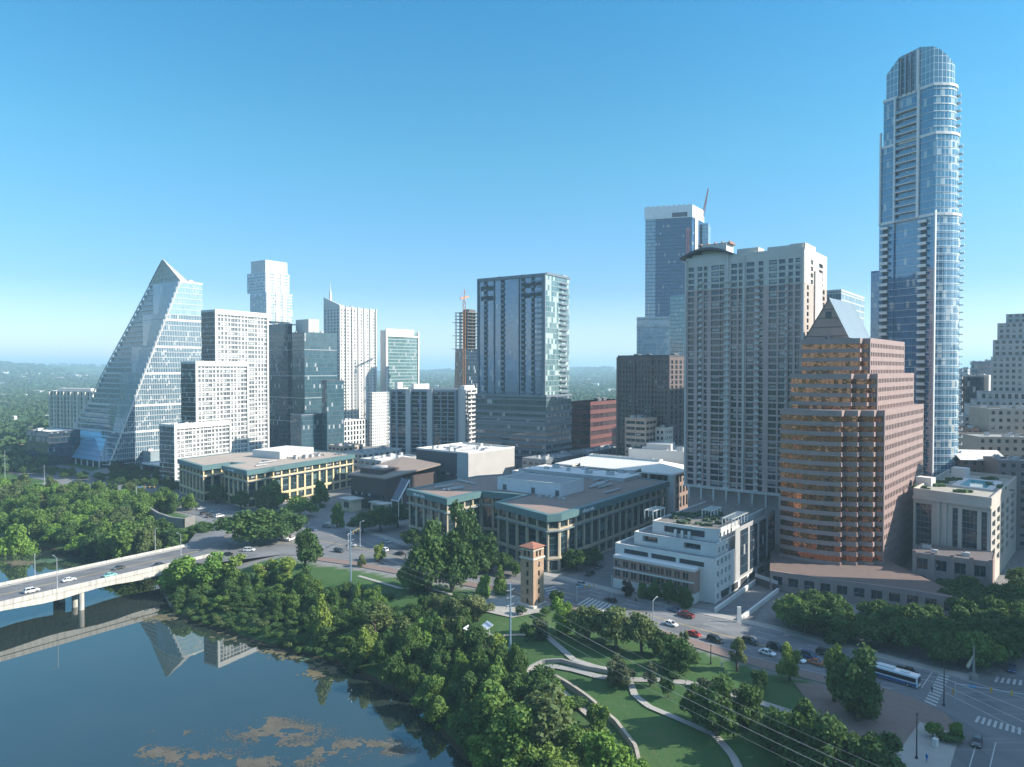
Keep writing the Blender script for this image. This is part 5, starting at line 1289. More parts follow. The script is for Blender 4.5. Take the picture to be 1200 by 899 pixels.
def lime_office(label, poly, vis, z, bays, roofmat, wallcol, signs=(), sunny_solid=None):
    B = bthing('office_building', label, 'office', poly)
    w = MB(); wins = []; N = len(poly)
    for i in range(N):
        a, b = poly[i], poly[(i + 1) % N]; L = (b - a).length
        if i not in vis: w.quad(a, b, 0, z - 2.8); continue
        m = max(1, round(L / bays)); xs = even(L, m, .80, .15)
        def gl(j): return G_BAY
        gridf(w, wins, a, b, 0, z - 6.2, xs, [(.6, 4.6), (6.0, z - 7.2)], .7, gl)
        gridf(w, wins, a, b, z - 6.2, z - 2.8, even(L, m, .86, .15), [(z - 5.9, z - 2.95)], .9, G_TOP)
    w.build('limestone_wall', wallcol, B); many('window', B, wins)
    f = MB(); po, pn = offset(poly, 1.0), offset(poly, -1.4)
    f.ring(po, pn, z - 2.8, z)
    f.build('fascia', TEAL, B)
    lb = bands(poly, [5.1], .5, .3); lb.build('string_course', wallcol, B)
    lb = bands(poly, [z - 6.9], .35, 1.0); lb.build('sunshade', matte('sunshade_metal', (.16, .20, .22), .5), B)
    m = MB(); m.face([(p.x, p.y, z - .25) for p in pn]); m.build('roof', roofmat, B)
    for txt, i, fr, s in signs: a, b = poly[i], poly[(i + 1) % N]; sign(B, txt, a.lerp(b, fr), (b - a).normalized(), z - 1.4, s, SIGNW, 1.25)
    return B
def two_offices():
    z = 23.0; g = lambda x, y: gp(x, y, z).xy
    a, b, f, h = g(479, 573), g(524, 584), g(642, 603), g(782, 564); gg = g(656, 602)
    u = (h - gg).normalized(); c = b + u * 26; e = g(583, 588); d = e + u * 22
    c = b + u * 24; k = h + (a - f).normalized() * 62; l = a + u * 52
    poly = [a, b, c, d, e, f, gg, h, k, l]
    B = lime_office('teal trimmed limestone office behind the brick clock tower with a courtyard notch', poly, (0, 1, 2, 3, 4, 5, 6, 9), z, 6.4, ROOFB, matte('grey_limestone', (.38, .32, .235), .85, .12, .25), (('silicon labs', 0, .34, 2.2), ('silicon labs', 6, .20, 2.2)))
    p0, p1 = gp(583, 573, z).xy, gp(657, 582, z).xy; P = [p0, p1, p1 + u * 20, p0 + u * 20]
    m = MB(); m.prism(P, z - .2, z + 5.0, mtop=1); m.build('penthouse', [matte('bluish_white_panel', (.55, .57, .60), .6, .08, .3), ROOFG], B); parapet(B, P, z + 5, .7, .3, WHITE)
    t = (p1 - p0).normalized(); n = Vector((t.y, -t.x))
    for fr in (.12, .58, .95): m = MB(); q = p0.lerp(p1, fr) + n * .1; m.box((*q, z), 2.0, .2, 2.6, atan2(t.y, t.x)); m.build('louvre', UNITD, B)
    q0 = gp(596, 556, z).xy; Q = [q0 + u * 14, q0 + u * 14 + t * 62, q0 + u * 34 + t * 62, q0 + u * 34]; Q = Q if area(Q) > 0 else Q[::-1]; m = MB(); m.prism(Q, z - .2, z + 1.6, mtop=1); m.build('plant_deck', [UNIT, ROOFW], B); units(B, Q, z + 1.6, 9, 2, 4, .8, 2)
    q = gp(608, 580, z).xy
    for k_ in range(5): m = MB(); c_ = q + t * (3.2 * k_ + 10) + u * (2 + k_ % 2 * 1.5); m.box((*c_, z - .2), 1.6, 1.6, .9, atan2(t.y, t.x)); m.tube((*c_, z + .7), (*c_, z + 1.1), .5, 10); m.build('roof_unit', [UNIT], B)
    # entrance corner: taller glazed bay
    ducts(B, [gg, h, h + (a - f).normalized() * 40, gg + (a - f).normalized() * 26], z - .2, 6, 3); ducts(B, [a, b, c, l], z - .2, 4, 5)
    z = 22.0; g = lambda x, y: gp(x, y, z).xy
    a, b, f, h = g(210, 538), g(238, 546), g(290, 551.5), g(414, 532.5); u = (h - f).normalized(); e = g(262, 545.5); c = b + u * 20; d = e + u * 14
    poly = [a, b, c, d, e, f, h, h + (a - f).normalized() * 48, a + u * 40]
    B = lime_office('sunlit cream limestone office with teal cornice and tan roof by the bridge road', poly, (0, 1, 2, 3, 4, 5, 6), z, 6.6, ROOFT, LIME, (('silicon labs', 4, .4, 1.8),))
    p0, p1 = gp(296, 535, z).xy, gp(328, 537.5, z).xy; P = [p0, p1, p1 + u * 30, p0 + u * 30]; m = MB(); m.prism(P, z - .2, z + 4.5, mtop=1); m.build('penthouse', [WHITE, ROOFW], B)
    ducts(B, [f, h, h + (a - f).normalized() * 40, f + (a - f).normalized() * 40], z - .2, 6, 8); Q = [p1 + u * 4, p1 + (p1 - p0).normalized() * 2 + u * 4, p1 + u * 36]; t = (p1 - p0).normalized()
    units(B, [p1 + t * 3, p1 + t * 14, p1 + t * 14 + u * 34, p1 + t * 3 + u * 34], z - .2, 6, 2, 3.5)
two_offices()

# ------------------------------------------------------------------ white terraced block with parking decks
def terraced():
    th = 38; u, v = ax(th); z1 = 15.2; C = gp(838, 656, z1).xy; L = hit(721.5, C, v); R = hit(909, C, u); W = (L - C).length; Dp = (R - C).length
    B = bthing('parking_block', 'white terraced block with open parking decks and a roof garden', 'building', [C, R, L])
    WS = matte('white_limestone', (.56, .55, .53), .8, .08, .2); BRK = matte('pinkish_brick', (.33, .21, .17), .85, .15, .4, grain=2)
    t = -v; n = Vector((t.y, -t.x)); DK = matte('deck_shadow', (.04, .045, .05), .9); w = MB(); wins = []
    def tier(inset_f, il, ir, z0, z1, opens, name):
        a, b = L + t * il + u * inset_f, C - t * ir + u * inset_f; LL = (b - a).length; m = MB(); wi = []
        gridf(m, wi, a, b, z0, z1, [(LL * x0, LL * x1) for x0, x1 in opens], [(z1 - 3.2, z1 - 1.1)], 2.2, P_DARK) if opens else m.quad(a, b, z0, z1)
        r = R - t * ir; lb = L + (R - C) + t * il
        rr = (r - b).length; gridf(m, wi, b, b + u * min(16, rr), z0, z1, even(min(16, rr), 4, .5, 1), floors(z0, max(1, round((z1 - z0) / 4.2)), (z1 - z0) / max(1, round((z1 - z0) / 4.2)), 1.0, 3.0), .5, P_GREY)
        m.quad(b + u * min(16, rr), r, z0, z1); m.quad(lb, a, z0, z1); m.build('tier_wall', WS, B); many('opening', B, wi)
        k = MB(); k.face([(*a, z1 - 1.0), (*b, z1 - 1.0), (*r, z1 - 1.0), (*lb, z1 - 1.0)]); k.build('parking_deck', matte('deck_concrete', (.22, .22, .22), .9, .12, .3), B)
        k = MB()
        for p, q in ((a, b), (b, r), (lb, a)):
            s = (q - p).normalized(); nn = Vector((s.y, -s.x)); k.face([(*(p + nn * .1), z1), (*(q + nn * .1), z1), (*(q - nn * .4), z1), (*(p - nn * .4), z1)]); k.quad(q - nn * .4, p - nn * .4, z1 - 1, z1)
        k.build('coping', WS, B)
    tier(0, 0, 0, 0, z1, [(.10, .37), (.40, .66), (.69, .93)] if False else [], 'a')
    a, b = L + t * 2 - u * 4.6, C - t * 5.5 - u * 4.6; LL = (b - a).length; m = MB(); wi = []; zb = 11.6
    xs = []
    for x in (.05, .155, .26, .70, .80, .90): xs += [(LL * (x - .032), LL * (x - .004)), (LL * (x + .004), LL * (x + .032))]
    xs += [(LL * (.335 + .045 * k), LL * (.37 + .045 * k)) for k in range(7)]; xs.sort()
    gridf(m, wi, a, b, 3.4, zb - .6, xs, [(4.3, 6.6), (7.9, 10.2)], .4, P_DARK); m.quad(b, b + u * 4.6, 3.4, zb - .6); m.quad(a + u * 4.6, a, 3.4, zb - .6); m.build('brick_wall', BRK, B); many('window', B, wi)
    m = MB(); m.prism([a - u * .3, b - u * .3 + t * .3, b + t * .3 + u * 4.6, a + u * 4.6], zb - .6, zb + .3, bot=True); m.prism([a - u * .2, b - u * .2, b + u * 4.6, a + u * 4.6], 6.95, 7.45, top=True, bot=True); m.prism([a - u * .4, b - u * .4, b + u * 4.6, a + u * 4.6], 0, 3.4); m.build('white_band', WS, B)
    # flat dark sheets paint the shade inside deck slots above the brick wing
    for x0, x1 in ((.10, .35), (.385, .63), (.665, .90)): m = MB(); p = L + t * W * x0 + n * .06; q = L + t * W * x1 + n * .06; m.quad(p, q, zb + .4, z1 - 1.6); m.build('deck_opening_shade', DK, B)
    tier(6.5, 4.5, 2.2, z1 - 1, 18.9, [(.11, .30), (.62, .82)], 'b')
    tier(12.5, 9, 4.2, 17.9, 22.6, [], 'c')
    a, b = L + t * 14 + u * 12.3, C - t * 9 + u * 12.3; m = MB(); m.quad(a, b, 19.2, 21.4); m.build('deck_opening_shade', DK, B)
    for k in range(3): m = MB(); q = a.lerp(b, .3 + .17 * k) - u * .5; m.box((*q, 18), .9, .9, 2.6, radians(-38)); m.build('deck_column', WS, B)
    # dark glass side and roof garden
    nr = Vector((u.y, -u.x)); p, q = C + u * 22 + nr * .3 - t * 0, R + nr * .3; s = MB(); LL = (q - p).length
    for k in range(4): a_, b_ = p + u * LL * (k * .25 + .03), p + u * LL * (k * .25 + .22); s.quad(a_, b_, 4.5, 21)
    s.build('side_glass', G_DARK, B); s = MB(); s.quad(C + u * 18 + nr * .15, R + nr * .15, 3.4, 22.6); s.build('side_wall', matte('grey_side_stone', (.30, .30, .30), .8), B)
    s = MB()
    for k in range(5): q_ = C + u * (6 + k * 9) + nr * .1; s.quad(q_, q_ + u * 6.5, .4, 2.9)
    s.build('street_opening_shade', DK, B)  # flat dark sheets paint the shade of street level openings
    GRN = matte('roof_hedge', (.045, .075, .04), .95, .4, .6); zr = 22.7; a, b = L + t * 10 + u * 18, C - t * 6 + u * 18
    m = MB(); m.face([(*(L + t * 9 + u * 13), zr - .4), (*(C - t * 5 + u * 13), zr - .4), (*(R - t * 5), zr - .4), (*(L + R - C + t * 9), zr - .4)]); m.build('roof_garden', matte('garden_paving', (.17, .155, .14), .95, .3, .4, grain=1), B)
    rnd = random.Random(5)
    for k in range(26):
        q_ = L + t * rnd.uniform(11, W - 7) + u * rnd.uniform(15, 40); m = MB()
        for j in range(5): m.box((q_.x + rnd.uniform(-1.5, 1.5), q_.y + rnd.uniform(-1.5, 1.5), zr - .4), rnd.uniform(.6, 1.8), rnd.uniform(.6, 1.8), rnd.uniform(.4, 1.3), rnd.uniform(0, 3))
        m.build('planter', GRN, B)
    for (x, y, nx) in ((.10, 16, 3), (.55, 30, 3), (.86, 20, 5)):
        m = MB(); o = L + t * W * x + u * y
        for i in range(nx + 1):
            for j in range(2): q_ = o + u * i * 3.2 + t * j * 3.6; m.bar((*q_, zr - .4), (*q_, zr + 2.6), .3)
        for j in range(2): m.bar((*(o + t * j * 3.6), zr + 2.6), (*(o + t * j * 3.6 + u * nx * 3.2), zr + 2.6), .28)
        for i in range(nx * 2 + 1): m.bar((*(o + u * i * 1.6 - t * .5), zr + 2.75), (*(o + u * i * 1.6 + t * 4.1), zr + 2.75), .2)
        m.build('pergola', WHITE, B)
    # ramp to the garage on its right side
    E = thing('garage_ramp', 'sunken garage ramp with pale side walls beside the terraced white block', 'ramp', gp(870, 715)); m = MB()
    p0, p1, p2, p3 = gp(838, 718).xy, gp(868, 728).xy, gp(912, 694).xy, gp(885, 684).xy
    for p, q in ((p0, p3), (p1, p2)):
        s = (q - p).normalized(); nn = Vector((s.y, -s.x)) * .35; m.prism([p - nn * -1, q + nn, q - nn, p - nn] if area([p + nn, q + nn, q - nn, p - nn]) > 0 else [p - nn, q - nn, q + nn, p + nn], 0, 1.5)
    m.build('ramp_wall', WS, E); m = MB(); s = (p3 - p2).normalized(); m.quad(p3, p2, 0, 3.4); m.build('ramp_mouth', DARKP, E); m = MB(); m.quad(p3 + (p0 - p3).normalized() * .3, p2 + (p1 - p2).normalized() * .3, 2.7, 4.1); m.build('lintel', matte('blue_lintel', (.35, .42, .48), .6), E)
    m = MB(); q = p1 - (p2 - p1).normalized() * 1.5; m.box((*q, 0), 1.2, .5, 5, 0); m.build('sign_pylon', WHITE, E)
terraced()

# ------------------------------------------------------------------ middle ground low buildings
def middle_low():
    D = 425; P = cbox(487.5, 548.7, 603, D, 38); z = zat(531, D); B = bthing('office_building', 'dark grey boxy hall with a white roof and a lit pale side', 'hall', P)
    m = MB(); m.quad(P[3], P[0], 0, z); m.quad(P[2], P[3], 0, z); m.build('dark_wall', matte('charcoal_panel', (.06, .065, .075), .7, .1, .2), B); m = MB(); m.quad(P[0], P[1], 0, z); m.quad(P[1], P[2], 0, z); m.build('sunlit_wall', matte('sunlit_grey_panel', (.36, .345, .33), .7, .1, .2), B)  # pale right wall has its sunlight put into the panel colour
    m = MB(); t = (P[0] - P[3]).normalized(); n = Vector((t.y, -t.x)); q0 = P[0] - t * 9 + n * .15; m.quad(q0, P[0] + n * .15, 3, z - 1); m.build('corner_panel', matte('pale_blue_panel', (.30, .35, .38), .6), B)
    m = MB(); m.face([(p.x, p.y, z - .8) for p in P]); m.build('roof', ROOFW, B); parapet(B, P, z - .8, 1.0, .5, WHITE); units(B, P, z - .8, 8, 2, 6, seed=4); ducts(B, P, z - .8, 6, 2)
    dw = []
    for k in range(9): dw.append((win_mesh(2.6, 1.6, P_DARK), frame_mw(P[3].lerp(P[0], .08 + k * .09) + n * .05, t, z * .5), 4))
    many('window', B, dw)
    # big white hipped roof hall
    z = 24; a, b = gp(650, 543, z).xy, gp(789, 556, z).xy; t = (b - a).normalized(); n = Vector((t.y, -t.x)); dpt = 34
    P = [a, b, b - n * dpt, a - n * dpt]; B = bthing('civic_hall', 'wide building under a broad white overhanging roof with notched eaves', 'hall', P)
    w = MB(); wi = []; Pi = offset(P, -4); L = (Pi[1] - Pi[0]).length; gridf(w, wi, Pi[0], Pi[1], 0, z - .8, even(L, 18, .7), [(3, 9), (11, 15), (17, z - 1.6)], .5, P_DARK); gridf(w, wi, Pi[1], Pi[2], 0, z - .8, even((Pi[2] - Pi[1]).length, 6, .6), [(3, 9), (11, 15), (17, z - 1.6)], .5, P_DARK)
    w.quad(Pi[2], Pi[3], 0, z); w.quad(Pi[3], Pi[0], 0, z); w.build('wall', matte('warm_brick', (.24, .17, .14), .85), B); many('window', B, wi)
    rf = MB(); Q = offset(P, -15); zr = z + 4.2
    # eaves with two notches on the front edge
    ed = [a]; 
    for f in (.20, .72): ed += [a.lerp(b, f - .035), a.lerp(b, f) - n * 4.5, a.lerp(b, f + .035)]
    ed += [b]
    for i in range(len(ed) - 1):
        p, q = ed[i], ed[i + 1]; f0, f1 = (p - a).dot(t) / (b - a).length, (q - a).dot(t) / (b - a).length; r0, r1 = Q[0].lerp(Q[1], f0), Q[0].lerp(Q[1], f1); zz = lambda s: z + 4.2 * ((-(s - a).dot(n)) / 15.0)
        rf.face([(*p, zz(p)), (*q, zz(q)), (*r1, zr), (*r0, zr)]); rf.quad(p, q, zz(p) - .9, zz(p)) if abs(zz(p) - zz(q)) < .01 else rf.face([(*p, zz(p) - .9), (*q, zz(q) - .9), (*q, zz(q)), (*p, zz(p))])
    for i in (1, 2, 3): p, q = P[i], P[(i + 1) % 4]; r0, r1 = Q[i], Q[(i + 1) % 4]; rf.face([(*p, z), (*q, z), (*r1, zr), (*r0, zr)]); rf.quad(p, q, z - .9, z)
    rf.face([(*p, z - .9) for p in P][::-1]); rf.build('white_roof', matte('cream_roof_sheet', (.66, .63, .57), .7, .06, .2), B); m = MB(); m.face([(*p, zr - .8) for p in Q]); m.build('roof_well', ROOFG, B); m = MB(); m.ring(offset(Q, .2), offset(Q, -.3), zr - .8, zr + .9); m.build('roof_kerb', WHITE, B); units(B, Q, zr - .8, 4, 2, 4); ducts(B, Q, zr - .8, 4, 4)
    for k in range(7): m = MB(); q = a.lerp(b, (k + .15) / 6.4) - n * 1.2; m.box((*q, 0), 1.1, 1.1, z - .95, atan2(t.y, t.x)); m.build('column', PALE, B)
    m = MB(); q = b - n * 2 - t * 1.5; m.box((*q, 0), 2.6, 2.6, z - .5, atan2(t.y, t.x)); m.build('corner_pier', WHITE, B)
    D = 432; P = [dp(737, D), dp(802, D - 16), dp(812, D + 14), dp(748, D + 26)]; z = zat(528, D); B = bthing('office_building', 'white flat roofed block with a raised centre behind the hipped white roof', 'office', P); block(B, P, 0, z, WHITE, ROOFW, WHITE, 1.2); m = MB(); m.prism([p.lerp(sum(P, Vector((0, 0))) / 4, .55) for p in P], z, z + 4); m.build('raised_centre', PALE, B); units(B, P, z, 5, 2, 4)
    # smaller roofs
    rows = [
        (600, 622, 662, 555, 398, 'low white roofed shop block between the dark hall and blue tower', WHITE, ROOFW, 'shop'),
        (612, 640, 690, 540, 440, 'low grey plant roof at the foot of the blue glass tower', GREYM, ROOFG, 'building'),
        (404, 424, 470, 532, 500, 'low grey shed roofed block in front of the white parking podium', PALE, ROOFG, 'building'),
        (421, 446, 492, 541, 455, 'flat pale roofed low block beside the dark grey hall', matte('lt_grey_wall', (.34, .34, .34)), ROOFW, 'building'),
        (384, 402, 425, 524, 545, 'small tan block wedged below the dark glass tower', matte('tan_wall', (.38, .33, .27)), ROOFT, 'building'),
        (668, 690, 735, 531, 470, 'low grey block at the foot of the dark red office', matte('mid_grey_wall', (.24, .24, .25)), ROOFG, 'building'),
    ]
    for i, (pl, pc, pr, yt, D, lab, wm, rm, cat) in enumerate(rows):
        P = cbox(pl, pc, pr, D, 38); z = max(5, zat(yt, D)); B = bthing('low_building', lab, cat, P); w = MB(); wi = []
        for p, q in ((P[3], P[0]), (P[0], P[1])): L = (q - p).length; gridf(w, wi, p, q, 0, z, even(L, max(3, round(L / 5)), .6), floors(0, max(1, int(z / 4)), z / max(1, int(z / 4)), 1.2, 3.0), .4, P_DARK)
        w.quad(P[1], P[2], 0, z); w.quad(P[2], P[3], 0, z); w.build('wall', wm, B); many('window', B, wi); m = MB(); m.face([(p.x, p.y, z - .5) for p in P]); m.build('roof', rm, B); parapet(B, P, z - .5, 1.1, .4, wm); units(B, P, z - .5, 6, 1.5, 5, seed=i + 3)
    # left edge
    D = 588; P = cbox(30, 56, 93, D, 33); z = zat(507, D); B = bthing('office_building', 'low dark glass office with a pale flat roof left of the sail tower', 'office', P); m = MB(); m.prism(P, 0, z, mtop=1); m.build('curtain_wall', [G_DARK, ROOFW], B); bands(P, [z * k / 6 for k in range(1, 7)], .7, .25).build('spandrel', DARKP, B); units(B, P, z, 3, 3, 6)
    D = 765; P = [dp(58.5, D), dp(109, D - 20), dp(122, D + 10), dp(72, D + 30)]; z = zat(459, D); B = bthing('apartment_building', 'cream balconied apartment slab beyond the sail tower at the river', 'apartment block', P); w = MB(); wi = []; L = (P[1] - P[0]).length; n = 12; fh = z / n
    gridf(w, wi, P[0], P[1], 0, z, even(L, 13, .45), floors(0, n, fh, .7, fh - .4), .9, P_DARK); w.quad(P[1], P[2], 0, z); w.quad(P[2], P[3], 0, z); w.quad(P[3], P[0], 0, z); w.face([(p.x, p.y, z - .02) for p in P]); w.build('wall', matte('cream_stucco', (.60, .56, .48), .8, .06, .2), B); many('window', B, wi); f = fins(P, [0], 0, z, L / 6.5, 1.2, 1.6); f.build('pilaster', matte('cream_stucco', (.6, .56, .48)), B); parapet(B, P, z, 1, .4, WHITE); m = MB(); m.prism(offset(P, -6), z, z + 3.5); m.build('penthouse', PALE, B)
    D = 590; P = cbox(150, 175, 200, D, 35); z = zat(530, D); B = bthing('plant_building', 'plain pale blue grey box beside the sail tower base', 'building', P); m = MB(); m.prism(P, 0, z, mtop=1); m.build('panel_wall', [curtain('pale_metal_panel', (.22, .28, .30), (.25, .31, .33), (.18, .23, .25), 3, 3, .06, .06, ior=1.5, rough=.4, blind=0), ROOFW], B); parapet(B, P, z, .6, .3, GREYM); units(B, P, z, 4, 2, 4)
    D = 540; P = cbox(166, 189, 212, D, 35); z = zat(547, D); B = bthing('low_building', 'small white edged pavilion wing before the stepped white tower', 'building', P); m = MB(); m.prism(P, 0, z, mtop=1); m.build('glass_wall', [G_DARK, ROOFW], B); bands(P, [z - .2], 1.2, .5).build('white_edge', WHITE, B); f = fins(P, [0], 0, z, 5, 1.2, .6); f.build('white_pier', WHITE, B)
middle_low()

# ------------------------------------------------------------------ copper civic building with stone terraces
def copper_hall():
    th = 38; u, v = ax(th); D = 398; P = cbox(411, 452, 512, D, th); z = zat(562, D)
    B = bthing('civic_building', 'angular dark copper civic building with stone terraces and tilted solar awning', 'civic building', P)
    CU = matte('dark_copper', (.085, .065, .06), .55, .2, .3, metal=.3); CR = matte('brown_copper_roof', (.24, .185, .15), .6, .12, .2); LS = matte('terrace_limestone', (.52, .42, .28), .85, .15, .3)
    m = MB(); m.prism(P, 0, z, top=False); m.build('copper_wall', CU, B); bands(P, [z * k / 9 for k in range(1, 9)], .12, .06).build('copper_seam', DARKP, B); wi = []; LL = (P[0] - P[3]).length; tt = (P[0] - P[3]).normalized(); nn = Vector((tt.y, -tt.x))
    for k in range(10): wi += [(win_mesh(2.2, 2.4, P_DARK), frame_mw(P[3] + tt * LL * (k + .6) / 10.5 + nn * .1, tt, zz_), 5) for zz_ in (1.5, 6.5)]
    many('window', B, wi)
    zl = 6; c = P[0].lerp(P[2], .5); m = MB(); Q = offset(P, 1.6); zz = [z + 1, z + 4.5, z + 6.5, z + .5]; m.face([(*q, h) for q, h in zip(Q, zz)]); 
    for i in range(4): j = (i + 1) % 4; m.face([(*Q[i], zz[i] - .8), (*Q[j], zz[j] - .8), (*Q[j], zz[j]), (*Q[i], zz[i])])
    m.face([(*q, h - .8) for q, h in zip(Q, zz)][::-1]); m.build('tilted_roof', CR, B)
    m = MB(); pp = [P[0].lerp(P[3], .25) + u * 3, P[0].lerp(P[3], .25) + u * 17, P[0].lerp(P[3], .85) + u * 17, P[0].lerp(P[3], .85) + u * 3]; m.prism(pp, z, z + 4.2); m.build('upper_storey', CU, B)
    m = MB(); q = sum(pp, Vector((0, 0))) / 4; m.box((*q, z + 4.2), 9, 3, 1.0, radians(30)); m.build('roof_skylight', WHITE, B)
    for (x, y, sx, sy, h, a, r) in ((412, 598, 9, 7, 6.5, -42, 2.2), (428, 588, 15, 7, 8.5, -42, 1.8), (446, 600, 12, 6, 5, -50, 1.5), (452, 583, 10, 8, 10, -40, 1.0)):
        q = gp(x, y).xy; m = MB(); m.box((*q, 0), sx, sy, h, radians(a)); m.build('stone_wall', LS, B); m = MB(); m.box((q.x, q.y, h), sx + r, sy + r, .6, radians(a)); m.build('terrace_roof', matte('pale_coping', (.48, .46, .42), .8), B)
        t = Vector((cos(radians(a)), sin(radians(a)))); n = Vector((t.y, -t.x)); wi = [(win_mesh(sx * .5, h * .5, P_DARK), frame_mw(q + n * (sy / 2 + .05), t, h * .3), 5)]; many('window', B, wi)
    a, b, c_, d = at(459, 585, 356), at(467, 587, 352), at(480, 562.5, 366), at(471, 560, 370); m = MB(); off = Vector((0, 0, -.6)); m.face([a, b, c_, d], 0, [(0, 0), (4, 0), (4, 16), (0, 16)]); m.face([d + off, c_ + off, b + off, a + off], 1)
    for p, q in ((a, b), (b, c_), (c_, d), (d, a)): m.face([p + off, q + off, q, p], 1)
    m.build('solar_awning', [curtain('solar_cells', (.01, .02, .05), (.02, .03, .06), (.14, .16, .18), 1.0, 1.0, .06, .06, ior=1.6, blind=0), WHITE], B)
    m = MB()
    for p in (a, b, c_, d): m.bar(p, (p.x, p.y + .1, 4), .4)
    m.bar(b, c_, .5); m.build('awning_frame', WHITE, B)
    q = gp(455, 595).xy; m = MB(); m.box((*q, 0), 9, 7, 9.5, radians(-40)); m.build('white_drum', WHITE, B)
copper_hall()

# ------------------------------------------------------------------ brick clock tower, pavilion, bridge
def brick_clock():
    q = gp(624, 712).xy + Vector((0, 3.5)); a = radians(-41); s = 5.6
    B = thing('clock_tower', 'square tan brick tower with tiled hip roof and arched belfry openings', 'tower', (*q, 0))
    t = Vector((cos(a), sin(a))); n = Vector((t.y, -t.x)); BK = matte('tan_brick', (.36, .245, .165), .9, .16, .6, grain=2.5); ST = matte('cream_trim', (.50, .46, .40), .8)
    P = [q + t * x + n * y for x, y in ((-s/2, s/2), (s/2, s/2), (s/2, -s/2), (-s/2, -s/2))]; P = P if area(P) > 0 else P[::-1]; zt = 20.0
    w = MB(); wi = []
    for i in range(4):
        p0, p1 = P[i], P[(i + 1) % 4]; L = s
        gridf(w, wi, p0, p1, 0, 16.2, [(L * .44, L * .62)], [(1.0, 3.0), (4.2, 6.0), (7.2, 9.0), (10.2, 12.0), (13.2, 15.0)], .4, P_DARK)
        gridf(w, wi, p0, p1, 16.2, zt, [(L * .24, L * .42), (L * .54, L * .72)], [(16.9, 19.0)], .5, P_DARK)
    w.build('brick_wall', BK, B); many('window', B, wi)
    m = MB(); m.ring(offset(P, .3), offset(P, -.1), 16.0, 16.6); m.ring(offset(P, .06), offset(P, -.1), 18.95, 19.25); m.build('string_course', ST, B)
    for i in range(4):
        p0, p1 = P[i], P[(i + 1) % 4]; tt = (p1 - p0).normalized(); nn = Vector((tt.y, -tt.x)); m = MB()
        for x in (.33, .63):
            for k in range(6): a0, a1 = pi * k / 6, pi * (k + 1) / 6; m.bar((*(p0 + tt * (s * x + .62 * cos(a0)) + nn * .08), 18.75 + .62 * sin(a0)), (*(p0 + tt * (s * x + .62 * cos(a1)) + nn * .08), 18.75 + .62 * sin(a1)), .2)
        m.build('belfry_arch', ST, B)
    m = MB(); Q = offset(P, .6); ap = (*q, zt + 1.5)
    for i in range(4): m.face([(*Q[i], zt), (*Q[(i + 1) % 4], zt), ap])
    m.face([(*p, zt) for p in Q][::-1]); m.build('tiled_roof', matte('red_clay_tile', (.30, .13, .085), .85, .25, 1.2, grain=3), B)
    m = MB(); m.prism(offset(P, .9), 0, .7); m.build('stone_base', ST, B)
brick_clock()
def pavilion():
    g = gt(562, 757); B = thing('park_pavilion', 'small white winged pavilion on a round stone deck in the trees', 'pavilion', g); z = g.z + 1.6
    m = MB(); N = 24; P = [Vector((g.x + 4.4 * cos(2*pi*k/N), g.y + 4.4 * sin(2*pi*k/N))) for k in range(N)]; m.prism(P, g.z - 2, z); m.build('stone_deck', STONE, B)
    m = MB(); m.ring(offset(P, .02), offset(P, -.18), z + .85, z + 1.0)
    for p in P[::2]: m.bar((*p.lerp(g.xy, .03), z), (*p.lerp(g.xy, .03), z + .95), .12)
    m.build('railing', WHITE, B); m = MB()
    for k in range(6): p = Vector((g.x + 3.0 * cos(pi*k/3), g.y + 3.0 * sin(pi*k/3))); m.bar((*p, z), (*p, z + 3.0), .25)
    m.build('post', WHITE, B)
    c = Vector((*g.xy, z + 3)); WR = matte('white_metal_roof', (.62, .63, .64), .5, .06)
    for (ox, oy, ang, L, Wd, z0, z1) in ((.9, .3, .5, 5.2, 4.2, .0, 1.9), (-2.6, .2, 2.7, 3.6, 3.4, .1, .9)):
        m = MB(); d = Vector((cos(ang), sin(ang), 0)); e = Vector((-sin(ang), cos(ang), 0)); o = c + Vector((ox, oy, 0)); N = 7
        for k in range(N):
            f0, f1 = k / N - .5, (k + 1) / N - .5; p0, p1 = o + d * L * f0, o + d * L * f1; h0, h1_ = z0 + (z1 - z0) * (f0 + .5) ** 1.6, z0 + (z1 - z0) * (f1 + .5) ** 1.6; w0 = Wd / 2 * (.75 + .25 * (f0 + .5))
            q = [p0 - e * w0 + Vector((0, 0, h0)), p1 - e * w0 + Vector((0, 0, h1_)), p1 + e * w0 + Vector((0, 0, h1_)), p0 + e * w0 + Vector((0, 0, h0))]; m.face(q); m.face([x - Vector((0, 0, .15)) for x in q[::-1]])
            for i, j in ((0, 1), (2, 3)): m.face([q[i] - Vector((0, 0, .15)), q[j] - Vector((0, 0, .15)), q[j], q[i]])
            if k % 2 == 0: m.bar(q[0] + Vector((0, 0, .06)), q[3] + Vector((0, 0, .06)), .1, mi=1)
        m.build('wing_roof', [WR, GREYM], B); m = MB()
        for s in (-1, 1): p = o + d * L * .3 + e * Wd * .3 * s; m.bar((p.x, p.y, z), (p.x, p.y, c.z + z1 * .6), .16); p = o - d * L * .35 + e * Wd * .3 * s; m.bar((p.x, p.y, z), (p.x, p.y, c.z + z0), .16)
        m.build('post', WHITE, B)
    m = MB()
    for k in range(5): a_ = .6 + k * 1.1; m.box((g.x + 2.6 * cos(a_), g.y + 2.6 * sin(a_), z), 1.4, .45, .45, a_ + 1.57)
    m.build('bench', STONE, B)
pavilion()
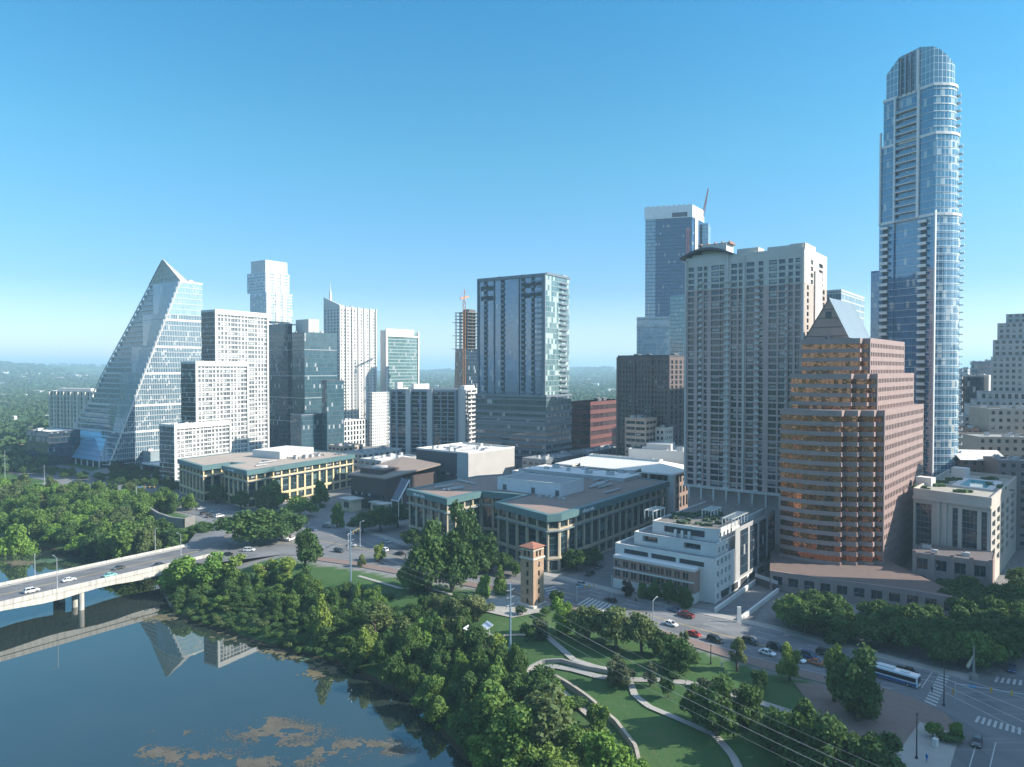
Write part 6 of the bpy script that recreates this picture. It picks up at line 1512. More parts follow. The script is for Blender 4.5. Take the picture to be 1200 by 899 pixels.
def stained(name, c):
    t = NT(name); p = t.pos(); mp = t.n('Mapping'); t.l(p, mp.inputs['Vector']); mp.inputs['Scale'].default_value = (1, 1, .08); a = t.noise(.9, 4, .7, mp.outputs[0]); b = t.noise(.12, 4, .6, p)
    k = t.ramp(a, [(.35, [x * .62 for x in c]), (.55, c), (.8, [x * 1.08 for x in c])]); k = t.mix(t.m_('MULTIPLY', b, .35), k, [c[0] * .7, c[1] * .68, c[2] * .62]); t.l(k, t.b.inputs['Base Color']); t.b.inputs['Roughness'].default_value = .85; t.b.inputs['Specular IOR Level'].default_value = .25
    MATS[name] = t.m; return t.m
def bridge():
    z = 0.15; a, b = gp(0, 705, 1.25).xy, gp(215, 656, 1.25).xy; d = (b - a).normalized(); nl = Vector((-d.y, d.x)); W = 24.5
    s, e = a - d * 290, b + d * 16
    B = thing('road_bridge', 'pale concrete road bridge over the lake with paired round columns', 'bridge', (*b, -9)); CB = stained('bridge_concrete', (.50, .48, .445))
    m = MB(); m.prism([s, s + nl * W, e + nl * W, e] if area([s, s + nl * W, e + nl * W, e]) > 0 else [s, e, e + nl * W, s + nl * W], z - .5, z, bot=True); m.build('deck', ASPH, B)
    for o, nm in ((0, 'girder'), (W - .9, 'girder'), (W * .33, 'girder'), (W * .66, 'girder')):
        m = MB(); p = s + nl * o; L = (e - s).length; N = 60
        for k in range(N):
            f0, f1 = k / N, (k + 1) / N; dep = lambda f: 2.2 + .5 * cos((L * f) / 34 * 2 * pi); q0, q1 = p + d * L * f0, p + d * L * f1; r0, r1 = q0 + nl * .9, q1 + nl * .9
            m.face([(*q0, z - .5 - dep(f0)), (*q1, z - .5 - dep(f1)), (*q1, z - .5), (*q0, z - .5)]); m.face([(*r1, z - .5 - dep(f1)), (*r0, z - .5 - dep(f0)), (*r0, z - .5), (*r1, z - .5)]); m.face([(*q0, z - .5 - dep(f0)), (*r0, z - .5 - dep(f0)), (*r1, z - .5 - dep(f1)), (*q1, z - .5 - dep(f1))])
        m.build(nm, CB, B)
    for o in (-.25, W - .15):
        m = MB(); p, q = s + nl * o, e + nl * o; m.prism([p, q, q + nl * .4, p + nl * .4] if area([p, q, q + nl * .4, p + nl * .4]) > 0 else [p, p + nl * .4, q + nl * .4, q], z - .55, z + 1.1, bot=True); m.build('parapet', CB, B)
    L = (e - s).length
    for o in (-.27, W - .17):
        m = MB()
        for k in range(int(L / 6)): q = s + nl * (o + .22) + d * k * 6; m.box((*q, z - .56), .10, .47, 1.70, atan2(d.y, d.x))
        m.build('parapet_joint', matte('joint_grey', (.22, .21, .20), .9), B)
    for o in (.15, W - 2.6):
        p, q = s + nl * o, e + nl * o; m.prism([p, q, q + nl * 2.2, p + nl * 2.2] if area([p, q, q + nl * 2.2, p + nl * 2.2]) > 0 else [p, p + nl * 2.2, q + nl * 2.2, q], z, z + .15)
    m.build('footway', CONC, B); m = MB()
    for o, dash in ((W * .5 - .15, None), (W * .5 + .15, None), (W * .3, 1), (W * .7, 1)):
        L = (e - s).length; k = 0
        while k < L - 4:
            if not dash or (k // 3) % 4 == 0: p = s + nl * o + d * k; ribbon(m, [p, p + d * 3], .16, z + .012, mi=0 if dash else 1)
            k += 3
    m.build('lane_marking', [PAINT, YELL], B)
    base = hit(92, a + nl * 1.2, d)
    for k in range(-4, 2):
        for o in (1.2, 6.5, W - 7.5, W - 2.2):
            p = base + d * (k * 34) + nl * (o - 1.2)
            if (p - b).dot(d) > -8: continue
            m = MB(); m.tube((*p, -12), (*p, z - 2.4), 1.0, 16); m.build('column', CB, B)
        p = base + d * (k * 34)
        if (p - b).dot(d) <= -8: m = MB(); m.box((*(p + nl * (W / 2 - 1.2)), z - 2.6), 1.5, W - 2.6, 1.4, atan2(d.y, d.x)); m.build('cap_beam', CB, B)
    # lamps on the bridge
    return a, b, d, nl, W
BR = bridge()
# ------------------------------------------------------------------ lamps, poles, wires, signals
STEEL = matte('pale_steel', (.40, .43, .46), .45, .06, .5, metal=.3); BLK = matte('black_paint', (.03, .03, .035), .5, .1)
def lamp(label, px, py, top, armdir=None, arm=2.2, base_z=0.0, mat=None, grp=None, cat='street lamp', name='street_lamp'):
    p = gp(px, py, base_z); h = at(px, top, p.y).z; B = thing(name, label, cat, p, grp); m = MB(); m.tube(p, (p.x, p.y, h), .16, 8, .09); m.tube(p, (p.x, p.y, base_z + .5), .3, 8, .26); m.build('pole', mat or STEEL, B)
    if armdir is not None:
        d = Vector(armdir).normalized(); m = MB(); e = Vector((p.x, p.y, h)) + Vector((*d * arm, .5)); m.tube((p.x, p.y, h - .1), e, .08, 6); m.build('arm', mat or STEEL, B); m = MB(); m.box((e.x + d.x * .3, e.y + d.y * .3, e.z - .12), .9, .35, .2, atan2(d.y, d.x)); m.build('lamp_head', STEEL, B)
    else:
        m = MB(); m.tube((p.x, p.y, h), (p.x, p.y, h + .45), .2, 8, .12); m.build('lamp_head', mat or STEEL, B)
ld = -BR[3]; ln = BR[3]
lamp('plain steel lamp post on the far bridge parapet near the two white cars', 41, 676, 650, None)
lamp('curved arm lamp post on the near parapet of the bridge above its columns', 67, 690, 654, ln, 2.6)
lamp('steel lamp post on the far bridge parapet before the trees', 182, 648, 620, ln * -1, .8)
lamp('curved arm lamp post where the bridge meets the bank', 212, 651, 627, ln, 2.6)
lamp('white cobra head lamp on the street kerb before the terraced block', 765, 735, 704, Vector((.6, .8)), 2.4)
lamp('black lamp post on the brick plaza with small box halfway up', 1074, 889, 838, None, mat=BLK)
lamp('black lamp post by the street corner before the crosswalk', 1106, 827, 780, None, mat=BLK)
lamp('black lamp post on the street side path by the yellow young tree', 833, 778, 757, None, mat=BLK)
lamp('thin steel lamp post beside the office at the clock tower junction', 744, 689, 664, Vector((-.8, -.3)), 1.4)
lamp('thin steel post on the corner left of the terraced white block', 717, 702, 676, None)
lamp('tall pale post in trees beside the low dark office', 6, 562, 528, Vector((1, 0)), 3)
lamp('short white concrete post among trees before the sail tower', 52, 570, 546, None)
lamp('thin steel lamp post by the plaza before the copper civic building', 422, 640, 612, Vector((.5, .2)), 1.2)
def power_pole(label, px, py, top, bz):
    p = gt(px, py); h = at(px, top, p.y).z; B = thing('power_pole', label, 'power pole', p); m = MB(); m.tube((p.x, p.y, p.z - .5), (p.x, p.y, h), .34, 10, .2); m.build('pole', matte('galvanised_blue_grey', (.20, .29, .37), .4, .06, .5, metal=.3), B)
    d = Vector((.68, .73)); arms = []
    for dz in (1.6, 3.6, 5.6):
        for s in (-1, 1):
            e = Vector((p.x + d.x * 1.6 * s, p.y + d.y * 1.6 * s, h - dz)); m = MB(); m.tube((p.x, p.y, h - dz - .2), e, .055, 6); m.build('cross_arm', STEEL, B); m = MB(); m.tube(e, e - Vector((0, 0, .7)), .08, 6); m.build('insulator', BLK, B); arms.append(e - Vector((0, 0, .7)))
    return arms
A1 = power_pole('tall steel power pole rising from the bank wood near the copper civic building', 411, 699, 621, 0)
A2 = power_pole('tall blue grey steel power pole in front of the park pavilion', 598, 797, 684, 0)
WIRE = matte('wire_aluminium', (.30, .30, .29), .5, .05)
P3 = Vector((86, 72, 0)); P3.z = h1(86, 72)
B3 = thing('power_pole', 'steel power pole standing beyond the park on the lake shore', 'power pole', P3); m = MB(); m.tube((P3.x, P3.y, P3.z), (P3.x, P3.y, 21), .42, 10, .26); m.build('pole', STEEL, B3)
A3 = [Vector((P3.x + dx, P3.y + dx * 1.0, 20 - dz)) for dz in (1.6, 3.6, 5.6) for dx in (-1.2, 1.2)]
for e in A3: m = MB(); m.tube((P3.x, P3.y, e.z + .5), e + Vector((0, 0, .6)), .09, 6); m.build('cross_arm', STEEL, B3)
P0 = Vector((-118, 330, 20)); A0 = [P0 + Vector((dx, dx, -dz)) for dz in (1.6, 3.6, 5.6) for dx in (-1.2, 1.2)]
def wires(label_base, S, E):
    hts = ('upper', 'upper', 'middle', 'middle', 'lower', 'lower'); sd = ('street side', 'lake side')
    for i, (a, b) in enumerate(zip(S, E)):
        m = MB(); N = 18; pts = [a.lerp(b, k / N) - Vector((0, 0, 2.6 * 4 * (k / N) * (1 - k / N))) for k in range(N + 1)]
        for p, q in zip(pts[:-1], pts[1:]): m.tube(p, q, .02, 4, cap=False)
        tag(m.build('power_line', WIRE), label_base % (hts[i], sd[1 - i % 2]), 'power line', 'power lines over the park')
wires('%s sagging power line on the %s of the long span over the lawn', A2, A3); wires('%s power line on the %s of the span between the two steel poles', A1, A2)
def signal(label, px, py, top, px2, py2):
    p = gp(px, py); h = at(px, top, p.y).z; e2 = gp(px2, py2, h); B = thing('traffic_signal', label, 'traffic signal', p); m = MB(); m.tube(p, (p.x, p.y, h + .4), .18, 8, .12); m.build('pole', STEEL, B); m = MB(); m.tube((p.x, p.y, h), e2, .11, 6, .07); m.build('mast_arm', STEEL, B)
    for f in (.45, .7, .95):
        q = Vector((p.x, p.y, h)).lerp(e2, f); m = MB(); m.box((q.x, q.y, q.z - .8), .4, .35, 1.2); m.build('signal_head', matte('signal_yellow', (.42, .28, .06), .6), B)
    q = Vector((p.x, p.y, h)).lerp(e2, .22); m = MB(); m.box((q.x, q.y, q.z - .35), 1.6, .12, .6, atan2((e2 - p).y, (e2 - p).x)); m.build('street_sign', matte('street_sign_blue', (.05, .22, .42), .5), B)
signal('traffic signal mast reaching over the wide crosswalk intersection with blue street sign', 1119, 827, 801, 1215, 816)
signal('traffic signal mast at the clock tower junction', 676, 706, 688, 697, 685)
signal('traffic signal mast with long arm in the trees left of the bridge road', 160, 600, 571, 182, 570)
signal('traffic signal on a thin pole by the bridge road plaza', 408, 644, 626, 421, 619)
# flag and monument on the corner island
p = gp(1141, 795); B = thing('flag_monument', 'pale slim monument with folded banners on the corner by dark trees', 'monument', p); m = MB(); m.box((p.x, p.y, 0), 1.6, 1.6, 1.2); m.tube((p.x, p.y, 1.2), (p.x, p.y, at(1141, 756, p.y).z), .32, 8, .12); m.build('shaft', CONC2, B)
for s, c in ((-1, (.55, .45, .2)), (-.5, (.5, .48, .42))):
    m = MB(); m.face([(p.x - .1, p.y, 6.2), (p.x - 1.9, p.y + .1, 2.4 - s), (p.x - 1.2, p.y + .2, 2.0 - s), (p.x - .1, p.y, 4.6)]); m.face([(p.x - .1, p.y + .12, 4.6), (p.x - 1.2, p.y + .32, 2.0 - s), (p.x - 1.9, p.y + .22, 2.4 - s), (p.x - .1, p.y + .12, 6.2)]); m.build('banner', matte('banner%d' % int(-10 * s), c, .8), B)
# plaza bits
p = gp(1096, 875); B = thing('utility_cabinet', 'small white utility cabinet on the pale plaza corner', 'cabinet', p); m = MB(); m.box(p, 1.0, .8, 1.6, .6); m.build('cabinet_body', WHITE, B); m = MB(); m.box((p.x, p.y, 1.6), 1.15, .95, .12, .6); m.build('cabinet_lid', PALE, B)
for lab, px, py, c in (('blue dressed person standing beside the black lamp post on the plaza', 1086, 893, (.03, .15, .40)), ('orange shirted person at the crosswalk kerb', 1117, 815, (.55, .28, .05)), ('dark dressed person walking on the brick plaza', 1092, 812, (.05, .05, .08)), ('white shirted person on the street side path', 846, 783, (.5, .5, .5)), ('person in dark clothes waiting at the terraced block pavement', 745, 706, (.06, .05, .05)), ('person in red crossing near the clock tower office', 690, 662, (.4, .06, .04))):
    p = gp(px, py, .02); B = thing('person', lab, 'person', p)
    me = bpy.data.meshes.new('body'); vs = [(0, 0, .95), (0, 0, 1.2), (0, 0, 1.45), (0, 0, 1.55), (0, 0, 1.68), (-.1, 0, .85), (-.11, .08, .48), (-.11, .14, .06), (.1, 0, .85), (.11, -.08, .48), (.11, -.12, .06), (-.2, 0, 1.42), (-.25, -.06, 1.13), (-.24, .02, .88), (.2, 0, 1.42), (.25, .06, 1.13), (.24, .14, .9), (0, .02, 1.76)]
    me.from_pydata(vs, [(0, 1), (1, 2), (2, 3), (3, 4), (4, 17), (0, 5), (5, 6), (6, 7), (0, 8), (8, 9), (9, 10), (2, 11), (11, 12), (12, 13), (2, 14), (14, 15), (15, 16)], []); rad = [.15, .15, .16, .06, .1, .1, .07, .05, .1, .07, .05, .07, .05, .04, .07, .05, .04, .08]
    sv = me.skin_vertices.new(name='') if False else None
    o = bpy.data.objects.new('body', me); COL.objects.link(o); sk = o.modifiers.new('skin', 'SKIN')
    for i, r in enumerate(rad): me.skin_vertices[0].data[i].radius = (r, r)
    me.skin_vertices[0].data[0].use_root = True
    o.modifiers.new('sub', 'SUBSURF').levels = 1; o.parent = B; o.matrix_parent_inverse = Matrix.Identity(4); o.rotation_euler.z = random.uniform(0, 6)
    me.materials.append(matte('cloth_' + lab[:8].replace(' ', '_'), c, .8))

# ------------------------------------------------------------------ vehicles
TYRE = matte('tyre_rubber', (.02, .02, .02), .9); RIM = matte('wheel_rim', (.45, .45, .46), .3, .04, metal=.7); CGL = NT('car_glass'); CGL.b.inputs['Base Color'].default_value = (.012, .016, .02, 1); CGL.b.inputs['Roughness'].default_value = .05; CGL = CGL.m
def paint(name, c):
    if name in MATS: return MATS[name]
    t = NT(name); t.b.inputs['Base Color'].default_value = (*c, 1); t.b.inputs['Roughness'].default_value = .28; t.b.inputs['Coat Weight'].default_value = .6; t.b.inputs['Coat Roughness'].default_value = .08; MATS[name] = t.m; return t.m
def emis_red(): return matte('tail_lamp_red', (.35, .02, .015), .3, .02)
HEAD = matte('head_lamp', (.7, .7, .68), .2, .02)
def loft(mb, secs, mi=0, cap=True):
    """secs: rows of points (same count), closed loops along x"""
    for A, Bq in zip(secs[:-1], secs[1:]):
        n = len(A)
        for i in range(n): mb.face([A[i], A[(i + 1) % n], Bq[(i + 1) % n], Bq[i]], mi)
    if cap: mb.face(list(secs[0])[::-1], mi); mb.face(list(secs[-1]), mi)
def car_meshes(kind):
    L, W, Hh = {'sedan': (4.7, 1.82, 1.45), 'suv': (4.9, 1.95, 1.78), 'pickup': (5.6, 2.0, 1.85)}[kind]; r = .34 if kind == 'sedan' else .38
    hood = {'sedan': .92, 'suv': 1.08, 'pickup': 1.12}[kind]; lo = .30
    def sec(x, h, w, z0=lo): return [(x, -w, z0), (x, w, z0), (x, w * 1.0, z0 + (h - z0) * .6), (x, w * .93, h), (x, -w * .93, h), (x, -w, z0 + (h - z0) * .6)]
    b = MB(); hw = W / 2
    loft(b, [sec(-L/2, hood * .78, hw * .86, lo + .12), sec(-L/2 + .18, hood * .96, hw * .97), sec(-L/2 + 1.1, hood, hw), sec(L/2 - 1.5, hood, hw), sec(L/2 - .25, hood * .86, hw * .95), sec(L/2, hood * .68, hw * .84, lo + .12)])
    x0, x1, x2, x3 = {'sedan': (-L/2 + .55, -L/2 + 1.35, .35, 1.2), 'suv': (-L/2 + .15, -L/2 + .5, .55, 1.35), 'pickup': (-.55, -.35, .95, 1.6)}[kind]
    top = Hh
    def cab(off, z_off, lo_): return [[(x0 - off * .2, -hw * .92 - off, lo_), (x0 - off * .2, hw * .92 + off, lo_), (x3 + off * .2, hw * .92 + off, lo_), (x3 + off * .2, -hw * .92 - off, lo_)], [(x1, -hw * .74 - off, top - z_off), (x1, hw * .74 + off, top - z_off), (x2, hw * .74 + off, top - z_off), (x2, -hw * .74 - off, top - z_off)]]
    rf = cab(0, 0, hood - .02)
    roof = MB(); c = cab(-.01, .0, hood); T = c[1]; roof.prism([Vector(T[0][:2]), Vector(T[3][:2]), Vector(T[2][:2]), Vector(T[1][:2])] if area([Vector(T[0][:2]), Vector(T[3][:2]), Vector(T[2][:2]), Vector(T[1][:2])]) > 0 else [Vector(p[:2]) for p in T], top - .05, top + .02, bot=True)
    for xa, xb in ((x0, x1), (x3, x2), ((x0 + x3) / 2, (x1 + x2) / 2)):
        for s in (-1, 1): roof.bar((xa, s * hw * .925, hood - .02), (xb, s * hw * .745, top), .10)
    g = MB(); c = cab(0, .05, hood - .03); loft(g, c, cap=False)
    if kind == 'pickup':
        for s in (-1, 1): b.box((-L/2 + 1.1, s * (hw - .08), hood), 2.0, .12, .22)
        b.box((-L/2 + .08, 0, hood), .12, W * .9, .2)
    wh = MB(); wh.tube((0, -.12, 0), (0, .12, 0), r, 14); wr = MB(); wr.tube((0, -.135, 0), (0, .135, 0), r * .58, 10)
    hl = MB(); hl.box((0, 0, 0), .08, .38, .16); 
    wx = L * .30
    return dict(body=b.mesh('body', STEEL), cabin=roof.mesh('roof', STEEL), glass=g.mesh('window', CGL), wheel=wh.mesh('wheel', TYRE), rim=wr.mesh('rim', RIM), head=hl.mesh('headlight', HEAD), tail=hl.mesh('taillight', emis_red()), dims=(L, W, hood, wx, r))
CARS = {k: car_meshes(k) for k in ('sedan', 'suv', 'pickup')}
COLS = {'white': (.72, .72, .72), 'black': (.012, .012, .014), 'charcoal': (.035, .037, .04), 'red': (.34, .025, .02), 'silver': (.36, .38, .40), 'blue': (.03, .06, .14), 'teal': (.22, .50, .47), 'orange': (.40, .10, .03), 'maroon': (.14, .02, .02), 'grey': (.12, .13, .14)}
def car(kind, col, px, py, heading, label, z=0.0, group=None, mirror=False):
    p = gp(px, py, z); M = CARS[kind]; L, W, hood, wx, r = M['dims']; B = thing('parked_car' if group and 'parked' in group else 'car', label, 'car' if kind != 'pickup' else 'pickup truck', p, group, atan2(heading.y, heading.x), w=False)
    pm = paint('car_' + col, COLS[col])
    for k in ('body', 'cabin'):
        o = put('body' if k == 'body' else 'roof', M[k], B); o.material_slots[0].link = 'OBJECT'; o.material_slots[0].material = pm
    put('window', M['glass'], B)
    for x in (-wx, wx):
        for y in (-W / 2 + .1, W / 2 - .1):
            o = put('wheel', M['wheel'], B); o.location = (x, y, r); o2 = put('rim', M['rim'], o)
    for s in (-1, 1):
        o = put('headlight', M['head'], B); o.location = (L / 2 - .06, s * W * .34, hood * .60); o = put('taillight', M['tail'], B); o.location = (-L / 2 + .05, s * W * .36, hood * .66)
bd = BR[2]; sd = (Vector(gp(1000, 790).xy) - Vector(gp(800, 730).xy)).normalized(); md = (Vector(gp(560, 668).xy) - Vector(gp(430, 645).xy)).normalized(); ud = ax(38)[0]
zb = .16
car('suv', 'white', 37, 694, bd, 'white SUV on the bridge, the one closest to the left edge', zb)
car('sedan', 'white', 81, 681, bd, 'white sedan on the bridge between white SUV and teal car', zb)
car('sedan', 'teal', 129, 675.5, bd, 'pale teal car in the near lane of the bridge', zb)
car('sedan', 'charcoal', 139, 667, -bd, 'dark grey car in the far lane of the bridge beside the teal car', zb)
car('sedan', 'black', 187, 663, bd, 'black car near the bank end of the bridge', zb)
car('sedan', 'black', 267, 651, Vector((1, .1)), 'black car turning off the end of the bridge')
car('suv', 'white', 292, 646, Vector((1, .05)), 'white SUV on the road below the island of dark trees')
car('pickup', 'white', 341, 633, Vector((.3, 1)), 'white pickup at the edge of the dark tree island')
car('sedan', 'blue', 366, 622, md, 'dark blue car behind the dark street tree near the copper hall')
car('suv', 'black', 397, 647, md, 'black SUV in the kerb lane before the steel power pole')
car('sedan', 'silver', 412, 640, md, 'silver car beside the steel power pole top')
car('sedan', 'charcoal', 382, 618, md, 'charcoal car parked before the copper civic building')
car('sedan', 'silver', 453, 636, md, 'silver car in the upper lane left of the big dark trees')
car('suv', 'white', 449, 646, -md, 'white SUV in the middle lane left of the big dark trees')
car('sedan', 'black', 468, 650, -md, 'black car closest to the big dark trees by the power pole')
for i, (x, y, c, k) in enumerate(((240, 603, 'charcoal', 'suv'), (246, 606, 'black', 'sedan'), (252, 600, 'silver', 'sedan'), (257, 606, 'white', 'suv'), (236, 597, 'white', 'sedan'))):
    car(k, c, x, y, ud, ['charcoal SUV queued by the curved retaining wall', 'black sedan queued by the curved retaining wall', 'silver sedan in the queue below the cream office', 'white SUV last in the queue below the cream office', 'white sedan first in the queue beside the retaining wall'][i])
car('sedan', 'silver', 682, 686, sd, 'silver car crossing the clock tower junction')
car('suv', 'charcoal', 692, 674, ud, 'charcoal SUV between the teal office and white block')
car('sedan', 'grey', 702, 666, ud, 'grey car furthest up the side street by the terraced block')
car('sedan', 'black', 716, 705, -sd, 'black car at the pavement corner of the terraced block')
car('sedan', 'blue', 790, 716.5, -sd, 'dark blue car under the street trees of the terraced block')
car('pickup', 'maroon', 804, 723, -sd, 'dark red pickup before the garage ramp')
car('sedan', 'white', 786, 733, sd, 'white car in the sunlit patch of street')
car('sedan', 'red', 813, 745, sd, 'bright red car in the sunlit patch of street')
car('suv', 'black', 838, 752, sd, 'black SUV following the bright red car')
car('suv', 'charcoal', 879, 754, sd, 'charcoal SUV behind the pale young tree')
car('sedan', 'white', 899, 767, sd, 'white open topped car between two bright young trees')
car('suv', 'black', 909, 761, sd, 'black SUV beside the white open topped car')
car('sedan', 'white', 934, 775, sd, 'white car half hidden by the bright green young tree')
car('suv', 'blue', 948, 771, sd, 'dark blue SUV next to the orange car')
car('sedan', 'orange', 957, 779, sd, 'burnt orange car in the kerb lane before the bus')
car('suv', 'charcoal', 967, 768, sd, 'charcoal SUV in the far lane beside the dark blue SUV')
car('pickup', 'black', 1063, 790, sd, 'black pickup beside the long white bus')
car('sedan', 'charcoal', 1145, 872, Vector(gp(1130, 899).xy) - Vector(gp(1142, 850).xy), 'charcoal car leaving the intersection down the cross street')
car('sedan', 'blue', 1186, 786, -ud, 'dark blue car on the side street by the corner monument')
def bus():
    p = gp(1046, 797); hd = sd; B = thing('city_bus', 'long white and blue city bus under the tall street tree', 'bus', p, None, atan2(hd.y, hd.x), w=False); L, W, Hb = 12.4, 2.6, 3.1
    m = MB(); loft(m, [[(x, -w, .35), (x, w, .35), (x, w, Hb - .25), (x, w - .2, Hb), (x, -w + .2, Hb), (x, -w, Hb - .25)] for x, w in ((-L/2, W/2 - .08), (-L/2 + .15, W/2), (L/2 - .2, W/2), (L/2, W/2 - .1))]); m.build('body', paint('bus_white', (.62, .66, .70)), B)
    m = MB()
    for s in (-1, 1): m.box((0, s * (W/2 + .01), 1.45), L - .8, .03, 1.05)
    m.box((L/2, 0, 1.2), .05, W - .4, 1.5); m.build('window', CGL, B); m = MB()
    for s in (-1, 1): m.box((0, s * (W/2 + .015), .4), L - .5, .03, .75)
    m.build('blue_skirt', paint('bus_blue', (.03, .08, .22)), B); m = MB(); m.box((-1.5, 0, Hb), 4, 1.8, .32); m.box((3, 0, Hb), 2, 1.5, .22); m.build('roof_unit', WHITE, B)
    for x in (-3.6, 3.9):
        for s in (-1, 1): o = put('wheel', CARS['suv']['wheel'], B); o.location = (x, s * (W/2 - .1), .48); o.scale = (1.25, 1.3, 1.25); put('rim', CARS['suv']['rim'], o)
    for s in (-1, 1): o = put('taillight', CARS['sedan']['tail'], B); o.location = (L/2 + .02, s * .95, .9)
bus()
# ------------------------------------------------------------------ trees
def leaf_mat(name, c, var=.35):
    t = NT(name); g = t.n('NewGeometry'); oi = t.n('ObjectInfo')
    f = t.noise(.55, 3, .6, g.outputs['Position']); wn_ = t.n('TexWhiteNoise'); sn = t.n('VectorMath', operation='SNAP'); t.l(g.outputs['Position'], sn.inputs[0]); sn.inputs[1].default_value = (.6, .6, .6); t.l(sn.outputs[0], wn_.inputs['Vector'])
    a = t.ramp(f, [(.3, [x * (1 - var) for x in c]), (.55, c), (.75, [c[0] * 1.55, c[1] * 1.35, c[2] * 1.1])])
    a = t.mix(t.m_('MULTIPLY', wn_.outputs['Value'], .45), a, [c[0] * .55, c[1] * .62, c[2] * .6])
    a = t.mix(t.m_('MULTIPLY', oi.outputs['Random'], .42), a, [c[0] * 1.25, c[1] * 1.1, c[2] * .8])
    t.l(a, t.b.inputs['Base Color']); t.b.inputs['Roughness'].default_value = .75; t.b.inputs['Specular IOR Level'].default_value = .22
    tr = t.n('BsdfTranslucent'); t.l(t.mix(.5, a, [c[0] * 2.2, c[1] * 1.8, c[2] * .8]), tr.inputs['Color']); mx = t.n('MixShader'); mx.inputs[0].default_value = .22; t.l(t.b.outputs[0], mx.inputs[1]); t.l(tr.outputs[0], mx.inputs[2]); t.l(mx.outputs[0], t.out.inputs['Surface'])
    return t.m
LEAF = {'dark': leaf_mat('leaf_dark', (.060, .122, .036)), 'mid': leaf_mat('leaf_mid', (.105, .190, .046)), 'bright': leaf_mat('leaf_bright', (.145, .265, .052)), 'lime': leaf_mat('leaf_lime', (.185, .265, .058)), 'olive': leaf_mat('leaf_olive', (.105, .150, .058)), 'pale': leaf_mat('leaf_pale', (.16, .20, .085)), 'grey': leaf_mat('leaf_grey', (.085, .115, .065)), 'plum': leaf_mat('leaf_plum', (.075, .05, .045))}
BARK = matte('bark', (.10, .078, .058), .95, .25, 1.5)
def ico(n=1):
    t = (1 + 5 ** .5) / 2; v = [(-1, t, 0), (1, t, 0), (-1, -t, 0), (1, -t, 0), (0, -1, t), (0, 1, t), (0, -1, -t), (0, 1, -t), (t, 0, -1), (t, 0, 1), (-t, 0, -1), (-t, 0, 1)]
    f = [(0, 11, 5), (0, 5, 1), (0, 1, 7), (0, 7, 10), (0, 10, 11), (1, 5, 9), (5, 11, 4), (11, 10, 2), (10, 7, 6), (7, 1, 8), (3, 9, 4), (3, 4, 2), (3, 2, 6), (3, 6, 8), (3, 8, 9), (4, 9, 5), (2, 4, 11), (6, 2, 10), (8, 6, 7), (9, 8, 1)]
    v = np.array(v, float); return v / np.linalg.norm(v, axis=1)[:, None], np.array(f)
IV, IF = ico()
def crown_mesh(seed, lobes, n, size, flat=.9):
    """lobes: (x, y, z, r). leaf clumps on the lobes' skins, turned mostly outwards, plus a few inside"""
    r_ = np.random.default_rng(seed); L = np.array(lobes); wgt = L[:, 3] ** 2; wgt /= wgt.sum()
    k = r_.choice(len(L), n, p=wgt); d = r_.normal(size=(n, 3)); d /= np.linalg.norm(d, axis=1)[:, None]; d[:, 2] = np.where(d[:, 2] < -.85, -d[:, 2], d[:, 2])
    rad = L[k, 3] * np.where(r_.random(n) < .76, r_.uniform(.80, 1.12, n), np.where(r_.random(n) < .5, r_.uniform(1.1, 1.42, n), r_.uniform(.4, .85, n))); c = L[k, :3] + d * rad[:, None] * np.array([1, 1, flat])
    nrm = d * .75 + r_.normal(size=(n, 3)) * .5; nrm /= np.linalg.norm(nrm, axis=1)[:, None]
    a = np.cross(nrm, r_.normal(size=(n, 3))); a /= np.linalg.norm(a, axis=1)[:, None]; b = np.cross(nrm, a)
    s = size * r_.uniform(.55, 1.25, n)[:, None]; s2 = s * r_.uniform(.55, 1.0, n)[:, None]
    bend = nrm * s * .35
    P = np.stack([c - a * s - bend * .6, c - b * s2, c + a * s - bend * .6, c + b * s2], 1).reshape(-1, 3); Fq = np.arange(4 * n).reshape(n, 4)
    core = [IV * (l[3] * .60) * np.array([1, 1, flat]) + np.array(l[:3]) for l in lobes]; Fc = [IF + 4 * n + 12 * i for i in range(len(lobes))]
    tri = np.concatenate(Fc); tri4 = tri
    co = np.concatenate([P] + core); me = bpy.data.meshes.new('crown')
    nq, nt = len(Fq), len(tri); me.vertices.add(len(co)); me.vertices.foreach_set('co', co.astype(np.float32).ravel()); me.loops.add(nq * 4 + nt * 3); me.loops.foreach_set('vertex_index', np.concatenate([Fq.ravel(), tri.ravel()]).astype(np.int32)); me.polygons.add(nq + nt)
    me.polygons.foreach_set('loop_start', np.concatenate([np.arange(0, nq * 4, 4), nq * 4 + np.arange(0, nt * 3, 3)]).astype(np.int32)); me.update(calc_edges=True); me.materials.append(LEAF['dark']); return me
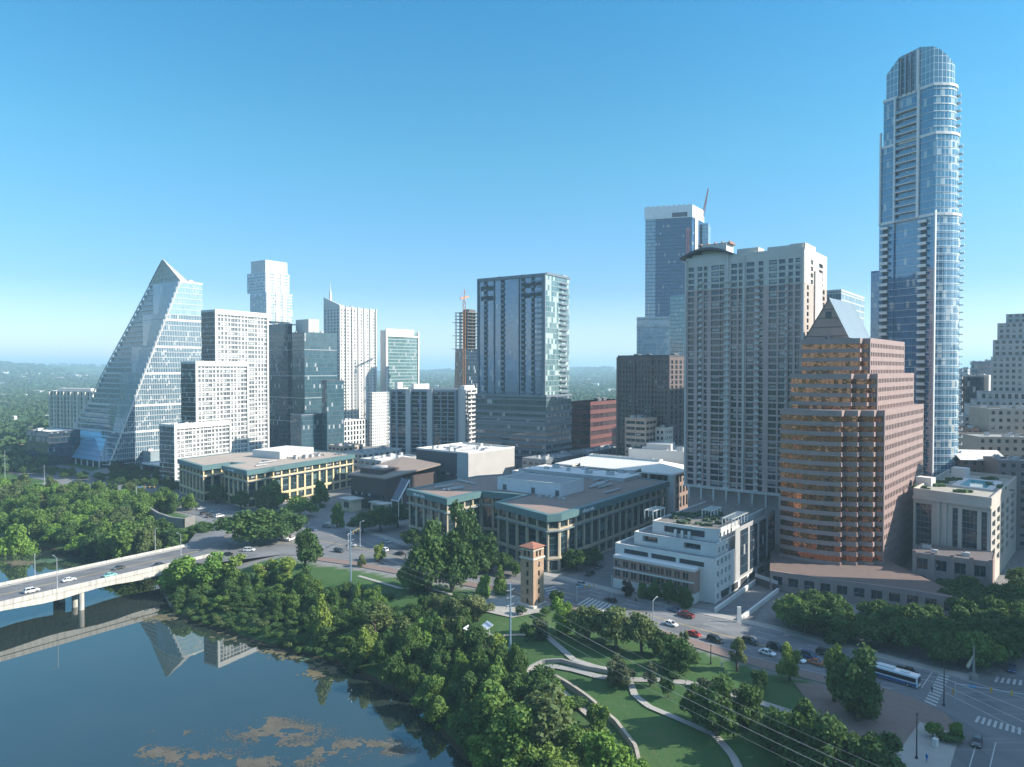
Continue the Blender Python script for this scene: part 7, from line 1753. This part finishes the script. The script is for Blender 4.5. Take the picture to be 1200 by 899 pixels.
def lobes_for(kind, seed):
    r = random.Random(seed); out = []
    if kind == 'broad':
        out.append((0, 0, .05, .62))
        for k in range(13): a = k * pi / 6.5 + r.uniform(-.3, .3); d = r.uniform(.45, .82); out.append((d * cos(a), d * sin(a), r.uniform(-.35, .25), r.uniform(.17, .38)))
        for k in range(5): a = r.uniform(0, 6.3); d = r.uniform(.1, .42); out.append((d * cos(a), d * sin(a), r.uniform(.35, .62), r.uniform(.22, .34)))
    elif kind == 'round':
        out.append((0, 0, -.05, .5)); lop = r.uniform(0, 6.3)
        for k in range(19): a = r.uniform(0, 6.3); e = r.uniform(-.9, 1.35); d = r.uniform(.40, .80) * (1 + .18 * cos(a - lop)); out.append((d * cos(a) * cos(e), d * sin(a) * cos(e), d * sin(e) * 1.08, r.uniform(.15, .36)))
    elif kind == 'tall':
        for k in range(13): z = -1.0 + k * .17; w = .55 * (1 - max(0, z) * .55); a = r.uniform(0, 6.3); out.append((r.uniform(.1, .5) * cos(a) * w * 1.6, r.uniform(.1, .5) * sin(a) * w * 1.6, z, w * r.uniform(.55, .85)))
    elif kind == 'cone':
        for k in range(12): z = -1.0 + k * .18; w = .62 * (1.08 - (z + 1) / 2.1); a = k * 2.4; out.append((w * .5 * cos(a), w * .5 * sin(a), z, w * .72 + .06))
    elif kind == 'airy':
        for k in range(15): a = r.uniform(0, 6.3); z = r.uniform(-.7, .85); d = r.uniform(.15, .75) * (1 - .4 * abs(z)); out.append((d * cos(a), d * sin(a), z, r.uniform(.16, .30)))
    else:
        for k in range(7): a = r.uniform(0, 6.3); d = r.uniform(.1, .6); out.append((d * cos(a), d * sin(a), r.uniform(-.1, .25), r.uniform(.3, .45)))
    return out
CROWN = {}
for kind, n, s, fl in (('broad', 4200, .072, .85), ('round', 4200, .072, .95), ('tall', 3200, .078, 1.0), ('cone', 2600, .08, 1.0), ('airy', 2600, .066, .9), ('shrub', 1200, .11, .8)):
    CROWN[kind] = [crown_mesh(100 + i * 7 + len(kind), lobes_for(kind, i * 13 + len(kind)), n, s, fl) for i in range(4 if kind in ('broad', 'round') else 3)]
def trunk_mesh(seed):
    r = random.Random(seed); m = MB(); m.tube((0, 0, -.12), (.02, .01, .5), .055, 8, .036)
    for k in range(5): a = k * 1.26 + r.uniform(-.3, .3); d = r.uniform(.16, .3); z = r.uniform(.38, .5); m.tube((.02, .01, z), (d * cos(a), d * sin(a), z + r.uniform(.2, .34)), .024, 5, .009)
    m.tube((.02, .01, .5), (.05, 0, .85), .034, 6, .01); return m.mesh('trunk', BARK, smooth=True)
TRUNK = [trunk_mesh(i) for i in range(4)]
NT_ = [0]
def tree(kind, col, x, y, r, h, label, group=None, cat='tree', z=None, name=None):
    i = NT_[0] = NT_[0] + 1; rnd = random.Random(i * 31 + 5); z = h1(x, y) if z is None else z
    nm = name or {'broad': 'broad_tree', 'round': 'leafy_tree', 'tall': 'tall_tree', 'cone': 'conical_tree', 'airy': 'airy_tree', 'shrub': 'shrub'}[kind]
    B = thing(nm, label, cat, (x, y, z), group, rnd.uniform(0, 6.28), w=False)
    me = CROWN[kind][i % len(CROWN[kind])]; o = put('crown', me, B); rz = {'broad': h * .52, 'round': h * .55, 'tall': h * .46, 'cone': h * .47, 'airy': h * .48, 'shrub': h * .75}[kind]
    top = {'broad': .95, 'round': 1.0, 'tall': 1.15, 'cone': 1.05, 'airy': 1.0, 'shrub': .6}[kind]; sx = r * rnd.uniform(.92, 1.08)
    o.scale = (sx, r * rnd.uniform(.9, 1.1), rz); o.location = (0, 0, h - rz * top); o.material_slots[0].link = 'OBJECT'; o.material_slots[0].material = LEAF[col]
    if kind != 'shrub': t = put('trunk', TRUNK[i % 4], B); s = h; t.scale = (max(s * .8, r), max(s * .8, r), h * .95)
    else: t = put('stem', TRUNK[i % 4], B); t.scale = (r, r, h * .5)
def tpx(kind, col, px, py, rpx, hpx, label, group=None, z=None, **kw):
    """a tree whose foot is at photo pixel px,py, rpx wide to each side and hpx high there"""
    p = gt(px, py) if z is None else gp(px, py, z); s = p.y / F; tree(kind, col, p.x, p.y, rpx * s, hpx * s, label, group, z=p.z, **kw)

# trees one can tell apart
T = tpx
T('broad', 'dark', 297, 636, 36, 42, 'wide dark live oak on the traffic island, the larger one', z=0); T('broad', 'dark', 330, 634, 26, 38, 'dark live oak on the traffic island, at its street end', z=0)
T('round', 'dark', 358, 664, 19, 44, 'dark upright tree standing alone at the kerb below the traffic island', z=0)
T('broad', 'dark', 237, 628, 14, 18, 'small dark tree at the end of the curved retaining wall')
T('round', 'bright', 20, 655, 23, 45, 'bright green round tree on the grassy islet by the bridge'); T('shrub', 'bright', 38, 655, 12, 12, 'bright low bush at the edge of the grassy islet', cat='bush')
T('round', 'mid', 146, 657, 30, 44, 'big grey green tree between the bridge and the curved wall'); T('round', 'olive', 172, 652, 18, 36, 'olive tree touching the far parapet of the bridge')
T('round', 'bright', 215, 690, 32, 40, 'bright lit bushy tree beside the bridge abutment'); T('round', 'bright', 250, 688, 26, 35, 'bright lit tree second from the bridge abutment'); T('airy', 'lime', 272, 684, 22, 33, 'yellow green loose tree third from the bridge abutment')
T('airy', 'lime', 313, 684, 18, 30, 'yellow green feathery tree above the bank wood'); T('airy', 'lime', 336, 684, 19, 29, 'yellow green feathery tree next to the lone dark kerb tree')
T('tall', 'lime', 378, 752, 16, 54, 'slim lit yellow green tree at the water edge'); T('round', 'lime', 430, 775, 19, 38, 'lit yellow green round tree on the lake bank'); T('airy', 'olive', 440, 750, 28, 42, 'olive feathery tree behind the lit round bank tree')
T('round', 'bright', 505, 758, 24, 38, 'bright lime green tree beside the park pavilion side wood'); T('round', 'olive', 475, 762, 20, 34, 'olive green rounded tree left of the bright lime green tree')
T('round', 'olive', 535, 735, 22, 34, 'pale olive tree just above the pavilion'); T('airy', 'pale', 560, 728, 20, 32, 'pale lit tree behind the pavilion roof'); T('shrub', 'lime', 585, 770, 14, 26, 'lit yellow green bush at the right of the pavilion', cat='bush')
T('round', 'dark', 505, 695, 31, 74, 'very tall dark tree before the courtyard office'); T('round', 'dark', 530, 692, 28, 68, 'tall dark tree joined to the very tall dark tree'); T('round', 'dark', 548, 660, 24, 70, 'dark tree filling the courtyard notch of the teal office', z=0); T('round', 'dark', 567, 672, 22, 52, 'dark rounded tree at the wall of the teal office courtyard', z=0)
T('broad', 'mid', 482, 694, 18, 42, 'green tree at the left foot of the very tall dark tree'); T('cone', 'mid', 586, 696, 12, 34, 'small conical dark street tree left of the clock tower', z=0); T('round', 'bright', 566, 701, 11, 28, 'small lit street tree before the courtyard office', z=0)
T('round', 'dark', 652, 712, 12, 22, 'dark bush like tree beside the clock tower foot', z=0); T('shrub', 'dark', 612, 720, 9, 10, 'dark hedge bed at the left foot of the clock tower', z=0, cat='bush'); T('shrub', 'dark', 640, 722, 10, 10, 'dark hedge bed at the right foot of the clock tower', z=0, cat='bush')
T('round', 'lime', 445, 658, 9, 20, 'small lime green street tree in the kerb bed by power pole', z=0); T('round', 'pale', 424, 664, 6, 16, 'tiny pale street tree beside the steel power pole', z=0)
for x, y, r, h, l in ((395, 618, 10, 26, 'green'), (306, 600, 12, 30, 'olive'), (325, 596, 15, 32, 'round'), (375, 594, 12, 34, 'tall'), (352, 606, 18, 26, 'wide')):
    T('broad' if l == 'wide' else 'round', 'olive' if l == 'olive' else 'mid', x, y, r, h, '%s street tree before the sunlit cream limestone office, %s' % (l, {'green': 'by the civic terraces', 'olive': 'at its corner', 'round': 'second from the corner', 'tall': 'close to its wall', 'wide': 'on the plaza'}[l]), z=0)
for x, y, r, h, w in ((425, 624, 17, 26, 'first from the plaza'), (446, 622, 18, 32, 'second from the plaza'), (466, 618, 17, 30, 'closest to the teal office')): T('broad', 'dark', x, y, r, h, 'dark tree in the row before the copper civic building, %s' % w, z=0)
for x, y, r, h, w in ((485, 642, 14, 24, 'by the corner pier'), (512, 650, 13, 24, 'in front of its first wing'), (590, 672, 14, 26, 'at the clock tower'), (676, 668, 17, 26, 'on its long side street face'), (696, 662, 13, 22, 'far along the side street'), (604, 676, 9, 20, 'hard against the clock tower')): T('broad', 'dark', x, y, r, h, 'dark street tree hugging the teal trimmed office, %s' % w, z=0)
for x, y, r, h, c, w in ((736, 698, 9, 18, 'plum', 'reddish one'), (753, 702, 8, 22, 'mid', 'second'), (767, 704, 12, 22, 'dark', 'third'), (783, 708, 12, 28, 'dark', 'tallest'), (802, 712, 13, 26, 'dark', 'next to the corner')): T('round', c, x, y, r, h, 'street tree before the terraced white block, %s' % w, z=0)
for x, y, w in ((255, 590, 'first'), (268, 586, 'second'), (282, 597, 'third')): T('broad', 'dark', x, y, 11, 24, 'dark tree along the left face of the cream office, %s from the river' % w, z=0)
# park
T('round', 'bright', 663, 742, 18, 40, 'bright green tree by the sunlit park corner'); T('broad', 'olive', 690, 752, 24, 46, 'olive live oak in the park clump, at the clock tower side'); T('broad', 'olive', 722, 760, 28, 52, 'large olive live oak in the middle of the park clump'); T('broad', 'olive', 752, 766, 24, 52, 'olive live oak in the park clump beside the street lamp'); T('round', 'grey', 632, 748, 14, 26, 'grey green small tree by the sunlit path'); T('shrub', 'dark', 618, 752, 12, 20, 'dark shrub beside the sunlit tan path', cat='bush')
T('round', 'dark', 795, 785, 25, 36, 'dark round tree in the park below the sunlit street'); T('round', 'dark', 772, 770, 16, 30, 'dark tree at the right edge of the park clump'); T('round', 'grey', 728, 803, 20, 32, 'grey leafed tree at the meeting of the park paths'); T('airy', 'grey', 762, 804, 12, 26, 'thin grey tree beside the meeting of the park paths')
T('round', 'dark', 840, 862, 30, 62, 'large dark tree at the middle of the lawn edge'); T('round', 'dark', 815, 845, 18, 42, 'dark tree left of the large lawn edge tree'); T('round', 'dark', 872, 850, 24, 52, 'dark tree right of the large lawn edge tree'); T('shrub', 'dark', 783, 817, 11, 24, 'dark shrub above the curving lawn path', cat='bush')
T('airy', 'pale', 864, 786, 13, 38, 'pale yellowish young street tree before the charcoal SUV', z=0); T('round', 'lime', 925, 797, 16, 42, 'bright lime green young tree at the street kerb', z=0); T('airy', 'pale', 801, 762, 7, 26, 'tiny pale sapling by the red car', z=0); T('round', 'dark', 890, 812, 12, 30, 'small dark tree under the pale yellowish young tree')
T('round', 'dark', 1005, 845, 33, 78, 'tall dark tree in the round plaza bed in front of the bus', z=0); T('round', 'mid', 978, 822, 18, 66, 'slender tree joined to the tall dark plaza bed tree', z=0); T('shrub', 'dark', 1010, 838, 22, 8, 'low green planting in the round plaza bed', z=0, cat='bush')
T('round', 'dark', 1030, 915, 40, 60, 'dark tree cut by the lower edge near the plaza'); T('round', 'dark', 975, 910, 42, 66, 'dark tree left of the black plaza lamp post'); T('round', 'dark', 930, 900, 34, 66, 'dark tree in the lower park corner'); T('round', 'dark', 905, 878, 26, 52, 'dark tree above the lower park corner'); T('round', 'dark', 945, 862, 26, 44, 'dark tree between the plaza and the lawn')
# drooping plant bed on the plaza
p = gp(1112, 868); tree('shrub', 'dark', p.x, p.y, 3.2, 1.6, 'dark plant bed at the tip of the plaza', cat='bush', z=0); tree('shrub', 'mid', p.x - 2.6, p.y + 1.5, 2.4, 3.4, 'leaning leafy shrub on the plaza plant bed', cat='bush', z=0); tree('shrub', 'mid', p.x + 1.8, p.y + .8, 2.0, 3.8, 'upright leafy shrub on the plaza plant bed', cat='bush', z=0)
# lit trees at the bottom of the picture
T('round', 'olive', 640, 880, 50, 78, 'big lit grey green tree at the end of the rubble wall'); T('round', 'mid', 600, 905, 46, 70, 'broad green tree below the power pole at the water'); T('round', 'bright', 708, 912, 36, 54, 'lit green tree at the lower end of the rubble wall'); T('round', 'lime', 665, 925, 34, 48, 'lit yellow green tree at the bottom edge'); T('round', 'mid', 575, 860, 38, 64, 'green tree on the bank beside the broad water edge tree'); T('tall', 'mid', 655, 840, 22, 40, 'slim green tree at the head of the rubble wall'); T('round', 'bright', 566, 895, 26, 34, 'lit green tree overhanging the water at the bottom'); T('round', 'bright', 748, 920, 26, 34, 'lit green bush beside the lower lawn wall')

def region(poly_px, gap, spec, label, group, avoid=(), seed=1, rr=(2.2, 5.4), hh=(4.8, 10.5), z=None, cap=400):
    """fill a piece of ground with single trees; spec: (kind, colour, weight, label word)"""
    P = [tuple((gt(*q) if z is None else gp(*q, z)).xy) for q in poly_px]; r = random.Random(seed); xs = [p[0] for p in P]; ys = [p[1] for p in P]; got = []; pv = [Vector(p) for p in P]
    for _ in range(9000):
        p = Vector((r.uniform(min(xs), max(xs)), r.uniform(min(ys), max(ys))))
        if not inside(p, pv): continue
        g = gap * r.uniform(.8, 1.25)
        if any((p - q).length < g for q in got): continue
        if h1(p.x, p.y) < -8.95: continue
        got.append(p)
        if len(got) >= cap: break
    ws = [s[2] for s in spec]
    for p in got:
        k = r.choices(spec, ws)[0]; R_ = r.uniform(*rr); h = r.uniform(*hh); R_ = min(R_, gap * .85)
        if k[0] == 'shrub': h *= .5
        tree(k[0], k[1], p.x, p.y, R_, h, label % k[3], group + ', ' + k[3], cat='bush' if k[0] == 'shrub' else 'tree', z=None if z is None else z)
    return len(got)
region([(190, 716), (196, 690), (240, 680), (330, 684), (400, 700), (440, 712), (470, 735), (440, 745), (415, 762), (385, 756), (355, 738), (330, 724), (290, 716), (240, 712)], 5.0, [('round', 'dark', 3, 'dark round'), ('shrub', 'dark', 2, 'dark low'), ('round', 'mid', 3, 'mid green round'), ('tall', 'mid', 1, 'slim green')], '%s tree of the bank wood between bridge and steel pole', 'bank wood between bridge and steel pole', seed=2, hh=(3.6, 8))
region([(196, 718), (240, 714), (290, 718), (330, 726), (360, 742), (390, 758), (420, 770), (400, 792), (350, 768), (300, 745), (240, 732), (200, 728)], 3.0, [('shrub', 'dark', 3, 'dark low'), ('shrub', 'olive', 1, 'olive low')], '%s bush in the belt along the water by the bridge', 'bush belt along the water by the bridge', seed=21, rr=(1.8, 2.8), hh=(3, 5.5))
region([(400, 795), (425, 775), (450, 765), (520, 750), (545, 760), (600, 790), (625, 805), (645, 840), (665, 899), (560, 930), (520, 890), (490, 845), (450, 818), (410, 806)], 6.2, [('round', 'dark', 5, 'dark round'), ('round', 'mid', 3, 'mid green round'), ('broad', 'dark', 2, 'dark spreading'), ('shrub', 'mid', 1, 'low green')], '%s tree of the wood at the water below the pavilion', 'wood at the water below the pavilion', seed=3, rr=(2.6, 6.0), hh=(5, 11))
region([(500, 720), (540, 716), (565, 722), (545, 745), (520, 745), (480, 735)], 6.0, [('round', 'dark', 3, 'dark round'), ('round', 'olive', 1, 'olive round')], '%s tree on the slope between the tall dark trees and pavilion', 'slope above the pavilion', seed=4, hh=(5, 8))
region([(640, 800), (668, 825), (700, 858), (725, 899), (690, 935), (640, 899), (625, 850), (622, 808)], 7.0, [('round', 'dark', 2, 'dark round'), ('round', 'mid', 2, 'mid green round'), ('shrub', 'dark', 2, 'low dark')], '%s tree between the rubble wall and the lake', 'trees between the rubble wall and lake', seed=5, hh=(5, 8.5))
region([(0, 574), (60, 579), (130, 584), (200, 590), (225, 600), (175, 606), (150, 615), (205, 640), (150, 664), (95, 655), (60, 640), (0, 622)], 9.5, [('round', 'mid', 4, 'mid green round'), ('round', 'dark', 3, 'dark round'), ('broad', 'bright', 1.5, 'light green spreading'), ('round', 'olive', 1.5, 'olive round')], '%s tree of the riverside wood left of the bridge', 'riverside wood left of the bridge', seed=6, rr=(5, 7.5), hh=(8, 12.5))
region([(165, 622), (235, 628), (205, 645), (150, 655)], 5, [('round', 'bright', 1, 'light green round'), ('shrub', 'mid', 2, 'low green')], '%s growth below the curved retaining wall', 'growth below the curved wall', seed=16, rr=(2.5, 3.5), hh=(3.5, 6))
region([(0, 552), (60, 560), (140, 568), (215, 577), (205, 570), (80, 556), (20, 548)], 9, [('broad', 'dark', 1, 'dark street')], '%s tree along the road before the sail tower', 'trees along the road before the sail tower', seed=7, rr=(3, 4), hh=(4.5, 6.5), z=0)
region([(130, 548), (215, 560), (250, 575), (205, 576), (140, 566)], 8, [('round', 'dark', 3, 'dark'), ('round', 'plum', .5, 'reddish')], '%s tree between the sail tower and the cream office', 'trees between sail tower and cream office', seed=8, rr=(3, 4), hh=(4.5, 6.5), z=0)
region([(905, 738), (930, 722), (985, 728), (1080, 740), (1130, 742), (1200, 720), (1215, 750), (1170, 785), (1130, 786), (1060, 770), (1000, 756), (945, 745)], 8.2, [('broad', 'dark', 5, 'dark spreading'), ('round', 'dark', 2, 'dark round'), ('broad', 'mid', 1, 'mid green spreading')], '%s live oak massed before the pink granite podium wall', 'live oaks before the granite podium', seed=9, rr=(5.2, 7), hh=(8.5, 11.5), z=0)
T('broad', 'bright', 925, 735, 17, 30, 'lit light green oak at the ramp end of the podium oaks', z=0); T('broad', 'mid', 950, 738, 18, 34, 'second oak from the ramp before the podium wall', z=0)
region([(1095, 700), (1165, 705), (1200, 690), (1200, 715), (1130, 728), (1100, 715)], 8.5, [('broad', 'dark', 1, 'dark')], '%s oak at the foot of the cream podium and arcade', 'oaks at the cream podium', seed=10, rr=(4.5, 6), hh=(8, 10), z=0)
region([(420, 690), (470, 695), (500, 715), (470, 725), (430, 705)], 9, [('shrub', 'dark', 1, 'dark low')], '%s bush on the grass slope below the street', 'bushes on the grass slope', seed=11, rr=(2, 3), hh=(3, 5))
region([(775, 790), (830, 800), (880, 825), (905, 845), (880, 850), (820, 825)], 8, [('shrub', 'dark', 1, 'dark'), ('shrub', 'grey', 1, 'greyish')], '%s shrub along the top of the lawn', 'shrubs along the top of the lawn', seed=12, rr=(2, 3), hh=(4, 6))

# ------------------------------------------------------------------ far woods as one mass, and the houses among them
def woods():
    r = np.random.default_rng(4); pts = []
    n = 26000; D = 500 * (9000 / 500) ** (r.random(n) ** .8); a = r.uniform(-.80, .80, n); x = a * D; y = D
    south = r.random(n) < .12; y = np.where(south, -r.uniform(60, 900, n), y); x = np.where(south, r.uniform(-900, 700, n), x); D = np.where(south, 500, D)
    core = (np.abs(x - 40) < 420 + 0 * x) & (y < 950) & (y > 0) | ((x > -330) & (y < 820) & (y > -40)); pk = ~core
    x, y, D = x[pk], y[pk], D[pk]; wet = in_poly(x, y, RIVER); x, y, D = x[~wet], y[~wet], D[~wet]
    dens = np.sin(x * .011 + 1) * np.sin(y * .008) + .5 * np.sin(x * .031) * np.sin(y * .027); k = (dens > -.55) | (y < 0); x, y, D = x[k], y[k], D[k]
    z = H(x, y); n = len(x); q = 22; R_ = r.uniform(4, 7, n) * np.clip(D / 1400, 1, 3.2); Hh = r.uniform(7, 11, n) * np.clip(D / 2500, 1, 1.6)
    d = r.normal(size=(n, q, 3)); d /= np.linalg.norm(d, axis=2)[..., None]; d[..., 2] = np.abs(d[..., 2])
    c = np.stack([x, y, z + Hh * .35], 1)[:, None, :] + d * np.stack([R_, R_, Hh * .6], 1)[:, None, :] * r.uniform(.7, 1.05, (n, q, 1))
    nr = d + r.normal(size=d.shape) * .35; nr /= np.linalg.norm(nr, axis=2)[..., None]; t = np.cross(nr, r.normal(size=d.shape)); t /= np.linalg.norm(t, axis=2)[..., None]; b = np.cross(nr, t); s = (R_ * .5)[:, None, None] * r.uniform(.6, 1.1, (n, q, 1))
    P = np.stack([c - t * s, c - b * s, c + t * s, c + b * s], 2).reshape(-1, 3); me = np_mesh('far_woods', P, np.arange(len(P)).reshape(-1, 4), leaf_mat('leaf_far', (.055, .105, .042)))
    tag(put('far_woods', me), kind='stuff')
woods()
def far_houses():
    r = random.Random(12); spots = [(8, 470, 26), (12, 462, 30), (40, 473, 16), (44, 458, 12), (50, 487, 10), (30, 447, 14), (24, 448, 10), (70, 448, 8), (88, 446, 8), (3, 441, 12), (28, 437, 8), (98, 436, 8), (60, 441, 7), (705, 462, 14), (716, 456, 10), (697, 450, 9), (510, 452, 8), (498, 447, 9), (680, 447, 7), (690, 441, 6), (14, 488, 9), (42, 444, 8), (78, 455, 9), (5, 452, 8), (520, 446, 6)]
    words = ('white', 'cream', 'tan', 'grey', 'pale'); cols = ((.62, .60, .56), (.55, .50, .42), (.42, .34, .26), (.36, .36, .36), (.5, .5, .48))
    for i, (px, py, w) in enumerate(spots):
        z = 4.0
        p = gp(px, py + 2, 2.0) if py > 441 else at(px, py, 4200); D = min(p.y, 4200); p = at(px, py + 2, D); zg = h1(p.x, p.y); s = D / F * w; hgt = max(5, D / F * 2.6); j = i % 5
        pos = ('by the distant river', 'on the left hillside', 'among the far left woods', 'on the horizon beyond the towers')[0 if px < 60 and py > 465 else 1 if py < 445 and px < 200 else 2 if px < 200 else 3]
        B = thing('distant_house', '%s roofed low building in the far haze %s' % (words[j], pos), 'building', (p.x, p.y, zg), 'distant low buildings, %s %s' % (words[j], pos)); m = MB(); m.box((p.x, p.y, zg - 2), s, s * .5, hgt + 2, r.uniform(-.4, .4)); m.build('wall', matte('far_wall_%d' % j, cols[j], .8), B)
        m = MB(); m.box((p.x, p.y, zg + hgt), s * 1.03, s * .53, hgt * .12, r.uniform(-.4, .4)); m.build('roof', matte('far_roof_%d' % (j % 2), ((.6, .58, .55), (.4, .38, .36))[j % 2], .8), B)
far_houses()
# far red brown bridge on the left
a, b = gp(-40, 521, 3).xy, gp(28, 519, 3).xy; B = thing('far_bridge', 'long low reddish brown bridge far off on the left', 'bridge', (*a, 0)); t = (b - a).normalized(); n = Vector((t.y, -t.x)); m = MB(); m.prism([a, b, b - n * 9, a - n * 9], 1.0, 4.2, bot=True); m.build('deck', matte('rust_girder', (.36, .22, .16), .8), B)
for k in range(7): q = a.lerp(b, (k + .5) / 7) - n * 4.5; m = MB(); m.box((*q, -9), 2, 7, 10); m.build('pier', matte('rust_girder', (.36, .22, .16)), B)

# ------------------------------------------------------------------ water weed and algae
def weed():
    r = np.random.default_rng(9); WEED = matte('dry_water_weed', (.10, .092, .072), .95, .35, .5, grain=1.2); ALG = matte('green_algae', (.045, .10, .05), .9, .3, .4)
    lat = r.random((64, 64))
    def vn(x, y):
        xi, yi = np.floor(x).astype(int), np.floor(y).astype(int); fx, fy = x - xi, y - yi; fx, fy = fx * fx * (3 - 2 * fx), fy * fy * (3 - 2 * fy); g_ = lambda a, b: lat[a % 64, b % 64]
        return (g_(xi, yi) * (1 - fx) + g_(xi + 1, yi) * fx) * (1 - fy) + (g_(xi, yi + 1) * (1 - fx) + g_(xi + 1, yi + 1) * fx) * fy
    def mat_patch(name, blobs, n, mat, s0, s1):
        P = []
        for (px, py, rx, ry, k) in blobs:
            c = gp(px, py, -9.0); sx = rx * c.y / F; sy = ry * c.y / F * (c.y / 89.0) * .9
            m_ = int(n * k); q = r.normal(size=(m_, 2)) * .5; X_, Y_ = c.x + q[:, 0] * sx, c.y + q[:, 1] * sy; w = .5 * vn(X_ * .22 + 30, Y_ * .22) + .3 * vn(X_ * .6, Y_ * .6 + 9) + .2 * vn(X_ * 1.7 + 5, Y_ * 1.7); q = q[w > .50]
            P.append(np.stack([c.x + q[:, 0] * sx, c.y + q[:, 1] * sy], 1))
        P = np.concatenate(P); n_ = len(P); K = 6; ang = r.uniform(0, 6.3, (n_, 1)) + np.arange(K)[None] * 2 * pi / K; rad = r.uniform(s0, s1, (n_, 1)) * r.uniform(.6, 1.2, (n_, K))
        co = np.stack([P[:, :1] + rad * np.cos(ang), P[:, 1:] + rad * np.sin(ang) * .8, np.full((n_, K), -8.985) + r.uniform(0, .03, (n_, 1)) + 0 * ang], 2).reshape(-1, 3)
        me = np_mesh(name, co, np.arange(n_ * K).reshape(n_, K), mat); tag(put(name, me), kind='stuff')
    mat_patch('water_weed', [(172, 880, 26, 10, .3), (215, 887, 40, 9, .5), (325, 858, 50, 12, .8), (360, 880, 60, 12, .8), (300, 894, 70, 7, .5), (430, 872, 40, 8, .3), (200, 859, 20, 4, .15), (465, 880, 24, 6, .1), (315, 846, 26, 6, .25), (250, 893, 30, 6, .3)], 11000, WEED, .06, .24)
    mat_patch('algae', [(265, 721, 22, 5, .8), (372, 766, 14, 6, .7), (250, 720, 40, 6, .5), (340, 742, 16, 5, .5), (55, 658, 20, 3, .3)], 1500, ALG, .3, .9)
    mat_patch('reed_bed', [(215, 724, 40, 5, 1), (300, 744, 40, 7, 1), (380, 785, 22, 9, .8), (345, 765, 30, 7, .7), (20, 660, 30, 3, .6)], 1300, matte('brown_reed', (.10, .085, .045), .95, .4, .5), .3, .9)
weed()

# ------------------------------------------------------------------ neighbours outside the frame on the right: they shade the street and stand in the glass
def neighbours():
    rows = [((212, 135), 44, 60, 58, 10, 'tan hotel tower across the avenue on the right'), ((268, 140), 40, 86, 118, 0, 'brown glass office tower across the avenue on the right'), ((292, 292), 42, 44, 92, 38, 'sand coloured office tower behind the avenue corner'), ((258, 217), 32, 22, 156, 0, 'added unseen slender tower casting shade from beyond the avenue on the right'), ((330, 100), 50, 50, 70, 20, 'cream hotel slab near the lake on the right')]  # unseen, sized for the shade they cast; the slender tower is added
    for (x, y), sx, sy, h, a, lab in rows:
        c, s = cos(radians(a)), sin(radians(a)); P = [Vector((x + dx * c - dy * s, y + dx * s + dy * c)) for dx, dy in ((-sx/2, -sy/2), (sx/2, -sy/2), (sx/2, sy/2), (-sx/2, sy/2))]; B = bthing('office_tower', lab, 'tower', P); m = MB(); m.prism(P, 0, h, mtop=1); m.build('facade', [facade('neigh_%d' % x, (.42, .33, .25), (.04, .045, .05), 3.4, 3.7, .6, .5), ROOFG], B); parapet(B, P, h, 1, .4, PALE)
neighbours()
